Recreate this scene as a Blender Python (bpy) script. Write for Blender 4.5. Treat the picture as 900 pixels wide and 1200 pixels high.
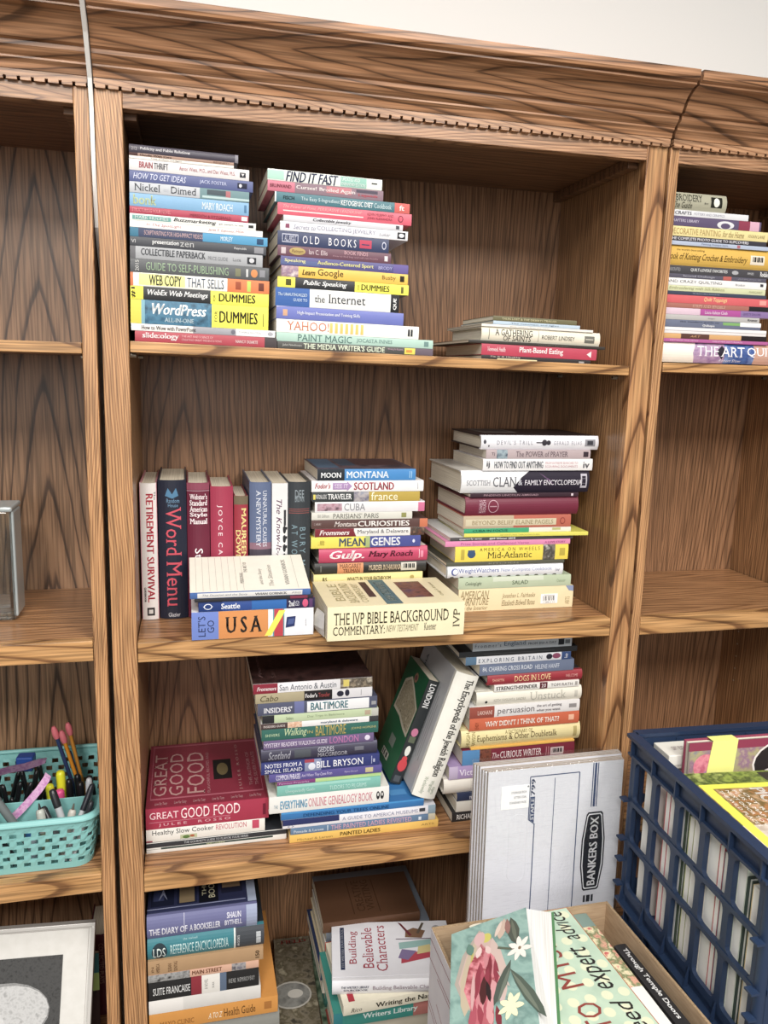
import bpy, bmesh, math, random
from mathutils import Vector, Matrix, Euler
random.seed(7)
for o in list(bpy.data.objects): bpy.data.objects.remove(o, do_unlink=True)
SC = bpy.context.scene
COL = SC.collection
PI = math.pi

# ---------------------------------------------------------------- camera, light, exposure
cam = bpy.data.cameras.new('camera'); camo = bpy.data.objects.new('camera', cam); COL.objects.link(camo)
cam.sensor_fit = 'VERTICAL'; cam.sensor_height = 36.0; cam.lens = 942.6019 / 1200.0 * 36.0
camo.matrix_world = Matrix([[0.971259, 0.015382, -0.237526, 0.118977], [-0.236562, 0.172813, -0.956125, -1.285993], [0.02634, 0.984835, 0.171485, 1.236729], [0.0, 0.0, 0.0, 1.0]])
cam.clip_start = 0.02
SC.camera = camo
SC.view_settings.view_transform = 'Standard'; SC.view_settings.look = 'None'
SC.view_settings.gamma = 1.0; SC.view_settings.use_curve_mapping = False
SC.view_settings.exposure = -0.24
wd = bpy.data.worlds.new('world'); SC.world = wd; wd.use_nodes = True
wd.node_tree.nodes['Background'].inputs[0].default_value = (1.0, 0.98, 0.95, 1)
wd.node_tree.nodes['Background'].inputs[1].default_value = 0.25
def area(name, loc, target, sx, sy, power, col=(1, 1, 1)):
    l = bpy.data.lights.new(name, 'AREA'); l.shape = 'RECTANGLE'; l.size = sx; l.size_y = sy; l.energy = power; l.color = col
    o = bpy.data.objects.new(name, l); COL.objects.link(o); o.location = loc
    o.rotation_euler = (Vector(target) - Vector(loc)).to_track_quat('-Z', 'Y').to_euler()
    return o
area('window_daylight', (-0.6, -5.5, 2.0), (0.4, 0, 0.9), 3.2, 1.8, 78, (1.0, 0.985, 0.96))
area('ceiling_panel', (-0.5, -2.6, 2.62), (-0.5, -2.6, 0), 0.6, 1.2, 98, (1.0, 0.97, 0.92))
area('ceiling_panel', (1.3, -2.6, 2.62), (1.3, -2.6, 0), 0.6, 1.2, 98, (1.0, 0.97, 0.92))
area('ceiling_panel', (0.35, -1.25, 2.62), (0.35, -1.25, 0), 1.2, 0.6, 38, (1.0, 0.97, 0.92))

# ---------------------------------------------------------------- materials
def lin(c):
    if isinstance(c, str):
        c = tuple(int(c[i:i+2], 16) for i in (0, 2, 4))
    r = []
    for v in c[:3]:
        v /= 255.0
        r.append(v/12.92 if v <= 0.04045 else ((v+0.055)/1.055)**2.4)
    return (r[0], r[1], r[2], 1)
MATS = {}
def soft(c, k=0.13):
    g = 0.3*c[0]+0.59*c[1]+0.11*c[2]
    return tuple(v*(1-k)+g*k for v in c[:3]) + (1,)
def newmat(name):
    m = bpy.data.materials.new(name); m.use_nodes = True
    nt = m.node_tree; b = nt.nodes['Principled BSDF']
    return m, nt, b
def N(nt, t, **kw):
    n = nt.nodes.new(t)
    for k, v in kw.items(): setattr(n, k, v)
    return n
def card(col, rough=0.42, var=0.05, spec=0.4):
    """printed cover stock: colour with a faint mottling"""
    k = ('card', col, rough, var)
    if k in MATS: return MATS[k]
    m, nt, b = newmat('cover_' + (col if isinstance(col, str) else 'x'))
    c = soft(lin(col))
    tc = N(nt, 'ShaderNodeTexCoord'); no = N(nt, 'ShaderNodeTexNoise'); no.inputs['Scale'].default_value = 60; no.inputs['Detail'].default_value = 3
    nt.links.new(tc.outputs['Object'], no.inputs['Vector'])
    mp = N(nt, 'ShaderNodeMapRange'); mp.inputs[3].default_value = 1-var; mp.inputs[4].default_value = 1+var
    nt.links.new(no.outputs[0], mp.inputs[0])
    vm = N(nt, 'ShaderNodeVectorMath', operation='SCALE'); vm.inputs[0].default_value = c[:3]
    nt.links.new(mp.outputs[0], vm.inputs['Scale']); nt.links.new(vm.outputs[0], b.inputs['Base Color'])
    b.inputs['Roughness'].default_value = rough; b.inputs['Specular IOR Level'].default_value = spec
    MATS[k] = m; return m
def ink(col, rough=0.5):
    k = ('ink', col)
    if k in MATS: return MATS[k]
    m, nt, b = newmat('ink'); b.inputs['Base Color'].default_value = soft(lin(col)); b.inputs['Roughness'].default_value = rough
    b.inputs['Specular IOR Level'].default_value = 0.2
    MATS[k] = m; return m
def plastic(col, rough=0.35, name='plastic', metal=0.0):
    k = ('pl', col, rough, metal)
    if k in MATS: return MATS[k]
    m, nt, b = newmat(name); b.inputs['Base Color'].default_value = lin(col); b.inputs['Roughness'].default_value = rough; b.inputs['Metallic'].default_value = metal
    tc = N(nt, 'ShaderNodeTexCoord'); no = N(nt, 'ShaderNodeTexNoise'); no.inputs['Scale'].default_value = 90
    nt.links.new(tc.outputs['Object'], no.inputs['Vector'])
    mp = N(nt, 'ShaderNodeMapRange'); mp.inputs[3].default_value = rough-0.06; mp.inputs[4].default_value = rough+0.08
    nt.links.new(no.outputs[0], mp.inputs[0]); nt.links.new(mp.outputs[0], b.inputs['Roughness'])
    MATS[k] = m; return m
def paper(col='e9e2d2', axis=2, dark=0.82):
    """edges of a block of leaves: fine lines across one axis"""
    k = ('paper', col, axis, dark)
    if k in MATS: return MATS[k]
    m, nt, b = newmat('page_edges')
    tc = N(nt, 'ShaderNodeTexCoord'); mpp = N(nt, 'ShaderNodeMapping')
    s = [6, 6, 6]; s[axis] = 900; mpp.inputs['Scale'].default_value = s
    no = N(nt, 'ShaderNodeTexNoise'); no.inputs['Scale'].default_value = 1.0; no.inputs['Detail'].default_value = 2
    nt.links.new(tc.outputs['Object'], mpp.inputs['Vector']); nt.links.new(mpp.outputs[0], no.inputs['Vector'])
    rp = N(nt, 'ShaderNodeValToRGB'); c = lin(col)
    rp.color_ramp.elements[0].position = 0.3; rp.color_ramp.elements[1].position = 0.6
    rp.color_ramp.elements[0].color = (c[0]*dark*.9, c[1]*dark*.88, c[2]*dark*.84, 1); rp.color_ramp.elements[1].color = c
    nt.links.new(no.outputs[0], rp.inputs[0]); nt.links.new(rp.outputs[0], b.inputs['Base Color'])
    b.inputs['Roughness'].default_value = 0.9; b.inputs['Specular IOR Level'].default_value = 0.1
    MATS[k] = m; return m
def wood(name, axis, cross, a0=0.0, period=0.24, s=0.045, freq=420, light='bb8456', mid='a06c43', dark='6b4329', rough=0.36, k=0.0):
    """stained oak: cathedral rings v = s*along + cross^2, dark early wood and pores"""
    m, nt, b = newmat(name)
    L = nt.links.new
    def math_(op, x, y=None, z=None):
        n = N(nt, 'ShaderNodeMath', operation=op)
        for i, v in enumerate((x, y, z)):
            if v is None: continue
            if isinstance(v, (int, float)): n.inputs[i].default_value = v
            else: L(v, n.inputs[i])
        return n.outputs[0]
    tc = N(nt, 'ShaderNodeTexCoord'); oi = N(nt, 'ShaderNodeObjectInfo')
    off = N(nt, 'ShaderNodeVectorMath', operation='SCALE'); off.inputs[0].default_value = (3.17, 5.31, 7.77)
    L(oi.outputs['Random'], off.inputs['Scale'])
    co = N(nt, 'ShaderNodeVectorMath', operation='ADD'); L(tc.outputs['Object'], co.inputs[0]); L(off.outputs[0], co.inputs[1])
    sp = N(nt, 'ShaderNodeSeparateXYZ'); L(co.outputs[0], sp.inputs[0])
    along, a = sp.outputs[axis], sp.outputs[cross]
    sc1 = [6, 6, 6]; sc1[axis] = 1.7
    m1 = N(nt, 'ShaderNodeMapping'); m1.inputs['Scale'].default_value = sc1; L(co.outputs[0], m1.inputs[0])
    n1 = N(nt, 'ShaderNodeTexNoise'); n1.inputs['Scale'].default_value = 1; n1.inputs['Detail'].default_value = 2; L(m1.outputs[0], n1.inputs[0])
    sc2 = [60, 60, 60]; sc2[axis] = 7
    m2 = N(nt, 'ShaderNodeMapping'); m2.inputs['Scale'].default_value = sc2; L(co.outputs[0], m2.inputs[0])
    n2 = N(nt, 'ShaderNodeTexNoise'); n2.inputs['Scale'].default_value = 1; n2.inputs['Detail'].default_value = 3; L(m2.outputs[0], n2.inputs[0])
    if a0 == 0:
        aa = math_('PINGPONG', a, period/2)
        pass
    else:
        aa = math_('ADD', math_('PINGPONG', a, 0.06), a0)
    aa = math_('ADD', aa, math_('MULTIPLY', math_('SUBTRACT', n1.outputs[0], 0.5), 0.06))
    aa = math_('ADD', aa, math_('MULTIPLY', math_('SUBTRACT', n2.outputs[0], 0.5), 0.006))
    v = math_('ADD', math_('MULTIPLY', aa, aa), math_('MULTIPLY', along, s))
    if k: v = math_('ADD', v, math_('MULTIPLY', math_('ABSOLUTE', aa), k))
    fr = math_('FRACT', math_('MULTIPLY', v, freq))
    rp = N(nt, 'ShaderNodeValToRGB'); cr = rp.color_ramp
    cr.elements[0].position = 0.0; cr.elements[0].color = soft(lin(mid), .1)
    cr.elements[1].position = 1.0; cr.elements[1].color = soft(lin(mid), .1)
    for p, c in ((0.04, dark), (0.11, dark), (0.22, mid), (0.55, light)):
        e = cr.elements.new(p); e.color = soft(lin(c), .1)
    L(fr, rp.inputs[0])
    # pores
    sc3 = [330, 330, 330]; sc3[axis] = 9
    m3 = N(nt, 'ShaderNodeMapping'); m3.inputs['Scale'].default_value = sc3; L(co.outputs[0], m3.inputs[0])
    n3 = N(nt, 'ShaderNodeTexNoise'); n3.inputs['Scale'].default_value = 1; n3.inputs['Detail'].default_value = 1; L(m3.outputs[0], n3.inputs[0])
    pr = N(nt, 'ShaderNodeMapRange'); pr.inputs[1].default_value = 0.36; pr.inputs[2].default_value = 0.60; pr.inputs[3].default_value = 0.60; pr.inputs[4].default_value = 1.10
    L(n3.outputs[0], pr.inputs[0])
    lowv = N(nt, 'ShaderNodeMapRange'); lowv.inputs[3].default_value = 0.82; lowv.inputs[4].default_value = 1.18; L(n1.outputs[0], lowv.inputs[0])
    vv = math_('MULTIPLY', pr.outputs[0], lowv.outputs[0])
    sc = N(nt, 'ShaderNodeVectorMath', operation='SCALE'); L(rp.outputs[0], sc.inputs[0]); L(vv, sc.inputs['Scale'])
    L(sc.outputs[0], b.inputs['Base Color'])
    b.inputs['Roughness'].default_value = rough; b.inputs['Specular IOR Level'].default_value = 0.45
    bp = N(nt, 'ShaderNodeBump'); bp.inputs['Strength'].default_value = 0.12; bp.inputs['Distance'].default_value = 0.0006
    L(n3.outputs[0], bp.inputs['Height']); L(bp.outputs[0], b.inputs['Normal'])
    return m
def mottled(name, cols, scale=40, rough=0.5, stretch=(1, 1, 1), dist=0.0):
    m, nt, b = newmat(name)
    tc = N(nt, 'ShaderNodeTexCoord'); mp = N(nt, 'ShaderNodeMapping'); mp.inputs['Scale'].default_value = stretch
    nt.links.new(tc.outputs['Object'], mp.inputs[0])
    no = N(nt, 'ShaderNodeTexNoise'); no.inputs['Scale'].default_value = scale; no.inputs['Detail'].default_value = 6; no.inputs['Distortion'].default_value = dist
    nt.links.new(mp.outputs[0], no.inputs[0])
    rp = N(nt, 'ShaderNodeValToRGB'); n = len(cols)
    for i, c in enumerate(cols):
        p = 0.3 + 0.4*i/max(1, n-1)
        e = rp.color_ramp.elements[i] if i < 2 else rp.color_ramp.elements.new(p)
        e.position = p
        e.color = lin(c)
    nt.links.new(no.outputs[0], rp.inputs[0]); nt.links.new(rp.outputs[0], b.inputs['Base Color'])
    b.inputs['Roughness'].default_value = rough
    return m

# ---------------------------------------------------------------- objects
def tag(o, label=None, cat=None, group=None, kind=None):
    if label: o['label'] = label
    if cat: o['category'] = cat
    if group: o['group'] = group
    if kind: o['kind'] = kind
    return o
def empty(name, loc=(0, 0, 0), rot=(0, 0, 0), label=None, cat=None, group=None):
    o = bpy.data.objects.new(name, None); COL.objects.link(o); o.location = loc; o.rotation_euler = rot
    o.empty_display_size = 0.03
    return tag(o, label, cat, group)
class MB:
    """collects faces with materials, builds ONE mesh object"""
    def __init__(s): s.v = []; s.f = []; s.mi = []; s.m = []; s.sm = []
    def mat(s, m):
        if m not in s.m: s.m.append(m)
        return s.m.index(m)
    def add(s, vs, fs, m, smooth=False):
        o = len(s.v); s.v += [Vector(v) for v in vs]; i = s.mat(m)
        for f in fs: s.f.append([o+k for k in f]); s.mi.append(i); s.sm.append(smooth)
    def box(s, x0, x1, y0, y1, z0, z1, m, bev=0.0):
        if bev > 0 and min(x1-x0, y1-y0, z1-z0) > 2.2*bev:
            bm = bmesh.new()
            vs = [bm.verts.new(p) for p in ((x0,y0,z0),(x1,y0,z0),(x1,y1,z0),(x0,y1,z0),(x0,y0,z1),(x1,y0,z1),(x1,y1,z1),(x0,y1,z1))]
            for f in ((0,3,2,1),(4,5,6,7),(0,1,5,4),(1,2,6,5),(2,3,7,6),(3,0,4,7)): bm.faces.new([vs[k] for k in f])
            bmesh.ops.bevel(bm, geom=list(bm.edges), offset=bev, segments=2, affect='EDGES', profile=0.5)
            bm.verts.index_update()
            s.add([v.co.copy() for v in bm.verts], [[v.index for v in f.verts] for f in bm.faces], m)
            bm.free(); return
        s.add([(x0,y0,z0),(x1,y0,z0),(x1,y1,z0),(x0,y1,z0),(x0,y0,z1),(x1,y0,z1),(x1,y1,z1),(x0,y1,z1)],
              [(0,3,2,1),(4,5,6,7),(0,1,5,4),(1,2,6,5),(2,3,7,6),(3,0,4,7)], m)
    def prism_x(s, prof, x0, x1, m, smooth=False):
        """closed profile of (y,z) points, extruded along x"""
        n = len(prof)
        vs = [(x0, y, z) for y, z in prof] + [(x1, y, z) for y, z in prof]
        fs = [(i, (i+1) % n, n+(i+1) % n, n+i) for i in range(n)]
        s.add(vs, fs, m, smooth)
        s.add(vs, [tuple(range(n))[::-1], tuple(range(n, 2*n))], m)
    def quad(s, a, b, c, d, m): s.add([a, b, c, d], [(0, 1, 2, 3)], m)
    def tube(s, pts, rad, m, seg=10, caps=True):
        P = [Vector(p) for p in pts]; n = len(P)
        if isinstance(rad, (int, float)): rad = [rad]*n
        vs = []
        for i, p in enumerate(P):
            t = (P[min(i+1, n-1)] - P[max(i-1, 0)])
            if t.length < 1e-9: t = P[-1]-P[0]
            t.normalize()
            u = t.cross(Vector((0.13, 0.21, 1))); 
            if u.length < 1e-3: u = t.cross(Vector((1, 0, 0)))
            u.normalize(); w = t.cross(u)
            for k in range(seg):
                a = 2*PI*k/seg; vs.append(p + (u*math.cos(a)+w*math.sin(a))*rad[i])
        fs = [(i*seg+k, i*seg+(k+1) % seg, (i+1)*seg+(k+1) % seg, (i+1)*seg+k) for i in range(n-1) for k in range(seg)]
        s.add(vs, fs, m, True)
        if caps: s.add(vs[:seg]+vs[-seg:], [tuple(range(seg))[::-1], tuple(range(seg, 2*seg))], m)
    def build(s, name, parent=None, M=None, label=None):
        me = bpy.data.meshes.new(name)
        vs = [(M @ v) for v in s.v] if M is not None else s.v
        me.from_pydata([tuple(v) for v in vs], [], s.f)
        for m in s.m: me.materials.append(m)
        me.polygons.foreach_set('material_index', s.mi); me.polygons.foreach_set('use_smooth', s.sm)
        me.validate(); me.update()
        bm = bmesh.new(); bm.from_mesh(me); bmesh.ops.recalc_face_normals(bm, faces=bm.faces) if s.closed() else None
        bm.to_mesh(me); bm.free()
        o = bpy.data.objects.new(name, me); COL.objects.link(o)
        if parent: o.parent = parent
        if label: o['label'] = label
        return o
    def closed(s): return getattr(s, 'recalc', False)

# ---------------------------------------------------------------- lettering (printed, built as flat glyph shapes)
GLY = {}
def glyphs(txt, st=''):
    k = (txt, st)
    if k in GLY: return GLY[k]
    cu = bpy.data.curves.new('t', 'FONT'); cu.body = txt; cu.size = 1.0; cu.resolution_u = 2; cu.fill_mode = 'FRONT'
    if 'i' in st: cu.shear = 0.28
    if 'w' in st: cu.space_character = 1.5
    ob = bpy.data.objects.new('t', cu); me = ob.to_mesh()
    vs = [(v.co.x, v.co.y) for v in me.vertices]; fs = [list(p.vertices) for p in me.polygons]
    if 's' in st:
        cnt = {}
        for f in fs:
            for a, b in zip(f, f[1:]+f[:1]):
                cnt[(min(a, b), max(a, b))] = cnt.get((min(a, b), max(a, b)), 0)+1
        sh = 0.28 if 'i' in st else 0
        for (a, b), c in cnt.items():
            if c != 1: continue
            (x0, y0), (x1, y1) = vs[a], vs[b]
            if abs(y0-y1) < 1e-3 and 0.05 < abs(x1-x0) < 0.19 and (abs(y0) < 0.04 or y0 > 0.45):
                lo, hi = min(x0, x1), max(x0, x1); ex = 0.055; d = 0.035 if y0 < 0.1 else -0.035
                n = len(vs); vs += [(lo-ex, y0), (hi+ex, y0), (hi+ex, y0+d), (lo-ex, y0+d)]
                fs.append([n, n+1, n+2, n+3] if d > 0 else [n+3, n+2, n+1, n])
    if 'b' in st:
        n = len(vs); base_v, base_f = list(vs), list(fs)
        for j, dx in enumerate((0.028, 0.056)):
            vs = vs + [(x+dx, y+0.006*(j+1)) for x, y in base_v]; fs = fs + [[i+n*(j+1) for i in f] for f in base_f]
    ob.to_mesh_clear(); bpy.data.objects.remove(ob); bpy.data.curves.remove(cu)
    if not vs: GLY[k] = ([], []); return GLY[k]
    x0 = min(v[0] for v in vs); x1 = max(v[0] for v in vs); y0 = min(v[1] for v in vs); y1 = max(v[1] for v in vs)
    vs = [((x-x0)/max(x1-x0, 1e-6), (y-y0)/max(y1-y0, 1e-6)) for x, y in vs]
    # slice into bands so that the print follows a rounded spine
    bm = bmesh.new(); bv = [bm.verts.new((x, y, 0)) for x, y in vs]
    for f in fs:
        try: bm.faces.new([bv[i] for i in f])
        except ValueError: pass
    for j in range(1, 7):
        bmesh.ops.bisect_plane(bm, geom=list(bm.verts)+list(bm.edges)+list(bm.faces), plane_co=(0, j/7, 0), plane_no=(0, 1, 0))
    bm.verts.index_update()
    vs = [(v.co.x, v.co.y) for v in bm.verts]; fs = [[v.index for v in f.verts] for f in bm.faces]; bm.free()
    GLY[k] = (vs, fs); return GLY[k]
def sliced(poly):
    bm = bmesh.new(); bm.faces.new([bm.verts.new((u, v, 0)) for u, v in poly])
    lo, hi = min(p[1] for p in poly), max(p[1] for p in poly)
    for j in range(1, 8):
        if lo < j/8 < hi: bmesh.ops.bisect_plane(bm, geom=list(bm.verts)+list(bm.edges)+list(bm.faces), plane_co=(0, j/8, 0), plane_no=(0, 1, 0))
    bmesh.ops.triangulate(bm, faces=list(bm.faces))
    bm.verts.index_update()
    r = [(v.co.x, v.co.y) for v in bm.verts], [[v.index for v in f.verts] for f in bm.faces]
    bm.free(); return r
def decorate(mb, deco, fmap, eps=0.00018):
    """deco items in fractions (u, v) of a face; fmap(u, v, h) gives the 3D point h above it"""
    for k, d in enumerate(deco):
        t = d[0]
        if t == 'p':      # panel
            u0, u1, c = d[1:4]; v0, v1 = d[4:6] if len(d) > 5 else (0.0, 1.0)
            nv = 6
            g = [fmap(u, v0+(v1-v0)*j/nv, eps*(1+0.12*k)) for j in range(nv+1) for u in (u0, u1)]
            mb.add(g, [(2*j, 2*j+1, 2*j+3, 2*j+2) for j in range(nv)], c if not isinstance(c, str) else ink(c))
        elif t == 't':    # text
            u0, u1, v0, v1, s, c = d[1:7]; st = d[7] if len(d) > 7 else ''
            vs, fs = glyphs(s, st)
            if 'v' in st:   # reads upwards
                q = [fmap(u1-(u1-u0)*y, v0+(v1-v0)*x, eps*2.2+eps*.1*k) for x, y in vs]
            elif 'd' in st:   # reads downwards
                q = [fmap(u0+(u1-u0)*y, v1-(v1-v0)*x, eps*2.2+eps*.1*k) for x, y in vs]
            else: q = [fmap(u0+(u1-u0)*x, v0+(v1-v0)*y, eps*2.2+eps*.1*k) for x, y in vs]
            mb.add(q, fs, ink(c))
        elif t == 'e':    # ellipse: centre, radii
            u, v, ru, rv, c = d[1:6]; rot = d[6] if len(d) > 6 else 0.0
            q = []
            for i in range(20):
                a = 2*PI*i/20; x, y = ru*math.cos(a), rv*math.sin(a)
                q.append((u+x*math.cos(rot)-y*math.sin(rot), v+x*math.sin(rot)+y*math.cos(rot)))
            vs, fs = sliced(q)
            mb.add([fmap(a, b, eps*(1.3+0.12*k)) for a, b in vs], fs, c if not isinstance(c, str) else ink(c))
        elif t == 'g':    # polygon
            c = d[1]; vs, fs = sliced(d[2])
            mb.add([fmap(a, b, eps*(1.3+0.12*k)) for a, b in vs], fs, c if not isinstance(c, str) else ink(c))
def book(name, label, group, loc, L, T, D, col, deco=(), hard=False, rot=(0, 0, 0), top=(), topcol=None, pagecol='ece5d6', M=None, botcol=None, cat='book', lie=True):
    """spine along +x facing -y, thickness +z, covers reaching back along +y"""
    if name in ('magazine', 'booklet'): cat = name
    root = empty(name, loc, rot, label, cat, group)
    cm = card(col); tm = card(topcol) if topcol else cm; bmn = card(botcol) if botcol else tm
    bt = min(0.0026, T*0.2) if hard else min(0.0007, T*0.12)
    ov = 0.0035 if hard else 0.0006
    bul = min(0.16*T, 0.006) if hard else min(0.05*T, 0.0012)
    prof = lambda f: bul*(2*f-1)**2
    n = 8
    # spine
    s = MB(); s.recalc = False
    th = 0.0022 if hard else 0.0009
    outer = [(prof(i/n), T*i/n) for i in range(n+1)]; ed = 0.007 if hard else 0.0018
    pr = [(bul+ed, T-0.0001)] + outer[::-1] + [(bul+ed, 0.0001)] + [(bul+ed, bt)] + [(prof(i/n)+th, min(max(T*i/n, bt), T-bt)) for i in range(n+1)] + [(bul+ed, T-bt)]
    s.prism_x(pr[::-1], 0, L, cm)
    decorate(s, deco, lambda u, v, h: Vector((u*L, prof(min(max(v, 0), 1))-h, v*T)))
    s.build('spine', root, M)
    y0 = bul+ed+(0.0012 if hard else 0)
    c = MB(); c.box(0, L, y0, D, T-bt, T, tm, 0.0006 if hard else 0)
    if top: decorate(c, top, lambda u, v, h: Vector((u*L, y0+v*(D-y0), T+h)))
    c.build('front_cover', root, M)
    c = MB(); c.box(0, L, y0, D, 0, bt, bmn, 0.0006 if hard else 0); c.build('back_cover', root, M)
    p = MB(); e = 0.0001
    pf = bul*1.0+th+0.0004
    fe = D-ov
    p.add([(ov, pf, bt+e), (L-ov, pf, bt+e), (L-ov, fe, bt+e), (ov, fe, bt+e), (ov, pf, T-bt-e), (L-ov, pf, T-bt-e), (L-ov, fe, T-bt-e), (ov, fe, T-bt-e)],
          [(0,3,2,1),(4,5,6,7),(0,1,5,4),(1,2,6,5),(2,3,7,6),(3,0,4,7)], paper(pagecol, 2 if M is None else 0))
    p.build('pages', root, M)
    return root

# ================================================================ the room and the three bookcases
MOTC = {}
def MOT(name, cols, scale):
    if name not in MOTC: MOTC[name] = mottled('print_' + name, cols, scale)
    return MOTC[name]
FLOOR = -0.125
wallm, nt, b = newmat('painted_wall'); b.inputs['Base Color'].default_value = lin('f3f1ee'); b.inputs['Roughness'].default_value = 0.9
no = N(nt, 'ShaderNodeTexNoise'); no.inputs['Scale'].default_value = 250; bp = N(nt, 'ShaderNodeBump'); bp.inputs['Strength'].default_value = 0.05
nt.links.new(no.outputs[0], bp.inputs['Height']); nt.links.new(bp.outputs[0], b.inputs['Normal'])
def structure(name, mb): return tag(mb.build(name), kind='structure')
m = MB(); m.box(-2.5, 3.2, 0.37, 0.45, FLOOR, 2.65, wallm); structure('wall_back', m)
floorm = mottled('carpet', ['6a625a', '7c746a', '8a8276'], 220, 0.95)
m = MB(); m.box(-2.5, 3.2, -2.2, 0.45, FLOOR-0.05, FLOOR, floorm); structure('floor', m)

W_STILE = wood('oak_stile', 2, 0, a0=0.12, s=0.016, freq=760, light='c69462', mid='b48150', dark='85583a')
W_STILE2 = wood('oak_stile_figured', 2, 0, period=0.13, s=0.009, freq=620, light='be8d5a', mid='a97749', dark='70492a')
W_BACK = wood('oak_back_panel', 2, 0, period=0.40, s=0.014, freq=460, k=0.03, light='9c7250', mid='8f6645', dark='64452f')
W_BACKL = wood('oak_back_panel_wide', 2, 0, period=0.36, s=0.018, freq=300, k=0.06, light='a98260', mid='9a7454', dark='5a4231')
W_SIDE = wood('oak_side_panel', 2, 1, a0=0.09, s=0.008, freq=560, light='b08458', mid='9f744b', dark='76502f')
W_SHELF = wood('oak_shelf', 0, 1, a0=0.07, s=0.02, freq=330, light='b88557', mid='a17248', dark='7a5232', rough=0.3)
W_EDGE = wood('oak_shelf_edge', 0, 2, period=0.09, s=0.008, freq=700, light='cb985e', mid='b4834c', dark='7a522e')
W_RAIL = wood('oak_rail', 0, 2, a0=0.05, s=0.016, freq=900, light='b88a64', mid='a27550', dark='7a543a')
W_CROWN = wood('oak_crown', 0, 2, period=0.2, s=0.016, freq=420, light='b4825a', mid='9c6c46', dark='64432b')
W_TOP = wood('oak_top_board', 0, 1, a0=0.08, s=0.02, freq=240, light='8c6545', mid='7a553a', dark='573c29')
darkm = ink('0c0a09')
ZD, ZC, ZB, ZA, ZRAIL, ZDENT = -0.04, 0.392, 0.80, 1.268, 1.5975, 1.621
TB = 0.0335
CROWN = [(0.0, 1.633), (-0.008, 1.6335), (-0.010, 1.641), (-0.0145, 1.6455), (-0.0145, 1.648), (-0.021, 1.653), (-0.025, 1.6585), (-0.0255, 1.664),
         (-0.032, 1.666), (-0.035, 1.672), (-0.0395, 1.680), (-0.0465, 1.688), (-0.0565, 1.695), (-0.0675, 1.6985), (-0.0675, 1.7015), (-0.0745, 1.7035), (-0.0765, 1.7075), (-0.0765, 1.718), (0.33, 1.718), (0.33, 1.633)]
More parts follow.
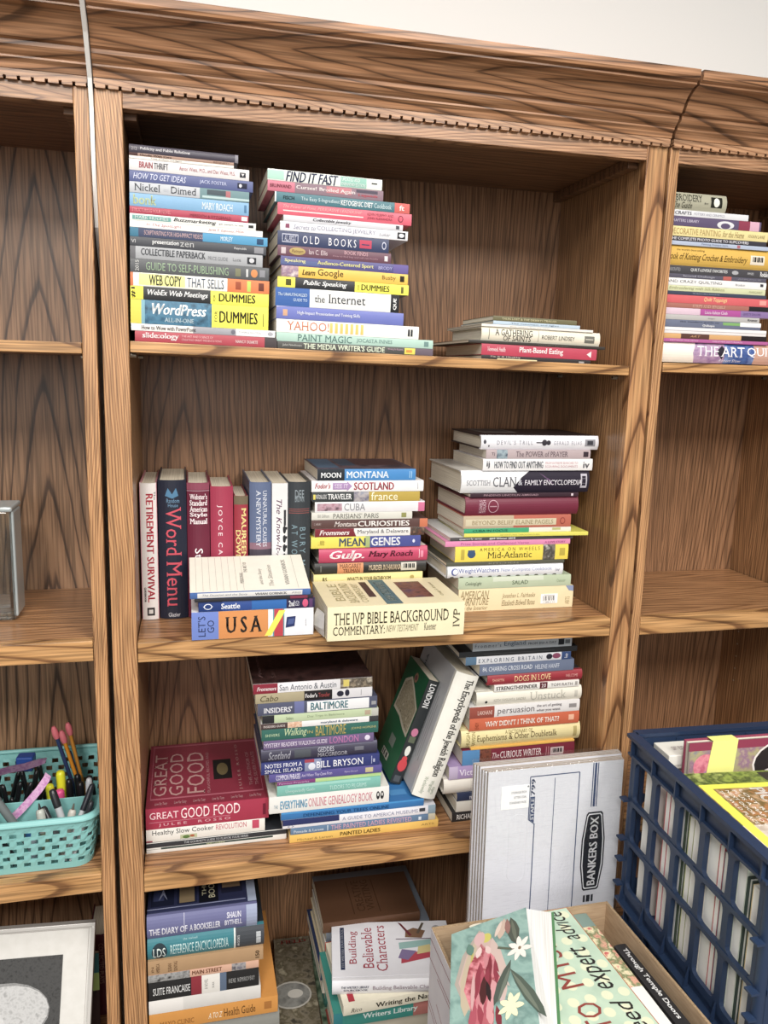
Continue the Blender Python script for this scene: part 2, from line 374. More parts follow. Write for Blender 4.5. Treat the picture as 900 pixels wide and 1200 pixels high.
def bookcase(name, label, x0, x1, sl, sr, backm, stile_r, shelves, xw0=None, xw1=None, ends=(True, True)):
    """x0..x1 outer width, sl/sr stile widths; shelves: (top z, thickness, inset, kind)"""
    r = empty(name, (x0, 0, FLOOR), (0, 0, 0), label, 'bookcase')
    w = x1-x0; F = FLOOR
    def P(mb, nm, lab=None): return mb.build(nm, r, Matrix.Translation((0, 0, -F)), lab)
    t = 0.019
    a0, a1 = sl, w-sr
    m = MB(); m.box(t, w-t, 0.325, 0.333, F+0.02, 1.63, backm); P(m, 'back_panel')
    li, ri = max(sl-0.001, t), w-max(sr-0.002, t)
    m = MB(); m.box(0.001, li, 0.019, 0.333, F+0.001, 1.632, W_SIDE)
    P(m, 'side_panel')
    m = MB(); m.box(ri, w-0.001, 0.019, 0.333, F+0.001, 1.632, W_SIDE)
    for zz in (0.54, 0.57, 0.60, 0.63, 0.66):
        for yy in (0.27,):
            m.add([(ri-0.0004, yy+0.0022*math.cos(k*PI/4), zz+0.0022*math.sin(k*PI/4)) for k in range(8)], [tuple(range(8))], ink('b8a890'))
    P(m, 'side_panel')
    m = MB(); m.box(0, sl, 0, 0.019, F, ZDENT, W_STILE, 0.0012); P(m, 'stile')
    m = MB(); m.box(w-sr, w, 0, 0.019, F, ZDENT, stile_r, 0.0012); P(m, 'stile')
    m = MB(); m.box(sl, w-sr, 0.0006, 0.019, ZRAIL, ZDENT, W_RAIL, 0.001); P(m, 'top_rail')
    m = MB(); m.box(sl+.002, ri-.002, 0.0195, 0.325, 1.6075, 1.63, W_TOP); P(m, 'top_board')
    m = MB(); m.box(ri-0.019, ri-0.0005, 0.03, 0.322, 1.59, 1.6073, W_TOP, 0.001); P(m, 'cleat')
    m = MB(); m.box(li+0.0005, li+0.019, 0.03, 0.322, 1.59, 1.6073, W_TOP, 0.001); P(m, 'cleat')
    # crown
    m = MB(); m.recalc = True; m.prism_x(CROWN, 0.0, w, W_CROWN); P(m, 'crown_molding')
    # dentil strip: a band with square notches along its lower edge
    m = MB(); z0, z1 = ZDENT-0.001, 1.6335
    m.box(0.0005, w-0.0005, -0.0065, 0.018, z0+0.0045, z1, W_RAIL, 0)
    n = int(round(w/0.0178)); p = w/n; g = 0.0042
    for i in range(n):
        m.box(i*p+g/2, (i+1)*p-g/2, -0.0065, 0.018, z0, z0+0.0045, W_RAIL)
    P(m, 'dentil_strip')
    for (zt, th, tilt, kind, yf) in shelves:
        def P(mb, nm, lab=None, par=r):
            return mb.build(nm, par, Matrix.Translation((0, 0, -F)) @ Matrix.Translation((0.455, 0, zt)) @ Matrix.Rotation(tilt, 4, 'Y') @ Matrix.Translation((-0.455, 0, -zt)), lab)
        m = MB()
        xa, xb = (sl+0.0008, w-sr-0.0008) if kind == 'fixed' else (li+0.0025, ri-0.0025)
        m.box(xa, xb, yf+0.0195, 0.3245, zt-th, zt, W_SHELF)
        s = P(m, 'shelf')
        m = MB(); m.box(xa, xb, yf, yf+0.019, zt-th, zt, W_EDGE, 0.0012); P(m, 'edge_band', None, s)
        if kind == 'pins':
            for xx in (li, ri):
                for yy in (yf+0.045, 0.27):
                    d = 1 if xx == li else -1
                    q = MB(); q.tube([(xx, yy, zt-th-0.004), (xx+d*0.009, yy, zt-th-0.004)], 0.0037, plastic('b9b2a4', 0.3, 'zinc', 0.7), 12)
                    q.tube([(xx+d*0.0091, yy, zt-th-0.004), (xx+d*0.0095, yy, zt-th-0.004)], 0.0018, ink('181614'), 10)
                    P(q, 'shelf_pin')
    m = MB(); m.box(sl, w-sr, 0.002, 0.019, F, ZD-TB, W_RAIL, 0.001); m.build('kick_board', r, Matrix.Translation((0, 0, -F)))
    return r
FX = lambda z: (z, TB, 0, 'fixed', 0.0)
bookcase('bookcase', 'middle oak bookcase with four book-filled shelves and dentil crown', 0.0, 0.914, 0.0377, 0.0382, W_BACK, W_STILE2,
         [FX(ZD), FX(ZC), FX(ZB), (1.2655, 0.0165, 0.0171, 'pins', 0.003)])
bookcase('bookcase', 'left oak bookcase holding the teal pen basket and leaning framed print', -0.922, -0.0078, 0.0382, 0.0205, W_BACKL, W_STILE,
         [FX(ZD), FX(0.403), FX(0.807), (1.268, 0.0165, 0, 'pins', 0.003)])
bookcase('bookcase', 'narrower oak bookcase at right with craft books on its top shelf', 0.9192, 1.405, 0.0172, 0.0382, W_BACK, W_STILE,
         [FX(ZD), FX(ZC), FX(0.798), (1.266, 0.0165, 0, 'pins', 0.003)])
def sticker(root, L, T, a):
    u0, u1, v0, v1 = a
    m = MB(); m.box(u0*L, u1*L, -0.0008, -0.0001, v0*T, v1*T, ink('f6f4f0'))
    fm = lambda u, v, h: Vector(((u0+(u1-u0)*u)*L, -0.0008-h, (v0+(v1-v0)*v)*T))
    decorate(m, [('p', .12+.075*i, .12+.075*i+.02+.012*(i % 3), '222222', .3, .8) for i in range(10)] + [('t', .15, .85, .08, .22, '9 780812 214', '444444'), ('t', .2, .8, .84, .95, 'bookstore', '888888')], fm)
    m.build('barcode_sticker', root, None, 'white barcode sticker')

# ================= stacked books
# --- books in the tall left stack on the top shelf of the middle bookcase
GRP = 'books in the tall left stack on the top shelf of the middle bookcase'
book('paperback_book', 'crimson paperback at the bottom of the tall left stack', GRP, (0.0465, 0.0040, 1.2729), 0.2129, 0.0154, 0.200, 'b4404e', [('t', 0.05, 0.3, 0.2, 0.88, 'slide:ology', 'f0e4e2', 'b'), ('t', 0.32, 0.54, 0.58, 0.78, 'THE ART AND SCIENCE OF', 'e0b0b0', ''), ('t', 0.32, 0.6, 0.25, 0.45, 'CREATING GREAT PRESENTATIONS', 'e0b0b0', ''), ('t', 0.7, 0.86, 0.3, 0.6, 'NANCY DUARTE', 'f0d8d6', 'b'), ('p', 0.91, 1, '4c4446', 0.0, 1.0)], hard=False, rot=(0, 0.0171, math.radians(0)))
book('paperback_book', 'white and grey paperback on slides under the thick blue one', GRP, (0.0414, 0.0040, 1.2887), 0.2151, 0.0102, 0.200, '9c9ba3', [('p', 0, 0.42, 'e8e4e0', 0.0, 1.0), ('t', 0.07, 0.44, 0.2, 0.8, 'How to Wow with PowerPoint', '4c4240', 'b'), ('p', 0.72, 1, 'ecebea', 0.0, 1.0), ('t', 0.74, 0.9, 0.4, 0.7, 'POWERFUL SOLUTIONS', '8a8a90', ''), ('e', 0.7, 0.5, 0.015, 0.35, '70707c', 0.0), ('e', 0.965, 0.5, 0.02, 0.3, 'a8a8b0', 0.0)], hard=False, rot=(0, 0.0171, math.radians(0)))
book('paperback_book', 'thick paperback with blue and yellow halves, all-in-one guide in left stack', GRP, (0.0410, 0.0040, 1.2992), 0.2047, 0.0350, 0.190, '3d6480', [('p', 0, 0.075, 'dfd03c', 0.0, 1.0), ('p', 0.075, 0.1, '7fb0c0', 0.0, 1.0), ('p', 0.1, 0.58, MOT('water', ['1f4258', '4a7c98', '2e5872'], 70), 0.0, 1.0), ('t', 0.15, 0.54, 0.42, 0.88, 'WordPress', 'f6f8f8', 'bi'), ('t', 0.24, 0.45, 0.12, 0.3, 'ALL-IN-ONE', 'c8dce6', 'b'), ('p', 0.58, 1, 'f2ea34', 0.0, 1.0), ('t', 0.6, 0.62, 0.25, 0.7, 'FOR', '1c1c1c', 'v'), ('t', 0.635, 0.92, 0.22, 0.72, 'DUMMIES', '2e2c18', 'b'), ('p', 0.96, 0.965, '555530', 0.15, 0.7)], hard=False, rot=(0, 0.0171, math.radians(0)))
book('paperback_book', 'black paperback with yellow ends on web meetings in the left stack', GRP, (0.0416, 0.0040, 1.3345), 0.2048, 0.0190, 0.180, '2a2b2e', [('p', 0, 0.09, 'ecdf2e', 0.0, 1.0), ('t', 0.005, 0.035, 0.1, 0.9, '#1', '1c1c1c', 'bv'), ('t', 0.12, 0.55, 0.25, 0.8, 'WebEx Web Meetings', 'f4f4f4', 'bi'), ('p', 0.57, 1, 'f2ea34', 0.0, 1.0), ('t', 0.59, 0.605, 0.2, 0.7, 'FOR', '1c1c1c', 'v'), ('t', 0.63, 0.9, 0.2, 0.85, 'DUMMIES', '2e2c18', 'b')], hard=False, rot=(0, 0.0171, math.radians(0)))
book('paperback_book', 'white paperback with yellow patch and orange end on web copy', GRP, (0.0419, 0.0040, 1.3538), 0.2053, 0.0194, 0.170, 'e8e6e0', [('p', 0, 0.02, 'd87848', 0.0, 1.0), ('p', 0.06, 0.385, 'f2ee8c', 0.1, 0.95), ('t', 0.13, 0.36, 0.12, 0.9, 'WEB COPY', '3c3c38', 'b'), ('t', 0.4, 0.665, 0.15, 0.85, 'THAT SELLS', '34445c', ''), ('p', 0.69, 1, 'e07c46', 0.0, 1.0), ('p', 0.835, 0.862, 'b8d050', 0.1, 0.9), ('p', 0.75, 0.79, 'a04c2c', 0.2, 0.8), ('p', 0.92, 0.96, '70382c', 0.2, 0.8)], hard=False, rot=(0, 0.0171, math.radians(0)))
book('paperback_book', 'dark grey paperback guide to self-publishing in the left stack', GRP, (0.0423, 0.0040, 1.3735), 0.2044, 0.0193, 0.200, '55575a', [('t', 0.035, 0.06, 0.1, 0.9, '2015', 'd0d0cc', 'v'), ('t', 0.11, 0.7, 0.2, 0.8, 'GUIDE TO SELF-PUBLISHING', '95b08c', ''), ('e', 0.89, 0.5, 0.025, 0.32, 'd6884a', 0.0), ('p', 0.75, 0.79, '7c7c60', 0.2, 0.8), ('p', 0.83, 0.845, 'c8c8c8', 0.2, 0.8), ('p', 0.93, 0.97, '8a8a90', 0.25, 0.8)], hard=False, rot=(0, 0.0171, math.radians(0)))
book('paperback_book', 'grey paperback collectible paperback price guide in the left stack', GRP, (0.0426, 0.0040, 1.3931), 0.1943, 0.0178, 0.180, 'a4a6aa', [('p', 0, 0.04, '6c6c70', 0.0, 1.0), ('t', 0.08, 0.56, 0.3, 0.85, 'COLLECTIBLE PAPERBACK', '44464c', 'b'), ('t', 0.58, 0.73, 0.3, 0.6, 'PRICE GUIDE', '7a7c80', ''), ('t', 0.77, 0.83, 0.35, 0.6, 'Luce', '6a6a6e', ''), ('p', 0.88, 0.95, '303136', 0.2, 0.75), ('e', 0.915, 0.5, 0.02, 0.2, 'c8c8cc', 0.0)], hard=False, rot=(0, 0.0171, math.radians(0)))
book('paperback_book', 'charcoal paperback spine with white lowercase presentation title', GRP, (0.0429, 0.0040, 1.4112), 0.1993, 0.0128, 0.190, '42444b', [('t', 0.01, 0.04, 0.3, 0.7, 'VI', 'c8c8c8', ''), ('t', 0.16, 0.35, 0.2, 0.8, 'presentation', 'f0f0f0', 'b'), ('t', 0.36, 0.46, 0.25, 0.75, 'zen', 'b8b8b8', ''), ('t', 0.76, 0.85, 0.35, 0.7, 'Reynolds', 'd8d8d8', ''), ('p', 0.91, 0.98, '8a8a90', 0.15, 0.85)], hard=False, rot=(0, 0.0171, math.radians(0)))
book('paperback_book', 'blue paperback on scriptwriting with pale lettering in the left stack', GRP, (0.0432, 0.0040, 1.4243), 0.2011, 0.0128, 0.180, '5577a0', [('p', 0, 0.06, '3f7a96', 0.0, 1.0), ('p', 0.06, 0.52, '48506c', 0.0, 1.0), ('t', 0.1, 0.52, 0.25, 0.75, 'SCRIPTWRITING FOR HIGH-IMPACT VIDEOS', 'c8a4a4', ''), ('p', 0.52, 1, '4f9ac4', 0.0, 1.0), ('t', 0.65, 0.74, 0.25, 0.75, 'MORLEY', 'e0eef6', 'b'), ('p', 0.92, 0.97, '284a6c', 0.15, 0.8)], hard=False, rot=(0, 0.0171, math.radians(0)))
book('paperback_book', 'white paperback with red italic lettering on stage fright, left stack', GRP, (0.0434, 0.0040, 1.4374), 0.1937, 0.0087, 0.160, 'eeebe6', [('t', 0.12, 0.38, 0.25, 0.8, 'In The SpotLight', 'b0606a', 'i'), ('t', 0.58, 0.86, 0.25, 0.8, 'Janet E. Esposito, MSW', 'a04a54', 'i')], hard=False, rot=(0, 0.0171, math.radians(0)))
book('paperback_book', 'white paperback with teal author block below the red novel guide', GRP, (0.0435, 0.0040, 1.4464), 0.1833, 0.0101, 0.150, 'e3e2dc', [('p', 0.02, 0.32, '6aa49e', 0.2, 0.8), ('t', 0.04, 0.3, 0.3, 0.7, 'MARK HUGHES', 'dceae6', 'b'), ('t', 0.34, 0.68, 0.2, 0.85, 'Buzzmarketing', '2c2c30', 'bi'), ('t', 0.7, 0.9, 0.35, 0.65, 'get people to talk', '6a6a6a', ''), ('p', 0.94, 0.98, '303030', 0.3, 0.7)], hard=False, rot=(0, 0.0171, math.radians(0)))
book('paperback_book', 'red paperback on structuring your novel in the tall left stack', GRP, (0.0437, 0.0040, 1.4568), 0.1719, 0.0098, 0.140, 'b23550', [('t', 0.02, 0.34, 0.25, 0.75, 'STRUCTURING YOUR NOVEL', 'e48a94', 'b'), ('t', 0.5, 0.85, 0.2, 0.6, 'MEREDITH & FITZGERALD', '701828', ''), ('p', 0.94, 0.99, 'e8dcd8', 0.2, 0.8)], hard=False, rot=(0, 0.0171, math.radians(0)))
book('paperback_book', 'light blue paperback spine reading bonk in the tall left stack', GRP, (0.0439, 0.0040, 1.4669), 0.1723, 0.0185, 0.150, '78a9cf', [('t', 0.03, 0.22, 0.15, 0.9, 'bonk', 'b9c89c', 'b'), ('t', 0.6, 0.86, 0.2, 0.75, 'MARY ROACH', 'e2edf4', 'b'), ('p', 0.96, 0.98, '4a7aa0', 0.2, 0.8)], hard=False, rot=(0, 0.0171, math.radians(0)))
book('paperback_book', 'grey and teal paperback spine reading Nickel and Dimed', GRP, (0.0442, 0.0040, 1.4858), 0.1726, 0.0151, 0.150, 'b9bcc2', [('t', 0.04, 0.25, 0.2, 0.85, 'Nickel', '3c3e46', 's'), ('t', 0.28, 0.32, 0.3, 0.65, 'and', 'b8bcc4', ''), ('t', 0.34, 0.55, 0.2, 0.85, 'Dimed', '3c3e46', 's'), ('p', 0.58, 1, '6f8f94', 0.0, 1.0), ('p', 0.64, 0.8, '48545c', 0.4, 0.9), ('p', 0.8, 0.84, 'b06a70', 0.3, 0.9), ('p', 0.6, 1, 'b8cfd0', 0.1, 0.3)], hard=False, rot=(0, 0.0171, math.radians(0)))
book('paperback_book', 'slate blue paperback spine reading How to get ideas', GRP, (0.0445, 0.0040, 1.5011), 0.1781, 0.0154, 0.150, '525c8e', [('t', 0.03, 0.45, 0.25, 0.8, 'HOW TO GET IDEAS', 'd4d8ec', 'i'), ('t', 0.56, 0.78, 0.3, 0.7, 'JACK FOSTER', 'c4cae6', ''), ('p', 0.87, 0.95, '20243c', 0.25, 0.75), ('e', 0.895, 0.5, 0.012, 0.17, 'd8d8e0', 0.0)], hard=False, rot=(0, 0.0171, math.radians(0)))
book('paperback_book', 'light grey paperback with red and black Brain title near top of left stack', GRP, (0.0447, 0.0040, 1.5168), 0.1721, 0.0156, 0.160, 'd6d2d2', [('t', 0.08, 0.19, 0.25, 0.8, 'BRAIN', 'a83844', 'b'), ('t', 0.2, 0.32, 0.25, 0.8, 'THRIFT', '40414a', 'b'), ('t', 0.41, 0.88, 0.3, 0.7, 'Aaron Wiess, M.D., and Dan Wiess, M.S.', 'a04a54', ''), ('p', 0.92, 0.97, '30303a', 0.25, 0.7), ('g', 'd6d2d2', [(0.93, 0.6), (0.96, 0.6), (0.945, 0.35)])], hard=False, rot=(0, 0.0171, math.radians(0)))
book('paperback_book', 'thin cream paperback third from top of the tall left stack', GRP, (0.0450, 0.0040, 1.5327), 0.1493, 0.0036, 0.150, 'e4dcd2', [('t', 0.2, 0.5, 0.2, 0.8, 'The Public Ledger', '4a4a4a', '')], hard=False, rot=(0, 0.0171, math.radians(0)))
book('paperback_book', 'thin tan and brown paperback second from top of the tall left stack', GRP, (0.0451, 0.0040, 1.5365), 0.1493, 0.0041, 0.150, 'a07c68', [('p', 0, 0.08, '4a2c2a', 0.0, 1.0), ('t', 0.1, 0.4, 0.2, 0.8, 'Handle With Care', '40302c', 'b'), ('t', 0.8, 0.96, 0.25, 0.75, 'BENNETT', '6d4a3c', '')], hard=False, rot=(0, 0.0171, math.radians(0)))
book('hardcover_book', 'dark grey hardcover on public relations topping the tall left stack', GRP, (0.0451, 0.0040, 1.5409), 0.1557, 0.0113, 0.170, '4b4653', [('t', 0.1, 0.55, 0.3, 0.75, 'Publicity and Public Relations', 'd8d4d6', 'b'), ('t', 0.02, 0.07, 0.3, 0.7, '212', 'b8b0b4', ''), ('p', 0.97, 1, '8c8890', 0.0, 1.0)], hard=True, rot=(0, 0.0171, math.radians(0)))
# --- books in the second stack on the top shelf of the middle bookcase
GRP = 'books in the second stack on the top shelf of the middle bookcase'
book('paperback_book', 'dark grey paperback media guide at the bottom of the second stack', GRP, (0.2604, 0.0040, 1.2692), 0.2546, 0.0109, 0.210, '4d4c49', [('t', 0.03, 0.15, 0.3, 0.7, 'John Newhouse', 'c0c0b8', ''), ('t', 0.16, 0.68, 0.12, 0.9, "THE MEDIA WRITER'S GUIDE", 'e4ecd0', 'b'), ('t', 0.7, 0.8, 0.5, 0.8, 'Writing for Business', 'c8a0b0', ''), ('p', 0.81, 0.88, 'e0d040', 0.05, 0.95), ('p', 0.82, 0.86, 'd08c30', 0.3, 0.7), ('p', 0.88, 1, '6a5c68', 0.0, 1.0)], hard=False, rot=(0, 0.0171, math.radians(0)))
book('paperback_book', 'pale sea green paperback spine reading Paint magic', GRP, (0.2583, 0.0040, 1.2805), 0.2563, 0.0134, 0.220, 'a9cabc', [('t', 0.13, 0.47, 0.12, 0.9, 'PAINT MAGIC', '4c6c68', 's'), ('t', 0.5, 0.73, 0.2, 0.75, 'JOCASTA INNES', '5c7c78', 's'), ('p', 0.94, 0.97, '6c8c88', 0.2, 0.8)], hard=False, rot=(0, 0.0171, math.radians(0)))
book('paperback_book', 'white paperback with red exclaiming title and yellow stripes, second stack', GRP, (0.2582, 0.0040, 1.2942), 0.2315, 0.0201, 0.200, 'ecebe4', [('t', 0.07, 0.36, 0.2, 0.88, 'YAHOO!', 'c8704c', 's'), ('p', 0.365, 0.385, 'e8c060', 0.12, 0.9), ('p', 0.40099999999999997, 0.421, 'e8c060', 0.12, 0.9), ('p', 0.437, 0.457, 'e8c060', 0.12, 0.9), ('p', 0.473, 0.493, 'e8c060', 0.12, 0.9), ('p', 0.509, 0.529, 'e8c060', 0.12, 0.9), ('p', 0.5449999999999999, 0.565, 'e8c060', 0.12, 0.9), ('p', 0.581, 0.601, 'e8c060', 0.12, 0.9), ('p', 0.92, 0.955, '303034', 0.2, 0.75), ('p', 0.935, 0.94, 'ecebe4', 0.2, 0.75)], hard=False, rot=(0, 0.0171, math.radians(0)))
book('paperback_book', 'periwinkle blue paperback on presentation skills in the second stack', GRP, (0.2581, 0.0040, 1.3147), 0.2051, 0.0194, 0.170, '6a74be', [('p', 0.05, 0.085, 'd0a080', 0.25, 0.75), ('t', 0.16, 0.65, 0.35, 0.68, 'High-Impact Presentation and Training Skills', 'e8eaf8', 'b'), ('g', 'b8b4e0', [(0, 0.9), (0.1, 1), (0, 1)])], hard=False, rot=(0, 0.0171, math.radians(0)))
book('paperback_book', 'white and blue paperback guide to the internet in the second stack', GRP, (0.2566, 0.0040, 1.3344), 0.1985, 0.0280, 0.190, 'e2e2e0', [('p', 0, 0.27, '3c66ac', 0.0, 1.0), ('t', 0.02, 0.25, 0.55, 0.72, 'The UNAUTHORIZED', 'd0e0f0', 'b'), ('t', 0.14, 0.25, 0.28, 0.44, 'GUIDE TO', 'd0e0f0', ''), ('t', 0.31, 0.39, 0.3, 0.68, 'the', '2c2c34', 's'), ('t', 0.42, 0.72, 0.3, 0.78, 'Internet', '2c2c34', 's'), ('p', 0.93, 1, '28282c', 0.0, 1.0), ('t', 0.95, 0.98, 0.15, 0.8, 'QUE', 'f0f0f0', 'bv')], hard=False, rot=(0, 0.0171, math.radians(0)))
book('paperback_book', 'black and yellow public speaking paperback in the second stack', GRP, (0.2600, 0.0040, 1.3626), 0.2102, 0.0157, 0.170, '2a2b2e', [('p', 0, 0.13, 'eee232', 0.0, 1.0), ('p', 0.06, 0.1, '50501c', 0.2, 0.8), ('t', 0.19, 0.52, 0.22, 0.8, 'Public Speaking', 'f4f4f4', 'bi'), ('p', 0.58, 1, 'f2ea34', 0.0, 1.0), ('t', 0.6, 0.615, 0.25, 0.7, 'FOR', '1c1c1c', 'v'), ('t', 0.63, 0.85, 0.2, 0.8, 'DUMMIES', '4a461c', 'b'), ('p', 0.94, 0.96, '6a6428', 0.15, 0.8)], hard=False, rot=(0, 0.0171, math.radians(0)))
book('paperback_book', 'golden yellow paperback on web searching with a photo at its left end', GRP, (0.2657, 0.0040, 1.3786), 0.2029, 0.0165, 0.170, 'e8b932', [('p', 0, 0.13, MOT('face', ['c8a8a0', '8c7088', 'e0d0cc'], 90), 0.0, 1.0), ('t', 0.16, 0.26, 0.25, 0.75, 'Learn', '2c2410', 'bi'), ('t', 0.28, 0.48, 0.12, 0.9, 'Google', '2c2410', 's'), ('t', 0.79, 0.9, 0.25, 0.75, 'Busby', '6a5418', ''), ('p', 0.935, 0.97, '2c2410', 0.25, 0.8)], hard=False, rot=(0, 0.0171, math.radians(0)))
book('paperback_book', 'violet paperback with yellow lettering on public speaking', GRP, (0.2646, 0.0040, 1.3954), 0.2041, 0.0139, 0.180, '54508a', [('p', 0, 0.3, '5e6a98', 0.1, 0.6), ('t', 0.03, 0.19, 0.3, 0.75, 'Speaking', 'e8e4a4', 'b'), ('t', 0.28, 0.72, 0.22, 0.75, 'Audience-Centered Sport', 'e6e08c', 'b'), ('t', 0.76, 0.87, 0.3, 0.65, 'BRODY', 'b4b0dc', ''), ('p', 0.88, 1, '6a5c9c', 0.0, 1.0)], hard=False, rot=(0, 0.0171, math.radians(0)))
book('paperback_book', 'mauve brown paperback with gold oval on book finds', GRP, (0.2599, 0.0040, 1.4096), 0.1799, 0.0156, 0.140, '6c4454', [('p', 0.03, 0.07, 'c8b8bc', 0.2, 0.8), ('e', 0.17, 0.5, 0.07, 0.36, 'b49a58', 0.0), ('t', 0.12, 0.22, 0.35, 0.65, 'Putnam', '5c3c30', 'i'), ('t', 0.27, 0.43, 0.3, 0.75, 'Ian C. Ellis', 'd8c4c8', ''), ('t', 0.58, 0.79, 0.55, 0.9, 'BOOK FINDS', 'd0a0a8', 's'), ('t', 0.48, 0.88, 0.2, 0.42, 'How to find buy and sell rare books', 'b48c98', ''), ('p', 0.94, 0.97, 'd8d0d4', 0.2, 0.7)], hard=False, rot=(0, 0.0171, math.radians(0)))
book('paperback_book', 'navy paperback spine reading old books in the second stack', GRP, (0.2597, 0.0040, 1.4255), 0.1760, 0.0210, 0.140, '343e62', [('p', 0.04, 0.18, 'c8cadc', 0.2, 0.8), ('p', 0.045, 0.175, '343e62', 0.26, 0.74), ('t', 0.06, 0.165, 0.3, 0.7, 'ALL ABOUT', 'c8cadc', 'b'), ('t', 0.22, 0.7, 0.2, 0.75, 'OLD  BOOKS', 'e6e4ea', 'sw'), ('p', 0.73, 0.84, 'c0405c', 0.2, 0.8), ('p', 0.75, 0.82, '343e62', 0.42, 0.5), ('e', 0.955, 0.5, 0.02, 0.28, 'c8cadc', 0.0), ('e', 0.955, 0.5, 0.014, 0.2, '343e62', 0.0)], hard=False, rot=(0, 0.0171, math.radians(0)))
book('paperback_book', 'white paperback on collecting jewelry in the second stack', GRP, (0.2637, 0.0040, 1.4467), 0.2026, 0.0138, 0.160, 'dddce0', [('p', 0.04, 0.07, '8c4864', 0.3, 0.75), ('t', 0.1, 0.27, 0.25, 0.75, 'Secrets to', '8c8ca4', 'i'), ('t', 0.28, 0.74, 0.22, 0.78, 'COLLECTING JEWELRY', '8c8ca4', ''), ('t', 0.77, 0.86, 0.3, 0.65, 'Luker', '8c8c98', 'i'), ('p', 0.915, 0.98, '28282e', 0.15, 0.85), ('e', 0.948, 0.5, 0.022, 0.22, 'dcdce0', 0.0)], hard=False, rot=(0, 0.0171, math.radians(0)))
book('paperback_book', 'thin grey white jewelry guide in the second stack', GRP, (0.2687, 0.0040, 1.4608), 0.1891, 0.0089, 0.150, 'cdccd2', [('t', 0.24, 0.56, 0.2, 0.8, 'Collectible Jewelry', '3c3c44', 'bi'), ('p', 0.94, 0.97, '505058', 0.2, 0.8)], hard=False, rot=(0, 0.0171, math.radians(0)))
book('paperback_book', 'coral red paperback with white stripe in the second stack', GRP, (0.2596, 0.0040, 1.4701), 0.2121, 0.0173, 0.170, 'd9566c', [('t', 0.04, 0.62, 0.55, 0.85, 'The Power of Point, PERSUASIVE LEADERSHIP', 'e8a0a0', 'i'), ('p', 0.04, 0.63, 'f0d8d6', 0.3, 0.4), ('t', 0.66, 0.86, 0.55, 0.8, 'KEVIN MURPHY AND', '8c2c40', ''), ('t', 0.66, 0.85, 0.2, 0.45, 'JOHN ALEXANDRA', '8c2c40', ''), ('e', 0.915, 0.5, 0.02, 0.3, '7c3040', 0.0), ('e', 0.915, 0.5, 0.014, 0.22, 'd9566c', 0.0)], hard=False, rot=(0, 0.0171, math.radians(0)))
book('paperback_book', 'teal paperback with orange-red end, ketogenic cookbook in second stack', GRP, (0.2553, 0.0040, 1.4878), 0.2126, 0.0149, 0.190, '3f7480', [('p', 0, 0.01, 'e0e0e0', 0.0, 1.0), ('t', 0.06, 0.14, 0.3, 0.65, 'FISCH', '1e2c34', 'b'), ('t', 0.19, 0.47, 0.25, 0.7, 'The Easy 5-Ingredient', 'c8dce0', ''), ('t', 0.48, 0.72, 0.25, 0.75, 'KETOGENIC DIET', 'f4f8f8', 'b'), ('t', 0.73, 0.86, 0.25, 0.75, 'Cookbook', 'c8dce0', ''), ('p', 0.885, 1, 'd2605a', 0.0, 1.0), ('t', 0.92, 0.96, 0.25, 0.75, 'ft', 'f4ecea', 'b')], hard=False, rot=(0, 0.0171, math.radians(0)))
book('paperback_book', 'pink and grey paperback Curses Broiled Again in the second stack', GRP, (0.2444, 0.0040, 1.5032), 0.1801, 0.0151, 0.170, 'c96a80', [('t', 0.02, 0.2, 0.35, 0.7, 'BRUNVAND', '7c3040', 'b'), ('p', 0.23, 1, '8d7480', 0.0, 1.0), ('p', 0.5, 0.72, 'c07880', 0.3, 0.95), ('t', 0.24, 0.75, 0.3, 0.75, 'Curses! Broiled Again', 'f0e6e4', 'b'), ('t', 0.78, 0.95, 0.2, 0.5, 'Legends', 'd05060', 'b'), ('p', 0.76, 0.95, '504858', 0.6, 0.9)], hard=False, rot=(0, 0.0171, math.radians(0)))
book('paperback_book', 'white and mint paperback spine reading Find it fast', GRP, (0.2443, 0.0040, 1.5187), 0.1780, 0.0160, 0.150, 'dfe2da', [('p', 0, 0.14, 'a9d4c2', 0.1, 0.9), ('t', 0.155, 0.61, 0.02, 0.95, 'FIND IT FAST', '262c50', 'bi'), ('p', 0.63, 0.86, '8cc0b0', 0.05, 0.95), ('t', 0.64, 0.8, 0.55, 0.85, 'UPDATED AND', 'e8f2ee', 'b'), ('t', 0.64, 0.85, 0.15, 0.42, 'EXPANDED EDITION', 'e8f2ee', 'b'), ('p', 0.905, 0.955, '2c2c30', 0.5, 0.62)], hard=False, rot=(0, 0.0171, math.radians(0)))
# --- books in the low right stack on the top shelf of the middle bookcase
GRP = 'books in the low right stack on the top shelf of the middle bookcase'
book('magazine', 'thin black magazine with yellow spot at the base of the low right stack', GRP, (0.6172, 0.0500, 1.2631), 0.2069, 0.0072, 0.220, '2f2d2e', [('t', 0.08, 0.35, 0.5, 0.95, 'Fix It & Healthy', 'c8b8b0', 'b'), ('p', 0.14, 0.5, 'd8d0a0', 0.1, 0.4), ('p', 0.89, 0.94, 'a0a0a0', 0.2, 0.6)], hard=False, rot=(0, 0.0171, math.radians(0)))
book('paperback_book', 'red paperback spine reading Plant-Based Eating', GRP, (0.6165, 0.0500, 1.2707), 0.2188, 0.0192, 0.200, 'bc3c56', [('t', 0.05, 0.2, 0.35, 0.75, 'Newsweek Health', 'f0d0d4', 'b'), ('t', 0.32, 0.7, 0.22, 0.85, 'Plant-Based Eating', 'f8eceC', 'b'), ('g', 'f4dcdc', [(0.91, 0.5), (0.95, 0.8), (0.95, 0.2)])], hard=False, rot=(0, 0.0171, math.radians(0)))
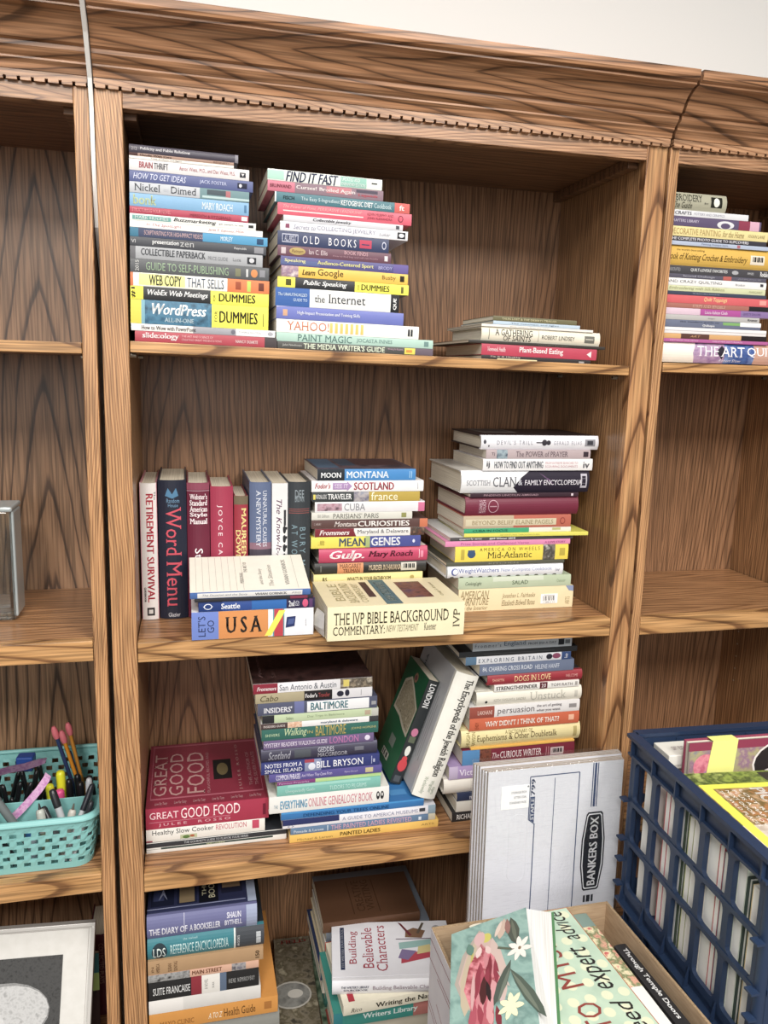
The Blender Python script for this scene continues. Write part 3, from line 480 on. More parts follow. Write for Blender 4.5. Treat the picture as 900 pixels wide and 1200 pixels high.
book('paperback_book', 'thin black oversize cover under the cream hardcover', GRP, (0.5925, 0.0500, 1.2905), 0.2583, 0.0050, 0.250, '37332f', [('t', 0.5, 0.72, 0.2, 0.6, 'READERS REVIEW', '6a6660', '')], hard=False, rot=(0, 0.0171, math.radians(0)))
book('hardcover_book', 'cream hardcover spine reading A Gathering of Saints', GRP, (0.6151, 0.0500, 1.2954), 0.2250, 0.0232, 0.170, 'e3ddc9', [('p', 0.06, 0.065, '6a6458', 0.1, 0.9), ('t', 0.11, 0.42, 0.42, 0.88, 'A GATHERING', '2c2824', 's'), ('t', 0.18, 0.41, 0.05, 0.42, 'OF SAINTS', '2c2824', 's'), ('p', 0.47, 0.473, '6a6458', 0.1, 0.9), ('t', 0.5, 0.78, 0.3, 0.6, 'ROBERT LINDSEY', '3c3834', ''), ('p', 0.865, 0.95, '707068', 0.2, 0.72), ('p', 0.875, 0.94, 'd8d4c4', 0.45, 0.5)], hard=True, rot=(0, 0.0171, math.radians(0)))
book('booklet', 'thin white booklet above the cream hardcover in the low right stack', GRP, (0.6146, 0.0500, 1.3189), 0.2107, 0.0041, 0.190, 'e6e2da', [('t', 0.25, 0.6, 0.3, 0.7, 'Bible readers, facts and notes', '8a8a84', '')], hard=False, rot=(0, 0.0171, math.radians(0)))
book('paperback_book', 'thin pale blue paperback second in the low right stack', GRP, (0.6356, 0.0500, 1.3230), 0.1636, 0.0059, 0.170, 'b5c9da', [('t', 0.2, 0.75, 0.2, 0.7, 'The mountain and lights', '5c7088', '')], hard=False, rot=(0, 0.0171, math.radians(0)))
book('paperback_book', 'thin olive paperback on top of the low right stack', GRP, (0.6352, 0.0500, 1.3292), 0.1574, 0.0081, 0.160, '6d6848', [('t', 0.1, 0.75, 0.3, 0.7, 'TALES LOST & THE DESERTS TRAILED', 'd4cca0', 'b')], hard=False, rot=(0, 0.0171, math.radians(0)))
# --- craft books stacked on the top shelf of the right bookcase
GRP = 'craft books stacked on the top shelf of the right bookcase'
book('hardcover_book', 'thick white, purple and blue hardcover at the base of the craft stack', GRP, (0.9472, 0.0300, 1.2684), 0.2620, 0.0356, 0.220, 'ece6da', [('p', 0.26, 0.52, MOT('quilt', ['8c6c98', 'b89cb8', '6c5484'], 60), 0.0, 1.0), ('g', 'ece6da', [(0.255, 0), (0.285, 0), (0.265, 0.5), (0.29, 1), (0.255, 1)]), ('p', 0.52, 0.76, MOT('quiltb', ['4c6ca8', '38508c', '7c94c4'], 60), 0.0, 1.0), ('p', 0.76, 1, 'c89c88', 0.0, 1.0), ('g', '2c2834', [(0.45, 0.6), (0.5, 0.9), (0.53, 0.6), (0.5, 0.2)]), ('t', 0.3, 0.47, 0.35, 0.85, 'THE', 'f4f0f4', 's'), ('t', 0.49, 0.68, 0.35, 0.85, 'ART', 'f4f0f4', 's'), ('t', 0.7, 0.97, 0.35, 0.85, 'QUILT', 'f4f0f4', 's'), ('t', 0.48, 0.66, 0.08, 0.22, 'Robert Shaw', 'e0dcec', 'i')], hard=True)
book('paperback_book', 'thin magenta paperback resting on the art quilt book', GRP, (0.9451, 0.0300, 1.3043), 0.2279, 0.0059, 0.210, 'b35a98', [('t', 0.1, 0.35, 0.3, 0.7, 'PATTERNS AND MORE', 'dcb0d0', ''), ('t', 0.48, 0.76, 0.3, 0.7, 'TWELVE NEW CRAFT FAVORITES', 'e8c8e0', '')], hard=False)
book('paperback_book', 'thin orange tan paperback with brown panel in the craft stack', GRP, (0.9443, 0.0300, 1.3105), 0.2243, 0.0087, 0.210, 'd2a064', [('p', 0.2, 0.46, '5c3c34', 0.0, 1.0), ('t', 0.28, 0.38, 0.3, 0.7, 'ART', 'c89868', 'i'), ('p', 0.76, 1, '2c2426', 0.0, 1.0)], hard=False)
book('paperback_book', 'thin white paperback below the slate craft book', GRP, (0.9433, 0.0300, 1.3195), 0.2240, 0.0107, 0.210, 'e4e0e0', [('p', 0.0, 1, 'a8a0a4', 0.42, 0.5)], hard=False)
book('paperback_book', 'slate paperback with green and white end in the craft stack', GRP, (0.9422, 0.0300, 1.3305), 0.2118, 0.0127, 0.200, '6a7189', [('t', 0.42, 0.54, 0.1, 0.5, 'Quiltopia', 'f0f0f4', 'b'), ('p', 0.62, 0.79, '78a860', 0.5, 0.9), ('p', 0.79, 1, 'e8e6e6', 0.4, 1), ('t', 0.2, 0.58, 0.62, 0.9, 'the modern guide to', '303444', '')], hard=False)
book('paperback_book', 'thin light grey paperback under the pink and purple one', GRP, (0.9411, 0.0300, 1.3435), 0.2086, 0.0088, 0.200, 'b5b2b0', [('t', 0.48, 0.55, 0.3, 0.6, 'Singer', '6a6a6a', ''), ('t', 0.88, 0.98, 0.3, 0.75, 'Kramer', '40404a', 'b')], hard=False)
book('paperback_book', 'pink and purple paperback in the lower craft stack', GRP, (0.9401, 0.0300, 1.3526), 0.2340, 0.0113, 0.210, 'd8bccc', [('p', 0.36, 0.72, 'b04c98', 0.0, 1.0), ('t', 0.4, 0.6, 0.25, 0.75, 'Laura Ashton Cloth', 'e8d0e4', 'b'), ('p', 0.72, 1, '8a70a4', 0.0, 1.0), ('t', 0.74, 0.9, 0.3, 0.7, 'QUILTS GALORE', '503c6c', '')], hard=False)
book('paperback_book', 'thin brown paperback with black end under the coral one', GRP, (0.9395, 0.0300, 1.3642), 0.2260, 0.0081, 0.200, 'a8685c', [('t', 0.3, 0.6, 0.2, 0.8, 'STRIPS AND SENSIBLE', 'd8a898', 'b'), ('p', 0.82, 1, '28262a', 0.0, 1.0)], hard=False)
book('paperback_book', 'coral red paperback with cream title in the craft stack', GRP, (0.9395, 0.0300, 1.3726), 0.2374, 0.0138, 0.210, 'd65a60', [('t', 0.38, 0.58, 0.2, 0.85, 'Quilt Toppings', 'f0d890', 'i'), ('p', 0.87, 0.93, 'e89890', 0.2, 0.8)], hard=False)
book('paperback_book', 'thin navy paperback under the pale green ribbon book', GRP, (0.9395, 0.0300, 1.3867), 0.2195, 0.0061, 0.200, '3e4458', [('t', 0.3, 0.55, 0.3, 0.7, 'The Quilters Album Remembered', 'a0a8bc', '')], hard=False)
book('paperback_book', 'pale green paperback on silk ribbon in the craft stack', GRP, (0.9395, 0.0300, 1.3931), 0.2167, 0.0096, 0.200, 'cdd0a4', [('t', 0.08, 0.6, 0.2, 0.85, 'Embroidering with Silk Ribbon', '8c8c60', 'si'), ('t', 0.84, 0.97, 0.3, 0.7, 'MARGARET', '98986c', '')], hard=False)
book('paperback_book', 'white paperback spine reading Crazy quilting', GRP, (0.9395, 0.0300, 1.4030), 0.2172, 0.0124, 0.210, 'e8e6e4', [('t', 0.05, 0.57, 0.3, 0.75, 'AND CRAZY QUILTING', '54545a', ''), ('t', 0.7, 0.79, 0.35, 0.65, 'Bradkin', '8a8a90', ''), ('p', 0.94, 0.97, '3c3c44', 0.4, 0.8)], hard=False)
book('paperback_book', 'thin dark slate paperback with red patch in the craft stack', GRP, (0.9395, 0.0300, 1.4157), 0.2159, 0.0070, 0.200, '575464', [('t', 0.2, 0.5, 0.2, 0.8, 'Second Challenge', 'b0b0bc', ''), ('p', 0.58, 0.66, 'b85c54', 0.0, 1.0), ('t', 0.72, 0.95, 0.3, 0.7, 'APPLIQUE', '8c8c98', '')], hard=False)
book('paperback_book', 'black paperback of quilt favorites below the golden hardcover', GRP, (0.9395, 0.0300, 1.4230), 0.2291, 0.0140, 0.210, '47454a', [('t', 0.05, 0.16, 0.3, 0.7, 'HANDCRAFTED', 'a8a8ac', ''), ('t', 0.25, 0.58, 0.3, 0.75, "QUILT-LOVERS' FAVORITES", 'e0e0e0', 'b'), ('e', 0.65, 0.5, 0.03, 0.25, 'a8a8ac', 0.0), ('t', 0.76, 0.82, 0.35, 0.65, 'AWARD', 'c8c8cc', ''), ('t', 0.88, 0.95, 0.2, 0.8, 'Rodale', 'f0f0f0', 'b')], hard=False)
book('hardcover_book', 'golden yellow hardcover big book of knitting in the craft stack', GRP, (0.9395, 0.0300, 1.4374), 0.2260, 0.0342, 0.200, 'dcae3e', [('t', 0.12, 0.37, 0.7, 0.85, "the world's best-selling", '5a4418', 'i'), ('t', 0.04, 0.76, 0.2, 0.62, 'Book of Knitting Crochet & Embroidery', '4a3814', 'si'), ('p', 0.79, 0.92, 'e8dcc8', 0.25, 0.72), ('p', 0.8056, 0.8095, '222222', 0.391, 0.6495), ('p', 0.8165777777777778, 0.8243777777777779, '222222', 0.391, 0.6495), ('p', 0.8275555555555556, 0.8392555555555556, '222222', 0.391, 0.6495), ('p', 0.8385333333333334, 0.8424333333333334, '222222', 0.391, 0.6495), ('p', 0.8495111111111111, 0.8573111111111111, '222222', 0.391, 0.6495), ('p', 0.8604888888888889, 0.8721888888888889, '222222', 0.391, 0.6495), ('p', 0.8714666666666667, 0.8753666666666667, '222222', 0.391, 0.6495), ('p', 0.8824444444444445, 0.8902444444444445, '222222', 0.391, 0.6495), ('p', 0.8934222222222222, 0.9051222222222223, '222222', 0.391, 0.6495)], hard=True)
book('paperback_book', 'thin pale blue paperback below the black slipcovers guide', GRP, (0.9395, 0.0300, 1.4718), 0.2143, 0.0067, 0.200, 'aeb9cf', [('t', 0.35, 0.6, 0.2, 0.8, 'Painting Antique Style', '6a7490', ''), ('p', 0.69, 0.72, 'b06470', 0.1, 0.9)], hard=False)
book('paperback_book', 'black paperback photo guide to slipcovers in the craft stack', GRP, (0.9395, 0.0300, 1.4789), 0.2080, 0.0076, 0.200, '3a3740', [('t', 0.05, 0.82, 0.2, 0.8, 'THE COMPLETE PHOTO GUIDE TO SLIPCOVERS', 'e0dee4', 'b')], hard=False)
book('paperback_book', 'pale yellow paperback on decorative painting in the craft stack', GRP, (0.9395, 0.0300, 1.4868), 0.2101, 0.0167, 0.200, 'e5d48f', [('t', 0.05, 0.53, 0.2, 0.8, 'DECORATIVE PAINTING', 'a8884c', 's'), ('t', 0.55, 0.76, 0.2, 0.8, 'for the Home', '8c7440', 'si'), ('t', 0.8, 0.97, 0.3, 0.65, 'VIVIAN LANE', '8c7c50', 'i')], hard=False)
book('paperback_book', 'dark purple paperback with pink end in the craft stack', GRP, (0.9395, 0.0300, 1.5038), 0.1935, 0.0162, 0.200, '5d5070', [('t', 0.05, 0.34, 0.4, 0.7, 'CRAFTERS LIBRARY', 'c8c0d4', ''), ('e', 0.62, 0.4, 0.09, 0.42, 'd8d8dc', 0.0), ('e', 0.62, 0.3, 0.05, 0.3, '5d5070', 0.0), ('p', 0.76, 0.88, '903850', 0.0, 1.0), ('p', 0.88, 0.98, 'd8a8bc', 0.0, 1.0)], hard=False)
book('paperback_book', 'white paperback second from top of the craft stack', GRP, (0.9395, 0.0300, 1.5203), 0.1653, 0.0102, 0.190, 'dadade', [('t', 0.1, 0.3, 0.25, 0.8, 'CRAFTS', '5c5c68', 'b'), ('t', 0.33, 0.7, 0.3, 0.7, 'POTTERY AND CERAMICS', '9a9aa8', '')], hard=False)
book('hardcover_book', 'grey green hardcover embroidery guide topping the craft stack', GRP, (0.9395, 0.0300, 1.5307), 0.1188, 0.0296, 0.150, 'aaa790', [('t', 0.02, 0.58, 0.5, 0.9, 'EMBROIDERY', '33342c', 's'), ('t', 0.1, 0.42, 0.12, 0.45, 'The Guide', '33342c', 's'), ('t', 0.62, 0.68, 0.4, 0.5, 'Bird', '50504a', ''), ('p', 0.73, 0.92, '26261f', 0.25, 0.85), ('e', 0.825, 0.55, 0.05, 0.26, 'e8e6da', 0.0), ('p', 0.79, 0.87, '26261f', 0.5, 0.58)], hard=True)
# --- travel books stacked in the middle of the second shelf of the middle bookcase
GRP = 'travel books stacked in the middle of the second shelf of the middle bookcase'
book('paperback_book', 'orange paperback at the base of the travel stack behind the cream commentary', GRP, (0.3355, 0.1250, 0.8004), 0.2129, 0.0491, 0.160, 'd69a3c', [('t', 0.1, 0.7, 0.3, 0.7, 'TRAVEL ATLAS', '704c18', '')], hard=False)
book('paperback_book', 'pale yellow paperback second from bottom of the travel stack', GRP, (0.3407, 0.1250, 0.8498), 0.2069, 0.0191, 0.160, 'e6d68c', [('t', 0.08, 0.12, 0.3, 0.7, 'RS', '504828', 'b'), ('t', 0.3, 0.7, 0.3, 0.7, "WHAT'S IN YOUR BATHROOM", '6a5c28', 'b'), ('e', 0.9, 0.5, 0.02, 0.2, 'b09c50', 0.0)], hard=False)
book('hardcover_book', 'black paperback spine with orange author block under the pink hardcover', GRP, (0.3423, 0.1250, 0.8693), 0.2116, 0.0201, 0.150, '2b2a28', [('p', 0.2, 0.43, 'd28c5c', 0.02, 0.98), ('t', 0.22, 0.41, 0.52, 0.9, 'MARGARET', '402818', 's'), ('t', 0.25, 0.4, 0.08, 0.45, 'TRUMAN', '402818', 's'), ('t', 0.48, 0.77, 0.25, 0.75, 'MURDER IN HAVANA', 'd8c0a0', 'b'), ('p', 0.77, 0.91, 'ccc8bc', 0.15, 0.9), ('p', 0.7868, 0.791, '222222', 0.375, 0.7875), ('p', 0.7986222222222222, 0.8070222222222222, '222222', 0.375, 0.7875), ('p', 0.8104444444444444, 0.8230444444444445, '222222', 0.375, 0.7875), ('p', 0.8222666666666667, 0.8264666666666667, '222222', 0.375, 0.7875), ('p', 0.8340888888888889, 0.8424888888888888, '222222', 0.375, 0.7875), ('p', 0.8459111111111112, 0.8585111111111112, '222222', 0.375, 0.7875), ('p', 0.8577333333333333, 0.8619333333333333, '222222', 0.375, 0.7875), ('p', 0.8695555555555556, 0.8779555555555556, '222222', 0.375, 0.7875), ('p', 0.8813777777777778, 0.8939777777777778, '222222', 0.375, 0.7875), ('p', 0.05, 0.06, '6a6a64', 0.2, 0.8)], hard=True)
book('hardcover_book', 'raspberry pink hardcover spine reading Gulp', GRP, (0.3501, 0.1250, 0.8897), 0.2057, 0.0279, 0.150, 'c23b64', [('t', 0.095, 0.41, 0.12, 0.82, 'Gulp.', 'f6e8ea', 'bsi'), ('t', 0.445, 0.86, 0.25, 0.75, 'Mary Roach', '501428', 'bsi'), ('p', 0.92, 0.925, 'f0d0d8', 0.2, 0.8), ('p', 0.935, 0.96, 'e08aa4', 0.25, 0.7)], hard=True, topcol='d9cfc8')
book('paperback_book', 'yellow and blue paperback spine reading Mean genes', GRP, (0.3352, 0.1250, 0.9179), 0.2061, 0.0209, 0.140, 'e4d43e', [('p', 0.49, 0.53, 'a0b070', 0.0, 1.0), ('p', 0.53, 1, '4a5296', 0.0, 1.0), ('t', 0.25, 0.49, 0.14, 0.88, 'MEAN', '4a5c74', 'b'), ('t', 0.54, 0.81, 0.14, 0.88, 'GENES', 'e8eaf0', 'b'), ('t', 0.06, 0.12, 0.3, 0.7, 'Burnham', 'a89834', 'v'), ('e', 0.935, 0.5, 0.012, 0.16, 'd0d4ec', 0.0)], hard=False)
book('paperback_book', 'maroon and white paperback Maryland guide in the travel stack', GRP, (0.3422, 0.1250, 0.9391), 0.2054, 0.0150, 0.140, 'e0dedc', [('p', 0, 0.35, '7c2834', 0.0, 1.0), ('t', 0.04, 0.31, 0.22, 0.82, 'Frommers', 'f4ecec', 'bi'), ('g', '7c2834', [(0.34, 0), (0.37, 0), (0.34, 1)]), ('t', 0.38, 0.85, 0.22, 0.82, 'Maryland & Delaware', '3c3c44', 's'), ('p', 0.87, 1, MOT('crab', ['7c4c3c', '38302c', 'a88068'], 80), 0.0, 1.0)], hard=False)
book('paperback_book', 'dark brown paperback Montana curiosities in the travel stack', GRP, (0.3359, 0.1250, 0.9544), 0.2177, 0.0160, 0.150, '5b3f3c', [('t', 0.02, 0.08, 0.4, 0.65, 'C. HENRY', 'b8a8a4', ''), ('t', 0.19, 0.38, 0.2, 0.8, 'Montana', 'd8ccc8', 'bi'), ('t', 0.39, 0.84, 0.2, 0.82, 'CURIOSITIES', 'f0ece8', 'b'), ('p', 0.93, 1, 'c8704c', 0.0, 1.0)], hard=False)
book('paperback_book', 'pale grey paperback on Parisians in the travel stack', GRP, (0.3357, 0.1250, 0.9707), 0.1877, 0.0134, 0.140, 'd3d1c8', [('t', 0.06, 0.17, 0.3, 0.75, 'Bill Gillham', '8a8a84', ''), ('t', 0.21, 0.66, 0.15, 0.85, "PARISIANS' PARIS", '5a5a54', ''), ('p', 0.89, 0.94, '8c8c50', 0.2, 0.85)], hard=False)
book('paperback_book', 'white paperback Cuba guide with pink end in the travel stack', GRP, (0.3417, 0.1250, 0.9843), 0.2050, 0.0189, 0.140, 'dedce0', [('p', 0.02, 0.24, MOT('cuba', ['8c4c5c', 'b898a4', '5c4450'], 80), 0.15, 0.85), ('t', 0.26, 0.45, 0.15, 0.85, 'CUBA', '84868c', ''), ('p', 0.94, 1, 'd06c94', 0.0, 1.0), ('p', 0.0, 1, 'f4f2f4', 0.9, 1)], hard=False)
book('paperback_book', 'grey and yellow paperback France guide in the travel stack', GRP, (0.3364, 0.1250, 1.0035), 0.2004, 0.0181, 0.150, '343a3c', [('p', 0.01, 0.03, 'd8c850', 0.25, 0.75), ('t', 0.035, 0.13, 0.3, 0.75, 'NATIONAL GEOG', 'e0e0e0', ''), ('t', 0.14, 0.36, 0.25, 0.8, 'TRAVELER', 'ececec', 'b'), ('p', 0.38, 0.52, MOT('abbey', ['4c5070', 'b0a8a8', '7c8498'], 70), 0.0, 1.0), ('p', 0.52, 1, 'b79c38', 0.0, 1.0), ('t', 0.54, 0.79, 0.12, 0.95, 'france', 'efe9cc', '')], hard=False)
book('paperback_book', 'white paperback Scotland travel guide in the travel stack', GRP, (0.3351, 0.1250, 1.0219), 0.2083, 0.0200, 0.150, 'e8e6e8', [('t', 0.03, 0.165, 0.3, 0.8, "Fodor's", 'b03848', 'bi'), ('g', 'a888b8', [(0.185, 0.2), (0.31, 0.2), (0.31, 0.05), (0.355, 0.5), (0.31, 0.95), (0.31, 0.8), (0.185, 0.8)]), ('t', 0.2, 0.32, 0.32, 0.7, 'SEE IT', 'e0d0e8', 'b'), ('t', 0.37, 0.73, 0.15, 0.85, 'SCOTLAND', 'a83040', 'b'), ('p', 0.945, 0.95, 'a0a0a8', 0.2, 0.8)], hard=False)
book('paperback_book', 'blue and black paperback Montana travel guide topping the travel stack', GRP, (0.3456, 0.1250, 1.0422), 0.1821, 0.0208, 0.170, '3b88ca', [('p', 0, 0.27, '2a2f36', 0.0, 1.0), ('t', 0.035, 0.235, 0.25, 0.7, 'MOON', 'f4f6f8', 'b'), ('t', 0.29, 0.72, 0.22, 0.8, 'MONTANA', 'e8f2fa', 'b'), ('p', 0.935, 0.94, 'b8dcf0', 0.2, 0.8), ('p', 0.955, 0.96, 'b8dcf0', 0.2, 0.8)], hard=False, top=[('p', 0, 1, MOT('mont', ['3c3640', '6c5c64', '44404c'], 30), 0.0, 1.0), ('p', 0.02, 0.24, '54708c', 0.1, 0.95), ('p', 0.28, 0.45, '4c5c70', 0.3, 0.95), ('p', 0.45, 0.95, '5c4448', 0.35, 0.95)], topcol='54505c')
# --- books in the tall right stack on the second shelf of the middle bookcase
GRP = 'books in the tall right stack on the second shelf of the middle bookcase'
r = book('paperback_book', 'cream paperback on furniture with barcode sticker at base of the right stack', GRP, (0.6049, 0.0790, 0.8004), 0.2319, 0.0427, 0.200, 'e6d5a8', [('t', 0.01, 0.26, 0.58, 0.92, 'AMERICAN', '8c7850', 'si'), ('t', 0.01, 0.26, 0.28, 0.58, 'FURNITURE', '8c7850', 'si'), ('t', 0.03, 0.25, 0.06, 0.24, 'in the Interior', '8c7850', 'si'), ('t', 0.37, 0.66, 0.5, 0.75, 'Jonathan L. Fairbanks', '8c7850', 'si'), ('t', 0.37, 0.66, 0.2, 0.45, 'Elizabeth Bidwell Bates', '8c7850', 'si'), ('g', '8490b0', [(0.93, 1), (1, 1), (1, 0.75), (0.96, 0.78)]), ('t', 0.93, 0.97, 0.15, 0.5, 'ARTS', 'a89468', 'v')], hard=False)
sticker(r, 0.2319, 0.0427, (0.71, 0.86, 0.22, 0.66))
book('paperback_book', 'pale green cookbook spine reading Salad', GRP, (0.6034, 0.0790, 0.8434), 0.2266, 0.0217, 0.190, 'b4c2a4', [('p', 0.3, 0.75, 'c8d0bc', 0.6, 1), ('t', 0.06, 0.2, 0.25, 0.65, 'CookingLight', '404c38', 'i'), ('t', 0.47, 0.61, 0.3, 0.65, 'SALAD', '4c5c44', ''), ('t', 0.87, 0.95, 0.35, 0.65, 'Oxmoor', '8c9c7c', '')], hard=False)
book('hardcover_book', 'white cookbook hardcover with blue lettering in the right stack', GRP, (0.5792, 0.0790, 0.8654), 0.2332, 0.0232, 0.180, 'e2e4ea', [('p', 0.0, 0.01, '8c8c8c', 0.0, 1.0), ('e', 0.07, 0.5, 0.03, 0.3, '5460a0', 0.0), ('e', 0.075, 0.5, 0.022, 0.22, 'e2e4ea', 0.0), ('t', 0.1, 0.44, 0.3, 0.78, 'WeightWatchers', '5460a0', ''), ('t', 0.46, 0.9, 0.35, 0.72, 'New Complete Cookbook', '98a0c4', ''), ('t', 0.93, 0.97, 0.3, 0.6, 'iw', '8c8ca0', ''), ('g', '5a584c', [(0.03, 0), (0.07, 0), (0.06, 0.1), (0.04, 0.1)]), ('g', '5a584c', [(0.11, 0), (0.15000000000000002, 0), (0.14, 0.1), (0.12, 0.1)]), ('g', '5a584c', [(0.19, 0), (0.23, 0), (0.22, 0.1), (0.2, 0.1)]), ('g', '5a584c', [(0.27, 0), (0.31, 0), (0.3, 0.1), (0.27999999999999997, 0.1)]), ('g', '5a584c', [(0.35, 0), (0.39, 0), (0.38, 0.1), (0.36, 0.1)]), ('g', '5a584c', [(0.43000000000000005, 0), (0.47000000000000003, 0), (0.46, 0.1), (0.44, 0.1)]), ('g', '5a584c', [(0.51, 0), (0.55, 0), (0.54, 0.1), (0.52, 0.1)]), ('g', '5a584c', [(0.5900000000000001, 0), (0.6300000000000001, 0), (0.6200000000000001, 0.1), (0.6000000000000001, 0.1)]), ('g', '5a584c', [(0.67, 0), (0.71, 0), (0.7, 0.1), (0.68, 0.1)]), ('g', '5a584c', [(0.75, 0), (0.79, 0), (0.78, 0.1), (0.76, 0.1)]), ('g', '5a584c', [(0.8300000000000001, 0), (0.8700000000000001, 0), (0.8600000000000001, 0.1), (0.8400000000000001, 0.1)]), ('g', '5a584c', [(0.91, 0), (0.95, 0), (0.94, 0.1), (0.92, 0.1)])], hard=True)
book('paperback_book', 'thin dark olive paperback below the yellow travel guide', GRP, (0.5785, 0.0790, 0.8889), 0.2352, 0.0063, 0.180, '55564a', [('t', 0.35, 0.6, 0.2, 0.7, 'KITCHEN', '8c8c7c', '')], hard=False)
book('paperback_book', 'bright yellow paperback Mid-Atlantic travel guide in the right stack', GRP, (0.5946, 0.0790, 0.8955), 0.2260, 0.0295, 0.160, 'ecd22e', [('e', 0.14, 0.5, 0.035, 0.26, '3c5478', 0.0), ('p', 0.11, 0.17, '3c5478', 0.55, 0.75), ('t', 0.21, 0.74, 0.66, 0.88, 'AMERICA ON WHEELS', '6a6024', 'w'), ('t', 0.28, 0.67, 0.2, 0.6, 'Mid-Atlantic', '4c4824', 's'), ('p', 0.77, 0.88, MOT('wheel', ['8c8478', '403c38', 'c8c4bc'], 80), 0.0, 1.0), ('p', 0.92, 0.97, 'b8a430', 0.25, 0.75), ('p', 0.05, 0.08, 'b8a430', 0.15, 0.8)], hard=False)
book('paperback_book', 'thin pink paperback in the right stack', GRP, (0.5749, 0.0790, 0.9252), 0.2483, 0.0100, 0.200, 'dc85b0', [('t', 0.12, 0.66, 0.25, 0.7, 'Prize Stories and Collected Verse', 'b0588c', ''), ('t', 0.79, 0.96, 0.25, 0.65, 'A LOVE STORY', 'b0588c', 'b')], hard=False)
book('paperback_book', 'thin charcoal quarterly journal in the right stack', GRP, (0.5841, 0.0790, 0.9355), 0.2443, 0.0065, 0.190, '4e4a4c', [('t', 0.07, 0.25, 0.2, 0.8, 'quarterly west', 'e4e4e4', 'b'), ('t', 0.31, 0.52, 0.2, 0.8, '#69 Winter 2010', 'f0f0f0', 'b')], hard=False, topcol='d8d8d8')
book('booklet', 'thin lime yellow booklet jutting right in the right stack', GRP, (0.6107, 0.0790, 0.9423), 0.2452, 0.0069, 0.170, 'dbd44a', [('t', 0.28, 0.6, 0.3, 0.7, 'ADVENTURES THROUGH CUBA', 'a8a03c', '')], hard=False, rot=(0, 0.0000, math.radians(-1.5)))
book('paperback_book', 'green and white paperback spine reading Cuba in focus', GRP, (0.6095, 0.0790, 0.9495), 0.2134, 0.0086, 0.160, 'dcd8cc', [('p', 0, 0.6, '36a070', 0.0, 1.0), ('t', 0.08, 0.4, 0.25, 0.75, 'CUBA IN FOCUS', '1c6048', 'b'), ('p', 0.82, 0.9, 'b0b070', 0.4, 0.9)], hard=False)
book('paperback_book', 'orange-brown and tan paperback spine reading Beyond belief', GRP, (0.6078, 0.0790, 0.9584), 0.2139, 0.0233, 0.160, 'b8604c', [('p', 0, 0.46, 'b8a488', 0.0, 1.0), ('p', 0.02, 0.86, 'cbbfa0', 0.18, 0.72), ('t', 0.08, 0.46, 0.28, 0.62, 'BEYOND BELIEF', '94805c', 's'), ('t', 0.48, 0.83, 0.28, 0.62, 'ELAINE PAGELS', '94805c', 's'), ('e', 0.92, 0.5, 0.025, 0.28, '8c3c34', 0.0), ('e', 0.92, 0.5, 0.018, 0.2, 'b8604c', 0.0)], hard=False)
book('hardcover_book', 'plain maroon hardcover with silver emblem in the right stack', GRP, (0.6107, 0.0790, 0.9821), 0.2245, 0.0334, 0.180, '74243c', [('p', 0.11, 0.18, '7c3c50', 0.1, 0.9), ('t', 0.12, 0.145, 0.15, 0.85, 'KOVELS', 'd0b0b8', 'v'), ('t', 0.15, 0.175, 0.15, 0.85, 'TOUCH', 'd0b0b8', 'v'), ('e', 0.24, 0.5, 0.045, 0.36, 'c49ca8', 0.0), ('e', 0.24, 0.5, 0.04, 0.32, '74243c', 0.0), ('p', 0.237, 0.243, 'c49ca8', 0.15, 0.85), ('p', 0.21, 0.27, 'c49ca8', 0.48, 0.53)], hard=True)
book('paperback_book', 'thin dark purple paperback under the clan encyclopedia', GRP, (0.6190, 0.0790, 1.0158), 0.2147, 0.0076, 0.160, '3a2430', [('t', 0.12, 0.62, 0.3, 0.75, 'FINDING LINCOLN ABROAD', 'b08c98', ''), ('p', 0.93, 0.95, 'd8c8d0', 0.2, 0.8)], hard=False)
book('hardcover_book', 'white and black clan encyclopedia hardcover in the right stack', GRP, (0.6004, 0.0790, 1.0237), 0.2540, 0.0410, 0.200, 'dfdfe2', [('g', '2b2534', [(0.44, 0), (0.4, 0.25), (0.46, 0.7), (0.53, 1), (1, 1), (1, 0)]), ('g', '5c3c64', [(0.46, 0.1), (0.6, 0.4), (0.75, 0.7), (0.62, 0.45)]), ('g', '6a4c70', [(0.6, 0.9), (0.72, 0.3), (0.68, 0.6)]), ('g', 'd8d8dc', [(0.0, 0.75), (0.1, 0.85), (0.2, 0.78), (0.1, 0.72)]), ('t', 0.04, 0.22, 0.35, 0.58, 'SCOTTISH', '7c7c84', 's'), ('t', 0.24, 0.42, 0.28, 0.72, 'CLAN', '54545c', 's'), ('t', 0.435, 0.47, 0.35, 0.6, '&', 'c8c8d0', 's'), ('t', 0.485, 0.94, 0.35, 0.58, 'FAMILY ENCYCLOPEDIA', 'e4e0e8', 's'), ('p', 0.93, 0.98, 'b8b4c0', 0.2, 0.85), ('p', 0.94, 0.97, '2b2534', 0.3, 0.75)], hard=True, topcol='c9c5bd')
book('paperback_book', 'white paperback spine reading How to find out anything', GRP, (0.6405, 0.0790, 1.0650), 0.2180, 0.0215, 0.170, 'e3e1e2', [('t', 0.03, 0.06, 0.2, 0.8, 'ij', '505058', 'b'), ('t', 0.1, 0.54, 0.2, 0.8, 'HOW TO FIND OUT ANYTHING', '3c4450', 'b'), ('t', 0.56, 0.86, 0.55, 0.75, 'FROM EXTREME SEARCHES TO', 'c08c94', ''), ('t', 0.56, 0.86, 0.25, 0.45, 'SCOURING DOCUMENTS', 'c08c94', ''), ('t', 0.91, 0.97, 0.2, 0.75, 'iv', '6a6a70', 'b')], hard=False)
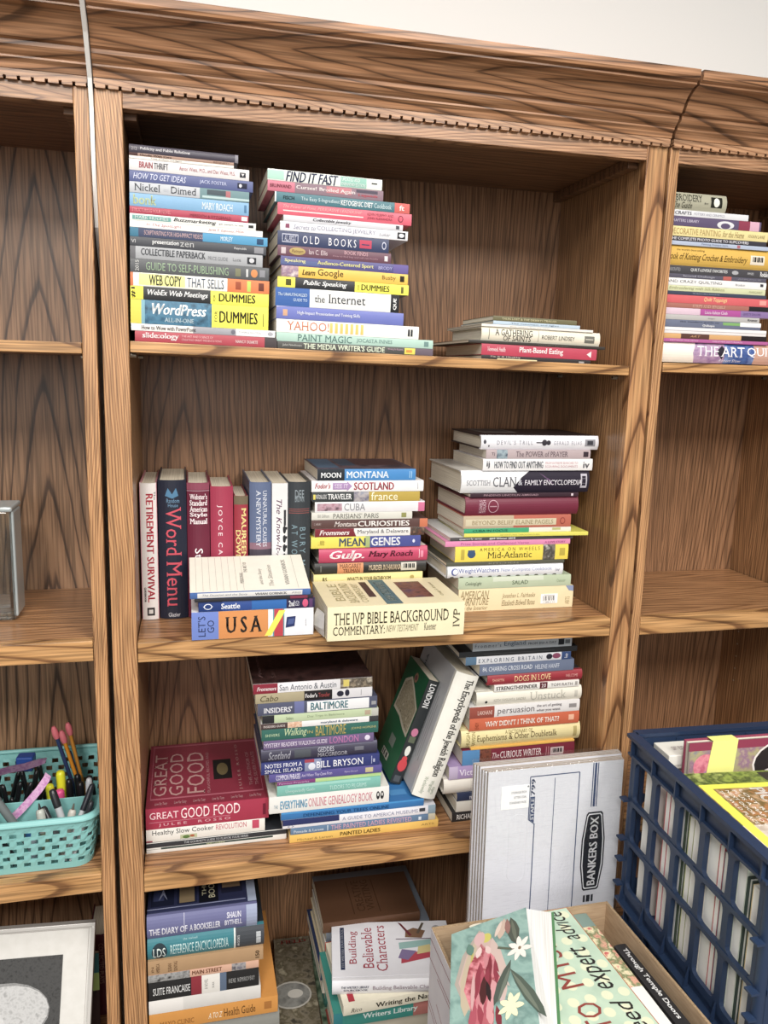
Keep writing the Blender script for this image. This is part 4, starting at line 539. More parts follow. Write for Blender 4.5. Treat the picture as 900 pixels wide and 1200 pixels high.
book('paperback_book', 'dusty pink paperback spine reading The power of prayer', GRP, (0.6455, 0.0790, 1.0868), 0.2071, 0.0164, 0.150, 'b5a3a6', [('p', 0.1, 0.2, MOT('sky', ['5c7080', '98a8b0', '485868'], 80), 0.0, 1.0), ('t', 0.05, 0.08, 0.3, 0.7, 'TJ', '50404c', ''), ('t', 0.28, 0.78, 0.22, 0.82, 'The POWER of PRAYER', '5c4c54', 's'), ('p', 0.93, 0.98, '3c3038', 0.2, 0.8)], hard=False)
book('hardcover_book', 'white hardcover with violin on its spine topping the right stack', GRP, (0.6352, 0.0790, 1.1035), 0.2327, 0.0257, 0.170, 'e0dfe6', [('e', 0.03, 0.55, 0.012, 0.15, '4c4c54', 0.0), ('e', 0.065, 0.25, 0.006, 0.07, '4c4c54', 0.0), ('t', 0.13, 0.43, 0.35, 0.65, "DEVIL'S TRILL", '7c7c88', 'w'), ('e', 0.53, 0.5, 0.022, 0.22, '38343c', 0.0), ('e', 0.565, 0.5, 0.018, 0.17, '38343c', 0.0), ('p', 0.46, 0.52, '38343c', 0.46, 0.54), ('t', 0.61, 0.85, 0.35, 0.62, 'GERALD ELIAS', '8c8c98', 'w'), ('p', 0.88, 0.97, '8c8c94', 0.25, 0.75), ('p', 0.9, 0.95, '3c3c44', 0.35, 0.65)], hard=True, top=[('p', 0.12, 0.42, '7c7470', 0.35, 0.95), ('p', 0.14, 0.4, '4c4444', 0.45, 0.85)], topcol='35282a')
# --- cookbooks stacked at the left of the third shelf of the middle bookcase
GRP = 'cookbooks stacked at the left of the third shelf of the middle bookcase'
book('paperback_book', 'thin white paperback at the base of the left cookbook stack', GRP, (0.0405, 0.0580, 0.3924), 0.2450, 0.0099, 0.210, 'dddad4', [('p', 0.1, 0.9, '32403c', 0.62, 0.95), ('t', 0.42, 0.55, 0.65, 0.92, 'HERB COOKING', 'c8cc9c', 'b'), ('p', 0.0, 0.1, 'a0a09c', 0.7, 0.8)], hard=False)
book('paperback_book', 'thin black paperback third down in the left cookbook stack', GRP, (0.0405, 0.0580, 0.4026), 0.2450, 0.0101, 0.210, '31343a', [('t', 0.26, 0.72, 0.25, 0.7, "THE GOURMET'S GUIDE TO FLAVOR YOUR HERBS", 'b8bcc0', 'b'), ('p', 0, 1, 'dcdcd8', 0.88, 1)], hard=False)
book('paperback_book', 'white slow cooker cookbook under the thick crimson paperback', GRP, (0.0405, 0.0580, 0.4130), 0.2061, 0.0241, 0.220, 'e4e1da', [('t', 0.05, 0.56, 0.45, 0.92, 'Healthy Slow Cooker', '303034', ''), ('t', 0.58, 0.84, 0.5, 0.9, 'REVOLUTION', 'c05c6c', ''), ('p', 0.89, 0.95, 'c04460', 0.3, 0.95), ('p', 0.28, 0.42, 'b8c098', 0.08, 0.4), ('e', 0.33, 0.2, 0.03, 0.14, '5c7c40', 0.0), ('e', 0.38, 0.25, 0.02, 0.1, 'b05c3c', 0.0), ('p', 0, 0.05, 'a0505c', 0.02, 0.15)], hard=False)
book('paperback_book', 'thick crimson paperback Great Good Food with titled cover facing up', GRP, (0.0405, 0.0580, 0.4374), 0.2129, 0.0390, 0.245, 'a82a48', [('t', 0.03, 0.26, 0.5, 0.82, 'GREAT', 'f0d0d4', 's'), ('t', 0.28, 0.51, 0.42, 0.92, 'GOOD', 'f4dcdc', 's'), ('t', 0.54, 0.76, 0.42, 0.92, 'FOOD', 'f4dcdc', 's'), ('p', 0.03, 0.68, 'd88c9c', 0.335, 0.355), ('t', 0.1, 0.68, 0.1, 0.27, 'JULEE  ROSSO', 'e8b4bc', 'sw'), ('p', 0.95, 0.975, '701830', 0.2, 0.75)], hard=False, top=[('p', 0.03, 0.97, 'b05c6c', 0.11, 0.13), ('p', 0.03, 0.97, 'b05c6c', 0.95, 0.97), ('p', 0.03, 0.036, 'b05c6c', 0.12, 0.96), ('p', 0.964, 0.97, 'b05c6c', 0.12, 0.96), ('t', 0.05, 0.16, 0.16, 0.82, 'GREAT', 'b88c88', 'sv'), ('t', 0.18, 0.3, 0.15, 0.82, 'GOOD', 'b88c88', 'sv'), ('t', 0.33, 0.48, 0.15, 0.82, 'FOOD', 'b88c88', 'sv'), ('t', 0.5, 0.525, 0.15, 0.8, 'FLAVORFUL RECIPES AND', 'b07c80', 'v'), ('p', 0.56, 0.72, '1f1c1c', 0.34, 0.66), ('e', 0.64, 0.5, 0.05, 0.1, '6a5c3c', 0.0), ('t', 0.77, 0.8, 0.15, 0.9, 'JULEE ROSSO', 'b88c88', 'svw'), ('t', 0.86, 0.89, 0.2, 0.75, 'THE AUTHOR OF', 'b07c80', 'v'), ('t', 0.91, 0.94, 0.2, 0.75, 'THE SILVER PALATE', 'b07c80', 'v'), ('t', 0.07, 0.17, 0.02, 0.07, 'Low Fat Tasty', 'c89498', 'i'), ('t', 0.225, 0.325, 0.02, 0.07, 'Low Fat Tasty', 'c89498', 'i'), ('t', 0.38, 0.48, 0.02, 0.07, 'Low Fat Tasty', 'c89498', 'i'), ('t', 0.5349999999999999, 0.635, 0.02, 0.07, 'Low Fat Tasty', 'c89498', 'i'), ('t', 0.69, 0.79, 0.02, 0.07, 'Low Fat Tasty', 'c89498', 'i'), ('t', 0.845, 0.9450000000000001, 0.02, 0.07, 'Low Fat Tasty', 'c89498', 'i')], topcol='87283c')
# --- books in the middle stack on the third shelf of the middle bookcase
GRP = 'books in the middle stack on the third shelf of the middle bookcase'
book('paperback_book', 'golden yellow paperback on painted houses at base of the middle stack', GRP, (0.2894, 0.0420, 0.3924), 0.2811, 0.0152, 0.200, 'e6b94e', [('t', 0.33, 0.6, 0.25, 0.75, 'PAINTED LADIES', '5c4818', 'b'), ('t', 0.05, 0.28, 0.2, 0.5, 'Michael & Larsen', '98783c', ''), ('t', 0.88, 0.97, 0.4, 0.65, 'ARTS', '98783c', '')], hard=False)
book('paperback_book', 'steel blue paperback with pink title second from base of the middle stack', GRP, (0.2914, 0.0420, 0.4079), 0.2727, 0.0130, 0.200, '5f7d9e', [('t', 0.02, 0.22, 0.25, 0.65, 'Pomada & Larsen', 'd0dce8', 'b'), ('p', 0.245, 0.25, 'd0dce8', 0.1, 0.9), ('t', 0.27, 0.83, 0.15, 0.88, 'THE PAINTED LADIES REVISITED', 'd09cb0', 's'), ('p', 0.88, 0.9, 'd0dce8', 0.2, 0.7), ('p', 0.95, 1, 'c8c0a8', 0.0, 1.0)], hard=False)
book('paperback_book', 'white and navy paperback third from base of the middle stack', GRP, (0.2769, 0.0420, 0.4212), 0.2870, 0.0171, 0.200, 'e0e0e8', [('p', 0, 0.36, '2c3464', 0.35, 1), ('t', 0.03, 0.07, 0.1, 0.35, '< >', '4c5484', ''), ('t', 0.38, 0.88, 0.3, 0.7, 'A GUIDE TO AMERICA MUSEUMS', '7c80a0', ''), ('p', 0.89, 0.93, '3c4048', 0.35, 0.75), ('p', 0.95, 1, '90a8b8', 0.0, 1.0)], hard=False)
book('paperback_book', 'bright blue paperback with dark corner flap in the middle stack', GRP, (0.2740, 0.0420, 0.4386), 0.2666, 0.0142, 0.200, '2c74b4', [('t', 0.15, 0.75, 0.2, 0.65, 'DEFENDING YOUR TREES ONLINE', '184c80', 'b'), ('p', 0, 1, '3c8cc8', 0.8, 1)], hard=False, top=[('p', 0.72, 0.93, '1a3e66', 0.35, 0.6), ('p', 0.78, 0.9, '4488c0', 0.1, 0.2)], topcol='2a70ae')
book('paperback_book', 'white paperback online genealogy guide with round glasses on its spine', GRP, (0.2525, 0.0420, 0.4531), 0.2204, 0.0321, 0.190, 'e3e2de', [('t', 0.04, 0.07, 0.3, 0.5, 'THE', '6c8ca0', ''), ('t', 0.09, 0.31, 0.22, 0.72, 'EVERYTHING', '4c98c0', 'b'), ('t', 0.32, 0.86, 0.22, 0.75, 'ONLINE GENEALOGY BOOK', 'c86c80', 's'), ('e', 0.905, 0.5, 0.015, 0.25, '2c2c30', 0.0), ('e', 0.94, 0.5, 0.015, 0.25, '2c2c30', 0.0), ('e', 0.905, 0.55, 0.006, 0.1, 'e3e2de', 0.0), ('e', 0.94, 0.55, 0.006, 0.1, 'e3e2de', 0.0)], hard=False, top=[('p', 0, 1, 'd8d8d0', 0.0, 1.0), ('e', 0.2, 0.2, 0.08, 0.1, '3c6c64', 0.0), ('e', 0.2, 0.2, 0.065, 0.075, 'b0c8c0', 0.0), ('e', 0.45, 0.3, 0.05, 0.08, '8c6c50', 0.0), ('e', 0.7, 0.25, 0.12, 0.06, 'b8a040', 0.0)])
book('paperback_book', 'teal green paperback above the white genealogy book', GRP, (0.2665, 0.0420, 0.4854), 0.1895, 0.0205, 0.150, '76b8ac', [('t', 0.08, 0.36, 0.2, 0.6, 'Unexpectedly Guide', 'b8e0d8', 'b'), ('p', 0.1, 0.9, '90c8bc', 0.75, 0.98), ('t', 0.5, 0.86, 0.2, 0.6, 'TUDORS TO PILGRIMS', 'b8e0d8', '')], hard=False)
book('booklet', 'thin lime green and purple booklet in the middle stack', GRP, (0.2665, 0.0420, 0.5062), 0.1913, 0.0075, 0.150, 'b4d488', [('p', 0, 0.36, '83407c', 0.0, 1.0), ('t', 0.02, 0.3, 0.25, 0.75, 'Famous Proverbs', 'c8a0c4', '')], hard=False, rot=(0, 0.0000, math.radians(1.0)))
book('paperback_book', 'violet paperback on common phrases in the middle stack', GRP, (0.2524, 0.0420, 0.5140), 0.2052, 0.0151, 0.140, '5a5294', [('t', 0.06, 0.27, 0.2, 0.85, 'COMMON PHRASES', 'e8e4f4', 's'), ('t', 0.28, 0.55, 0.25, 0.75, 'And Where They Came From', 'd0c8e8', 'i'), ('t', 0.66, 0.78, 0.35, 0.65, 'Myron Korach', 'c0b8dc', 'i'), ('p', 0.85, 0.92, 'c0b488', 0.2, 0.8)], hard=False)
book('paperback_book', 'navy paperback travel memoir of a small island in the middle stack', GRP, (0.2384, 0.0420, 0.5294), 0.2144, 0.0223, 0.160, '343c78', [('t', 0.03, 0.34, 0.55, 0.88, 'NOTES FROM A', 'e4e4f0', 's'), ('t', 0.03, 0.34, 0.1, 0.42, 'SMALL ISLAND', 'e4e4f0', 's'), ('p', 0.36, 0.5, '8890b0', 0.0, 1.0), ('p', 0.36, 0.44, 'a03c4c', 0.75, 1), ('e', 0.42, 0.4, 0.03, 0.3, 'd8dce8', 0.0), ('t', 0.46, 0.86, 0.22, 0.78, 'BILL BRYSON', 'eeeef4', 's'), ('p', 0.93, 0.935, 'b0b4d0', 0.15, 0.85), ('p', 0.945, 0.96, 'b0b4d0', 0.3, 0.6)], hard=False)
book('hardcover_book', 'dark charcoal hardcover on Scotland in the middle stack', GRP, (0.2384, 0.0420, 0.5519), 0.2096, 0.0245, 0.160, '3e3c50', [('t', 0.06, 0.25, 0.2, 0.8, 'Scotland', 'a8a8b4', 'i'), ('p', 0.28, 0.42, '50545c', 0.2, 0.8), ('t', 0.48, 0.62, 0.52, 0.85, 'GEDDES', 'b8b8c4', 's'), ('t', 0.48, 0.74, 0.1, 0.45, 'MACGREGOR', 'b8b8c4', 's'), ('p', 0.8, 0.88, '6c6c78', 0.4, 0.7), ('p', 0.0, 1, '5c5a70', 0.85, 1)], hard=True)
book('paperback_book', 'purple paperback mystery walking guide in the middle stack', GRP, (0.2423, 0.0420, 0.5767), 0.1987, 0.0164, 0.150, '6c5a84', [('t', 0.01, 0.57, 0.25, 0.75, "MYSTERY READER'S WALKING GUIDE", 'dcd0e4', 'b'), ('t', 0.59, 0.86, 0.15, 0.9, 'LONDON', 'c074a8', 's'), ('e', 0.94, 0.5, 0.025, 0.3, 'd8d0e4', 0.0)], hard=False)
book('paperback_book', 'dark green paperback walking guide with gold title in the middle stack', GRP, (0.2391, 0.0420, 0.5934), 0.2098, 0.0212, 0.160, '2e665c', [('t', 0.03, 0.15, 0.35, 0.6, 'SHIVERS', 'b8d0a8', ''), ('t', 0.19, 0.38, 0.15, 0.95, 'Walking', 'c0d0a0', 'si'), ('t', 0.385, 0.43, 0.4, 0.65, 'IN', 'b8a860', ''), ('t', 0.455, 0.715, 0.12, 0.98, 'BALTIMORE', 'b8a050', 's'), ('t', 0.76, 0.98, 0.4, 0.65, 'JOHNS HOPKINS', 'b8b070', '')], hard=False)
book('paperback_book', 'white and brown paperback Maryland guide in the middle stack', GRP, (0.2383, 0.0420, 0.6149), 0.2103, 0.0106, 0.150, 'e2e0e0', [('p', 0, 0.22, '4c3c3c', 0.0, 1.0), ('t', 0.02, 0.2, 0.3, 0.7, 'INSIDERS GUIDE', 'd8ccc8', 'b'), ('p', 0.22, 0.34, MOT('crabs', ['b86c4c', 'e0c8b0', '7c3c2c'], 90), 0.0, 1.0), ('t', 0.5, 0.82, 0.25, 0.75, 'maryland & delaware', '3c5c7c', 'b'), ('p', 0.92, 1, '3c3c40', 0.0, 1.0)], hard=False)
book('paperback_book', 'pale green paperback with black end in the middle stack', GRP, (0.2403, 0.0420, 0.6259), 0.2080, 0.0145, 0.150, 'b8c8a0', [('p', 0, 0.1, '2c2c30', 0.0, 1.0), ('t', 0.2, 0.26, 0.3, 0.7, 'Smithers', '6c7c5c', ''), ('t', 0.38, 0.7, 0.35, 0.7, 'Day Trips in Baltimore', '7c8c6c', ''), ('p', 0.88, 0.93, 'b09c84', 0.2, 0.8), ('p', 0.94, 1, 'b8b8b0', 0.0, 1.0)], hard=False)
book('paperback_book', 'slate paperback Baltimore city guide with white title panel', GRP, (0.2325, 0.0420, 0.6406), 0.2132, 0.0225, 0.160, '50546c', [('t', 0.05, 0.28, 0.2, 0.65, "INSIDERS'", 'e8e8ee', 'b'), ('p', 0.3, 0.38, '6a70a0', 0.0, 1.0), ('p', 0.405, 0.93, 'e6e6e8', 0.05, 0.92), ('t', 0.435, 0.75, 0.18, 0.82, 'BALTIMORE', '3c7480', 'b'), ('p', 0.95, 0.99, '9a9aa0', 0.3, 0.6)], hard=False)
book('paperback_book', 'tan paperback beach guide with black block in the middle stack', GRP, (0.2286, 0.0420, 0.6634), 0.2073, 0.0177, 0.150, 'a89c7c', [('t', 0.04, 0.19, 0.2, 0.8, 'Cabo', '50462c', 'i'), ('p', 0.41, 0.65, '262224', 0.0, 1.0), ('t', 0.42, 0.52, 0.3, 0.75, "Fodor's", 'f0ecec', 'b'), ('t', 0.53, 0.63, 0.3, 0.75, 'Traveler', 'a04444', 'b'), ('p', 0.65, 1, 'dcdade', 0.0, 1.0), ('e', 0.72, 0.5, 0.03, 0.3, '2c2c3c', 0.0), ('e', 0.78, 0.55, 0.02, 0.35, '2c2c3c', 0.0), ('p', 0.9, 0.905, '8c8c90', 0.2, 0.8)], hard=False)
book('paperback_book', 'Texas city guide with maroon end and dark cover topping the middle stack', GRP, (0.2247, 0.0420, 0.6814), 0.2112, 0.0179, 0.190, 'e8e6ea', [('p', 0, 0.2, '8c2438', 0.0, 1.0), ('t', 0.03, 0.19, 0.3, 0.7, 'Frommers', 'f4e4e6', 'bi'), ('t', 0.215, 0.69, 0.2, 0.82, 'San Antonio & Austin', '505864', ''), ('p', 0.725, 1, MOT('mission', ['b8a890', '504840', 'd8ccb8'], 80), 0.0, 1.0), ('p', 0.75, 0.8, 'e0cc60', 0.2, 0.9)], hard=False, top=[('p', 0, 1, MOT('sa', ['2c1a1a', '4a3230', '201414'], 40), 0.0, 1.0), ('t', 0.06, 0.09, 0.15, 0.9, 'Frommers', '8c6c6c', 'vi'), ('t', 0.16, 0.2, 0.12, 0.9, 'San Antonio', '6c504c', 'v')], topcol='35201f')
# --- books in the right stack on the third shelf of the middle bookcase
GRP = 'books in the right stack on the third shelf of the middle bookcase'
book('paperback_book', 'black paperback at the base of third-shelf right stack', GRP, (0.6006, 0.0500, 0.3924), 0.1521, 0.0197, 0.170, '2d2b2c', [('t', 0.06, 0.5, 0.25, 0.75, 'RICHARD FORD', 'e8e4e0', 's')], hard=False)
book('paperback_book', 'cream paperback above the black book beside flat white boxes', GRP, (0.6079, 0.0500, 0.4124), 0.1274, 0.0217, 0.150, 'dcd7cc', [], hard=False)
book('paperback_book', 'navy paperback sliver beside the flat white boxes', GRP, (0.6091, 0.0500, 0.4343), 0.1249, 0.0161, 0.150, '2f3a58', [('t', 0.2, 0.4, 0.2, 0.75, 'noble', 'e8e8f0', 'b')], hard=False)
book('hardcover_book', 'cream hardcover under the lilac paperback beside flat white boxes', GRP, (0.5817, 0.0500, 0.4507), 0.1350, 0.0295, 0.160, 'e0d9ce', [('p', 0.4, 0.402, 'a8a094', 0.1, 0.9)], hard=True)
book('paperback_book', 'lilac paperback spine reading Victoria, half hidden by the flat white boxes', GRP, (0.5909, 0.0500, 0.4805), 0.1244, 0.0257, 0.150, 'a48cba', [('p', 0, 0.14, 'b8a8c4', 0.0, 1.0), ('t', 0.16, 0.66, 0.25, 0.75, "Victoria's", 'ece4f0', 's')], hard=False)
book('paperback_book', 'maroon and blue paperback spine reading The curious writer', GRP, (0.6159, 0.0500, 0.5066), 0.2310, 0.0302, 0.160, '7a2438', [('p', 0, 0.15, '4f87ba', 0.0, 1.0), ('p', 0.15, 0.25, MOT('pt', ['3c1c1c', '7c4838', '241418'], 90), 0.0, 1.0), ('t', 0.26, 0.32, 0.35, 0.7, 'The', 'e0c8c8', 'si'), ('t', 0.33, 0.7, 0.3, 0.75, 'CURIOUS WRITER', 'ecdcdc', 's'), ('p', 0.74, 0.745, 'c08c94', 0.2, 0.8), ('p', 0.76, 0.765, 'c08c94', 0.2, 0.8), ('p', 0.78, 0.9, 'c8b4b4', 0.2, 0.72), ('p', 0.7944, 0.798, '222222', 0.356, 0.642), ('p', 0.8045333333333333, 0.8117333333333333, '222222', 0.356, 0.642), ('p', 0.8146666666666667, 0.8254666666666667, '222222', 0.356, 0.642), ('p', 0.8248, 0.8284, '222222', 0.356, 0.642), ('p', 0.8349333333333333, 0.8421333333333333, '222222', 0.356, 0.642), ('p', 0.8450666666666666, 0.8558666666666667, '222222', 0.356, 0.642), ('p', 0.8552000000000001, 0.8588000000000001, '222222', 0.356, 0.642), ('p', 0.8653333333333334, 0.8725333333333334, '222222', 0.356, 0.642), ('p', 0.8754666666666667, 0.8862666666666668, '222222', 0.356, 0.642)], hard=False)
book('booklet', 'thin orange yellow booklet between euphemisms dictionary and maroon paperback', GRP, (0.6323, 0.0500, 0.5371), 0.2136, 0.0033, 0.150, 'e4b042', [], hard=False)
book('hardcover_book', 'straw yellow hardcover dictionary of euphemisms', GRP, (0.6125, 0.0500, 0.5407), 0.2443, 0.0341, 0.160, 'e0d195', [('t', 0.04, 0.07, 0.1, 0.9, 'HUGH', '7c6c34', 'v'), ('t', 0.085, 0.115, 0.1, 0.9, 'RAWSON', '7c6c34', 'v'), ('t', 0.36, 0.59, 0.7, 0.88, 'A DICTIONARY OF', '6c5c2c', 's'), ('t', 0.13, 0.8, 0.25, 0.72, 'Euphemisms & Other Doubletalk', '5c4828', 's'), ('p', 0.94, 0.97, 'b0a064', 0.2, 0.8)], hard=True)
book('paperback_book', "orange paperback spine asking why didn't I think of that", GRP, (0.6273, 0.0500, 0.5751), 0.2251, 0.0244, 0.150, 'c9603c', [('t', 0.05, 0.08, 0.15, 0.7, 'EHDY', '7c3418', 'v'), ('t', 0.14, 0.81, 0.28, 0.72, "WHY DIDN'T I THINK OF THAT?", 'f6ece0', 'b'), ('p', 0.9, 0.95, 'e8b090', 0.3, 0.75)], hard=False)
book('paperback_book', 'white and brown paperback spine reading persuasion', GRP, (0.6262, 0.0500, 0.5998), 0.2255, 0.0227, 0.150, 'dcd9d8', [('p', 0, 0.22, '95493c', 0.0, 1.0), ('t', 0.07, 0.2, 0.3, 0.65, 'LAKHANI', 'e0c0b4', 's'), ('t', 0.25, 0.58, 0.1, 0.8, 'persuasion', '5c5458', ''), ('t', 0.6, 0.83, 0.55, 0.85, 'the art of getting', '7c7478', 'b'), ('t', 0.6, 0.82, 0.15, 0.45, 'what you want', '7c7478', 'b'), ('p', 0.9, 0.97, '8c8888', 0.35, 0.7)], hard=False)
book('hardcover_book', 'cream hardcover spine reading Unstuck', GRP, (0.6391, 0.0500, 0.6228), 0.2151, 0.0274, 0.160, 'dfdacb', [('e', 0.09, 0.3, 0.012, 0.1, '303030', 0.0), ('t', 0.16, 0.46, 0.25, 0.5, 'KEITH YAMASHITA, SANDRA', 'a8a498', ''), ('t', 0.5, 0.85, 0.22, 0.8, 'Unstuck', 'b4b0a4', 's'), ('p', 0.93, 0.96, 'c0bcb0', 0.2, 0.7)], hard=True)
book('paperback_book', 'thin white paperback with maroon number block under the red dog book', GRP, (0.6733, 0.0500, 0.6505), 0.1739, 0.0125, 0.140, 'e2dfda', [('t', 0.02, 0.5, 0.2, 0.8, 'STRENGTHSFINDER', '3c3436', 'b'), ('p', 0.53, 0.62, '5c2430', 0.0, 1.0), ('t', 0.55, 0.6, 0.2, 0.8, '2.0', 'f0e0e0', 'b'), ('t', 0.66, 0.92, 0.25, 0.7, 'TOM RATH', '4c4446', ''), ('p', 0.95, 0.98, 'a09c98', 0.2, 0.8)], hard=False)
book('hardcover_book', 'red hardcover with dog photo cover in third-shelf right stack', GRP, (0.6588, 0.0500, 0.6632), 0.1939, 0.0204, 0.160, '9c2c38', [('t', 0.05, 0.17, 0.35, 0.65, 'SHARYN', 'e0a890', ''), ('t', 0.28, 0.66, 0.25, 0.8, 'DOGS IN LOVE', 'e8c890', 's'), ('t', 0.82, 0.95, 0.35, 0.65, 'WELCOME', 'd8a098', '')], hard=True, top=[('p', 0.1, 0.5, '8c847c', 0.1, 0.7)], topcol='3a3436')
book('paperback_book', 'slate blue paperback of letters to Charing Cross road', GRP, (0.6421, 0.0500, 0.6840), 0.1914, 0.0221, 0.150, '6c7893', [('t', 0.03, 0.55, 0.3, 0.75, '84, CHARING CROSS ROAD', 'e0e4ec', 's'), ('t', 0.58, 0.84, 0.3, 0.7, 'HELENE HANFF', 'd0d4e0', '')], hard=False)
book('paperback_book', 'white and navy paperback on exploring Britain', GRP, (0.6137, 0.0500, 0.7064), 0.2119, 0.0152, 0.160, 'dfe0e6', [('p', 0, 0.1, '5c7c98', 0.0, 1.0), ('t', 0.12, 0.72, 0.22, 0.72, 'EXPLORING BRITAIN', '3c4c64', 'w'), ('e', 0.79, 0.5, 0.03, 0.36, '2c2c38', 0.0), ('e', 0.86, 0.55, 0.04, 0.35, '8c4864', 0.0), ('p', 0.91, 1, '385080', 0.0, 1.0), ('t', 0.94, 0.97, 0.2, 0.8, 'Fodor', 'f0f0f4', 'v')], hard=False)
book('paperback_book', 'thin black oversize cover jutting out near top of third-shelf right stack', GRP, (0.6006, 0.0500, 0.7218), 0.2375, 0.0102, 0.220, '2b2d30', [('p', 0.2, 0.8, '4c4e50', 0.4, 0.5)], hard=False)
book('paperback_book', 'pale grey blue England budget guide topping the right stack on third shelf', GRP, (0.6264, 0.0500, 0.7323), 0.1996, 0.0194, 0.170, 'b9c3cc', [('t', 0.02, 0.28, 0.35, 0.7, "Frommer's", '3c4450', 'sw'), ('t', 0.31, 0.53, 0.3, 0.85, 'England', '34506c', 's'), ('t', 0.55, 0.84, 0.35, 0.62, 'FROM $50 A DAY', '3c4450', 's'), ('p', 0.86, 0.92, '2c3038', 0.2, 0.8), ('p', 0.93, 0.98, '6c747c', 0.3, 0.7)], hard=False)
# --- books in the left stack on the bottom shelf of the middle bookcase
GRP = 'books in the left stack on the bottom shelf of the middle bookcase'
book('paperback_book', 'orange health guide jutting out beneath the bottom left stack', GRP, (0.0405, 0.0040, 0.0832), 0.2247, 0.0336, 0.240, 'cf8c34', [('t', 0.08, 0.34, 0.2, 0.5, 'MAYO CLINIC', '8c5820', 's'), ('t', 0.45, 0.56, 0.25, 0.6, 'A TO Z', 'f4e4c8', 'bi'), ('t', 0.57, 0.82, 0.25, 0.72, 'Health Guide', '5c3c18', 's'), ('p', 0.89, 0.95, 'a86c28', 0.3, 0.75)], hard=False, topcol='cd8a36')
book('paperback_book', 'pale grey photo paperback lying on the orange health guide', GRP, (0.0405, 0.0040, 0.1171), 0.1938, 0.0262, 0.200, 'd3d0cc', [('p', 0, 0.3, 'e0dcd8', 0.0, 1.0)], hard=False, top=[('p', 0, 0.2, MOT('ph', ['48484c', '8c8c8c', '2c2c30'], 60), 0.0, 1.0), ('t', 0.05, 0.13, 0.1, 0.8, 'PHOTO', 'd8d8d8', 'bv'), ('p', 0.22, 0.9, MOT('ph2', ['606464', 'b0b0b0', '383c3c'], 50), 0.1, 0.9)], topcol='c8c4c0')
book('paperback_book', 'black paperback with red and white blocks in bottom left stack', GRP, (0.0405, 0.0040, 0.1436), 0.1904, 0.0365, 0.150, '242426', [('t', 0.04, 0.37, 0.3, 0.68, 'SUITE FRANCAISE', 'e0e0e0', 's'), ('p', 0.38, 0.475, '8c2c38', 0.0, 1.0), ('p', 0.475, 0.64, 'dedad4', 0.0, 1.0), ('t', 0.5, 0.53, 0.25, 0.8, 'A NOVEL', '7c7c78', 'v'), ('t', 0.57, 0.59, 0.25, 0.6, 'WAR', '7c7c78', 'v'), ('p', 0.64, 0.7, '5c6c84', 0.0, 1.0), ('t', 0.72, 0.96, 0.38, 0.62, 'IRENE NEMIROVSKY', 'b8b8b8', 'w')], hard=False)
book('paperback_book', 'peach and grey paperback above the black one in bottom left stack', GRP, (0.0405, 0.0040, 0.1804), 0.1904, 0.0143, 0.150, 'd3a58c', [('p', 0, 0.37, MOT('ms', ['505050', 'a0a0a0', '303030'], 90), 0.0, 1.0), ('t', 0.39, 0.66, 0.3, 0.85, 'MAIN STREET', '7c4c34', 'b'), ('p', 0.75, 0.88, MOT('ms2', ['40405c', 'a09c9c', '2c2c3c'], 90), 0.0, 1.0)], hard=False)
book('paperback_book', 'tan paperback third from top of the bottom left stack', GRP, (0.0405, 0.0040, 0.1949), 0.1982, 0.0268, 0.150, 'b08c64', [('t', 0.03, 0.05, 0.2, 0.6, 'IN', '5c4028', 'v'), ('t', 0.07, 0.1, 0.1, 0.8, 'AMERICA', '5c4028', 'v'), ('t', 0.17, 0.2, 0.1, 0.7, 'SUSAN', '5c4028', 'v'), ('t', 0.22, 0.25, 0.1, 0.8, 'SONTAG', '5c4028', 'v'), ('t', 0.93, 0.965, 0.2, 0.75, '150', '3c2c1c', 'bv')], hard=False)
book('hardcover_book', 'teal and black reference encyclopedia in the bottom left stack', GRP, (0.0405, 0.0040, 0.2220), 0.1999, 0.0395, 0.160, '327c88', [('e', 0.1, 0.4, 0.065, 0.42, '2c3c44', 0.0), ('t', 0.045, 0.15, 0.12, 0.6, 'LDS', 'd8e4e0', 's'), ('t', 0.19, 0.69, 0.2, 0.68, 'REFERENCE ENCYCLOPEDIA', 'bcd8d8', 's'), ('t', 0.3, 0.42, 0.82, 0.9, 'the revised', 'a8c8cc', ''), ('p', 0.735, 0.75, 'd8dcd8', 0.0, 1.0), ('p', 0.75, 1, '464a50', 0.0, 1.0), ('p', 0.93, 0.97, 'b8bcc0', 0.15, 0.75), ('t', 0.765, 0.785, 0.15, 0.7, 'BROOKS', 'd8d8d8', 'v')], hard=True, top=[('p', 0.73, 0.75, 'd0d4d0', 0.0, 1.0), ('p', 0.75, 1, '24282c', 0.0, 1.0)], topcol='2f6a74')
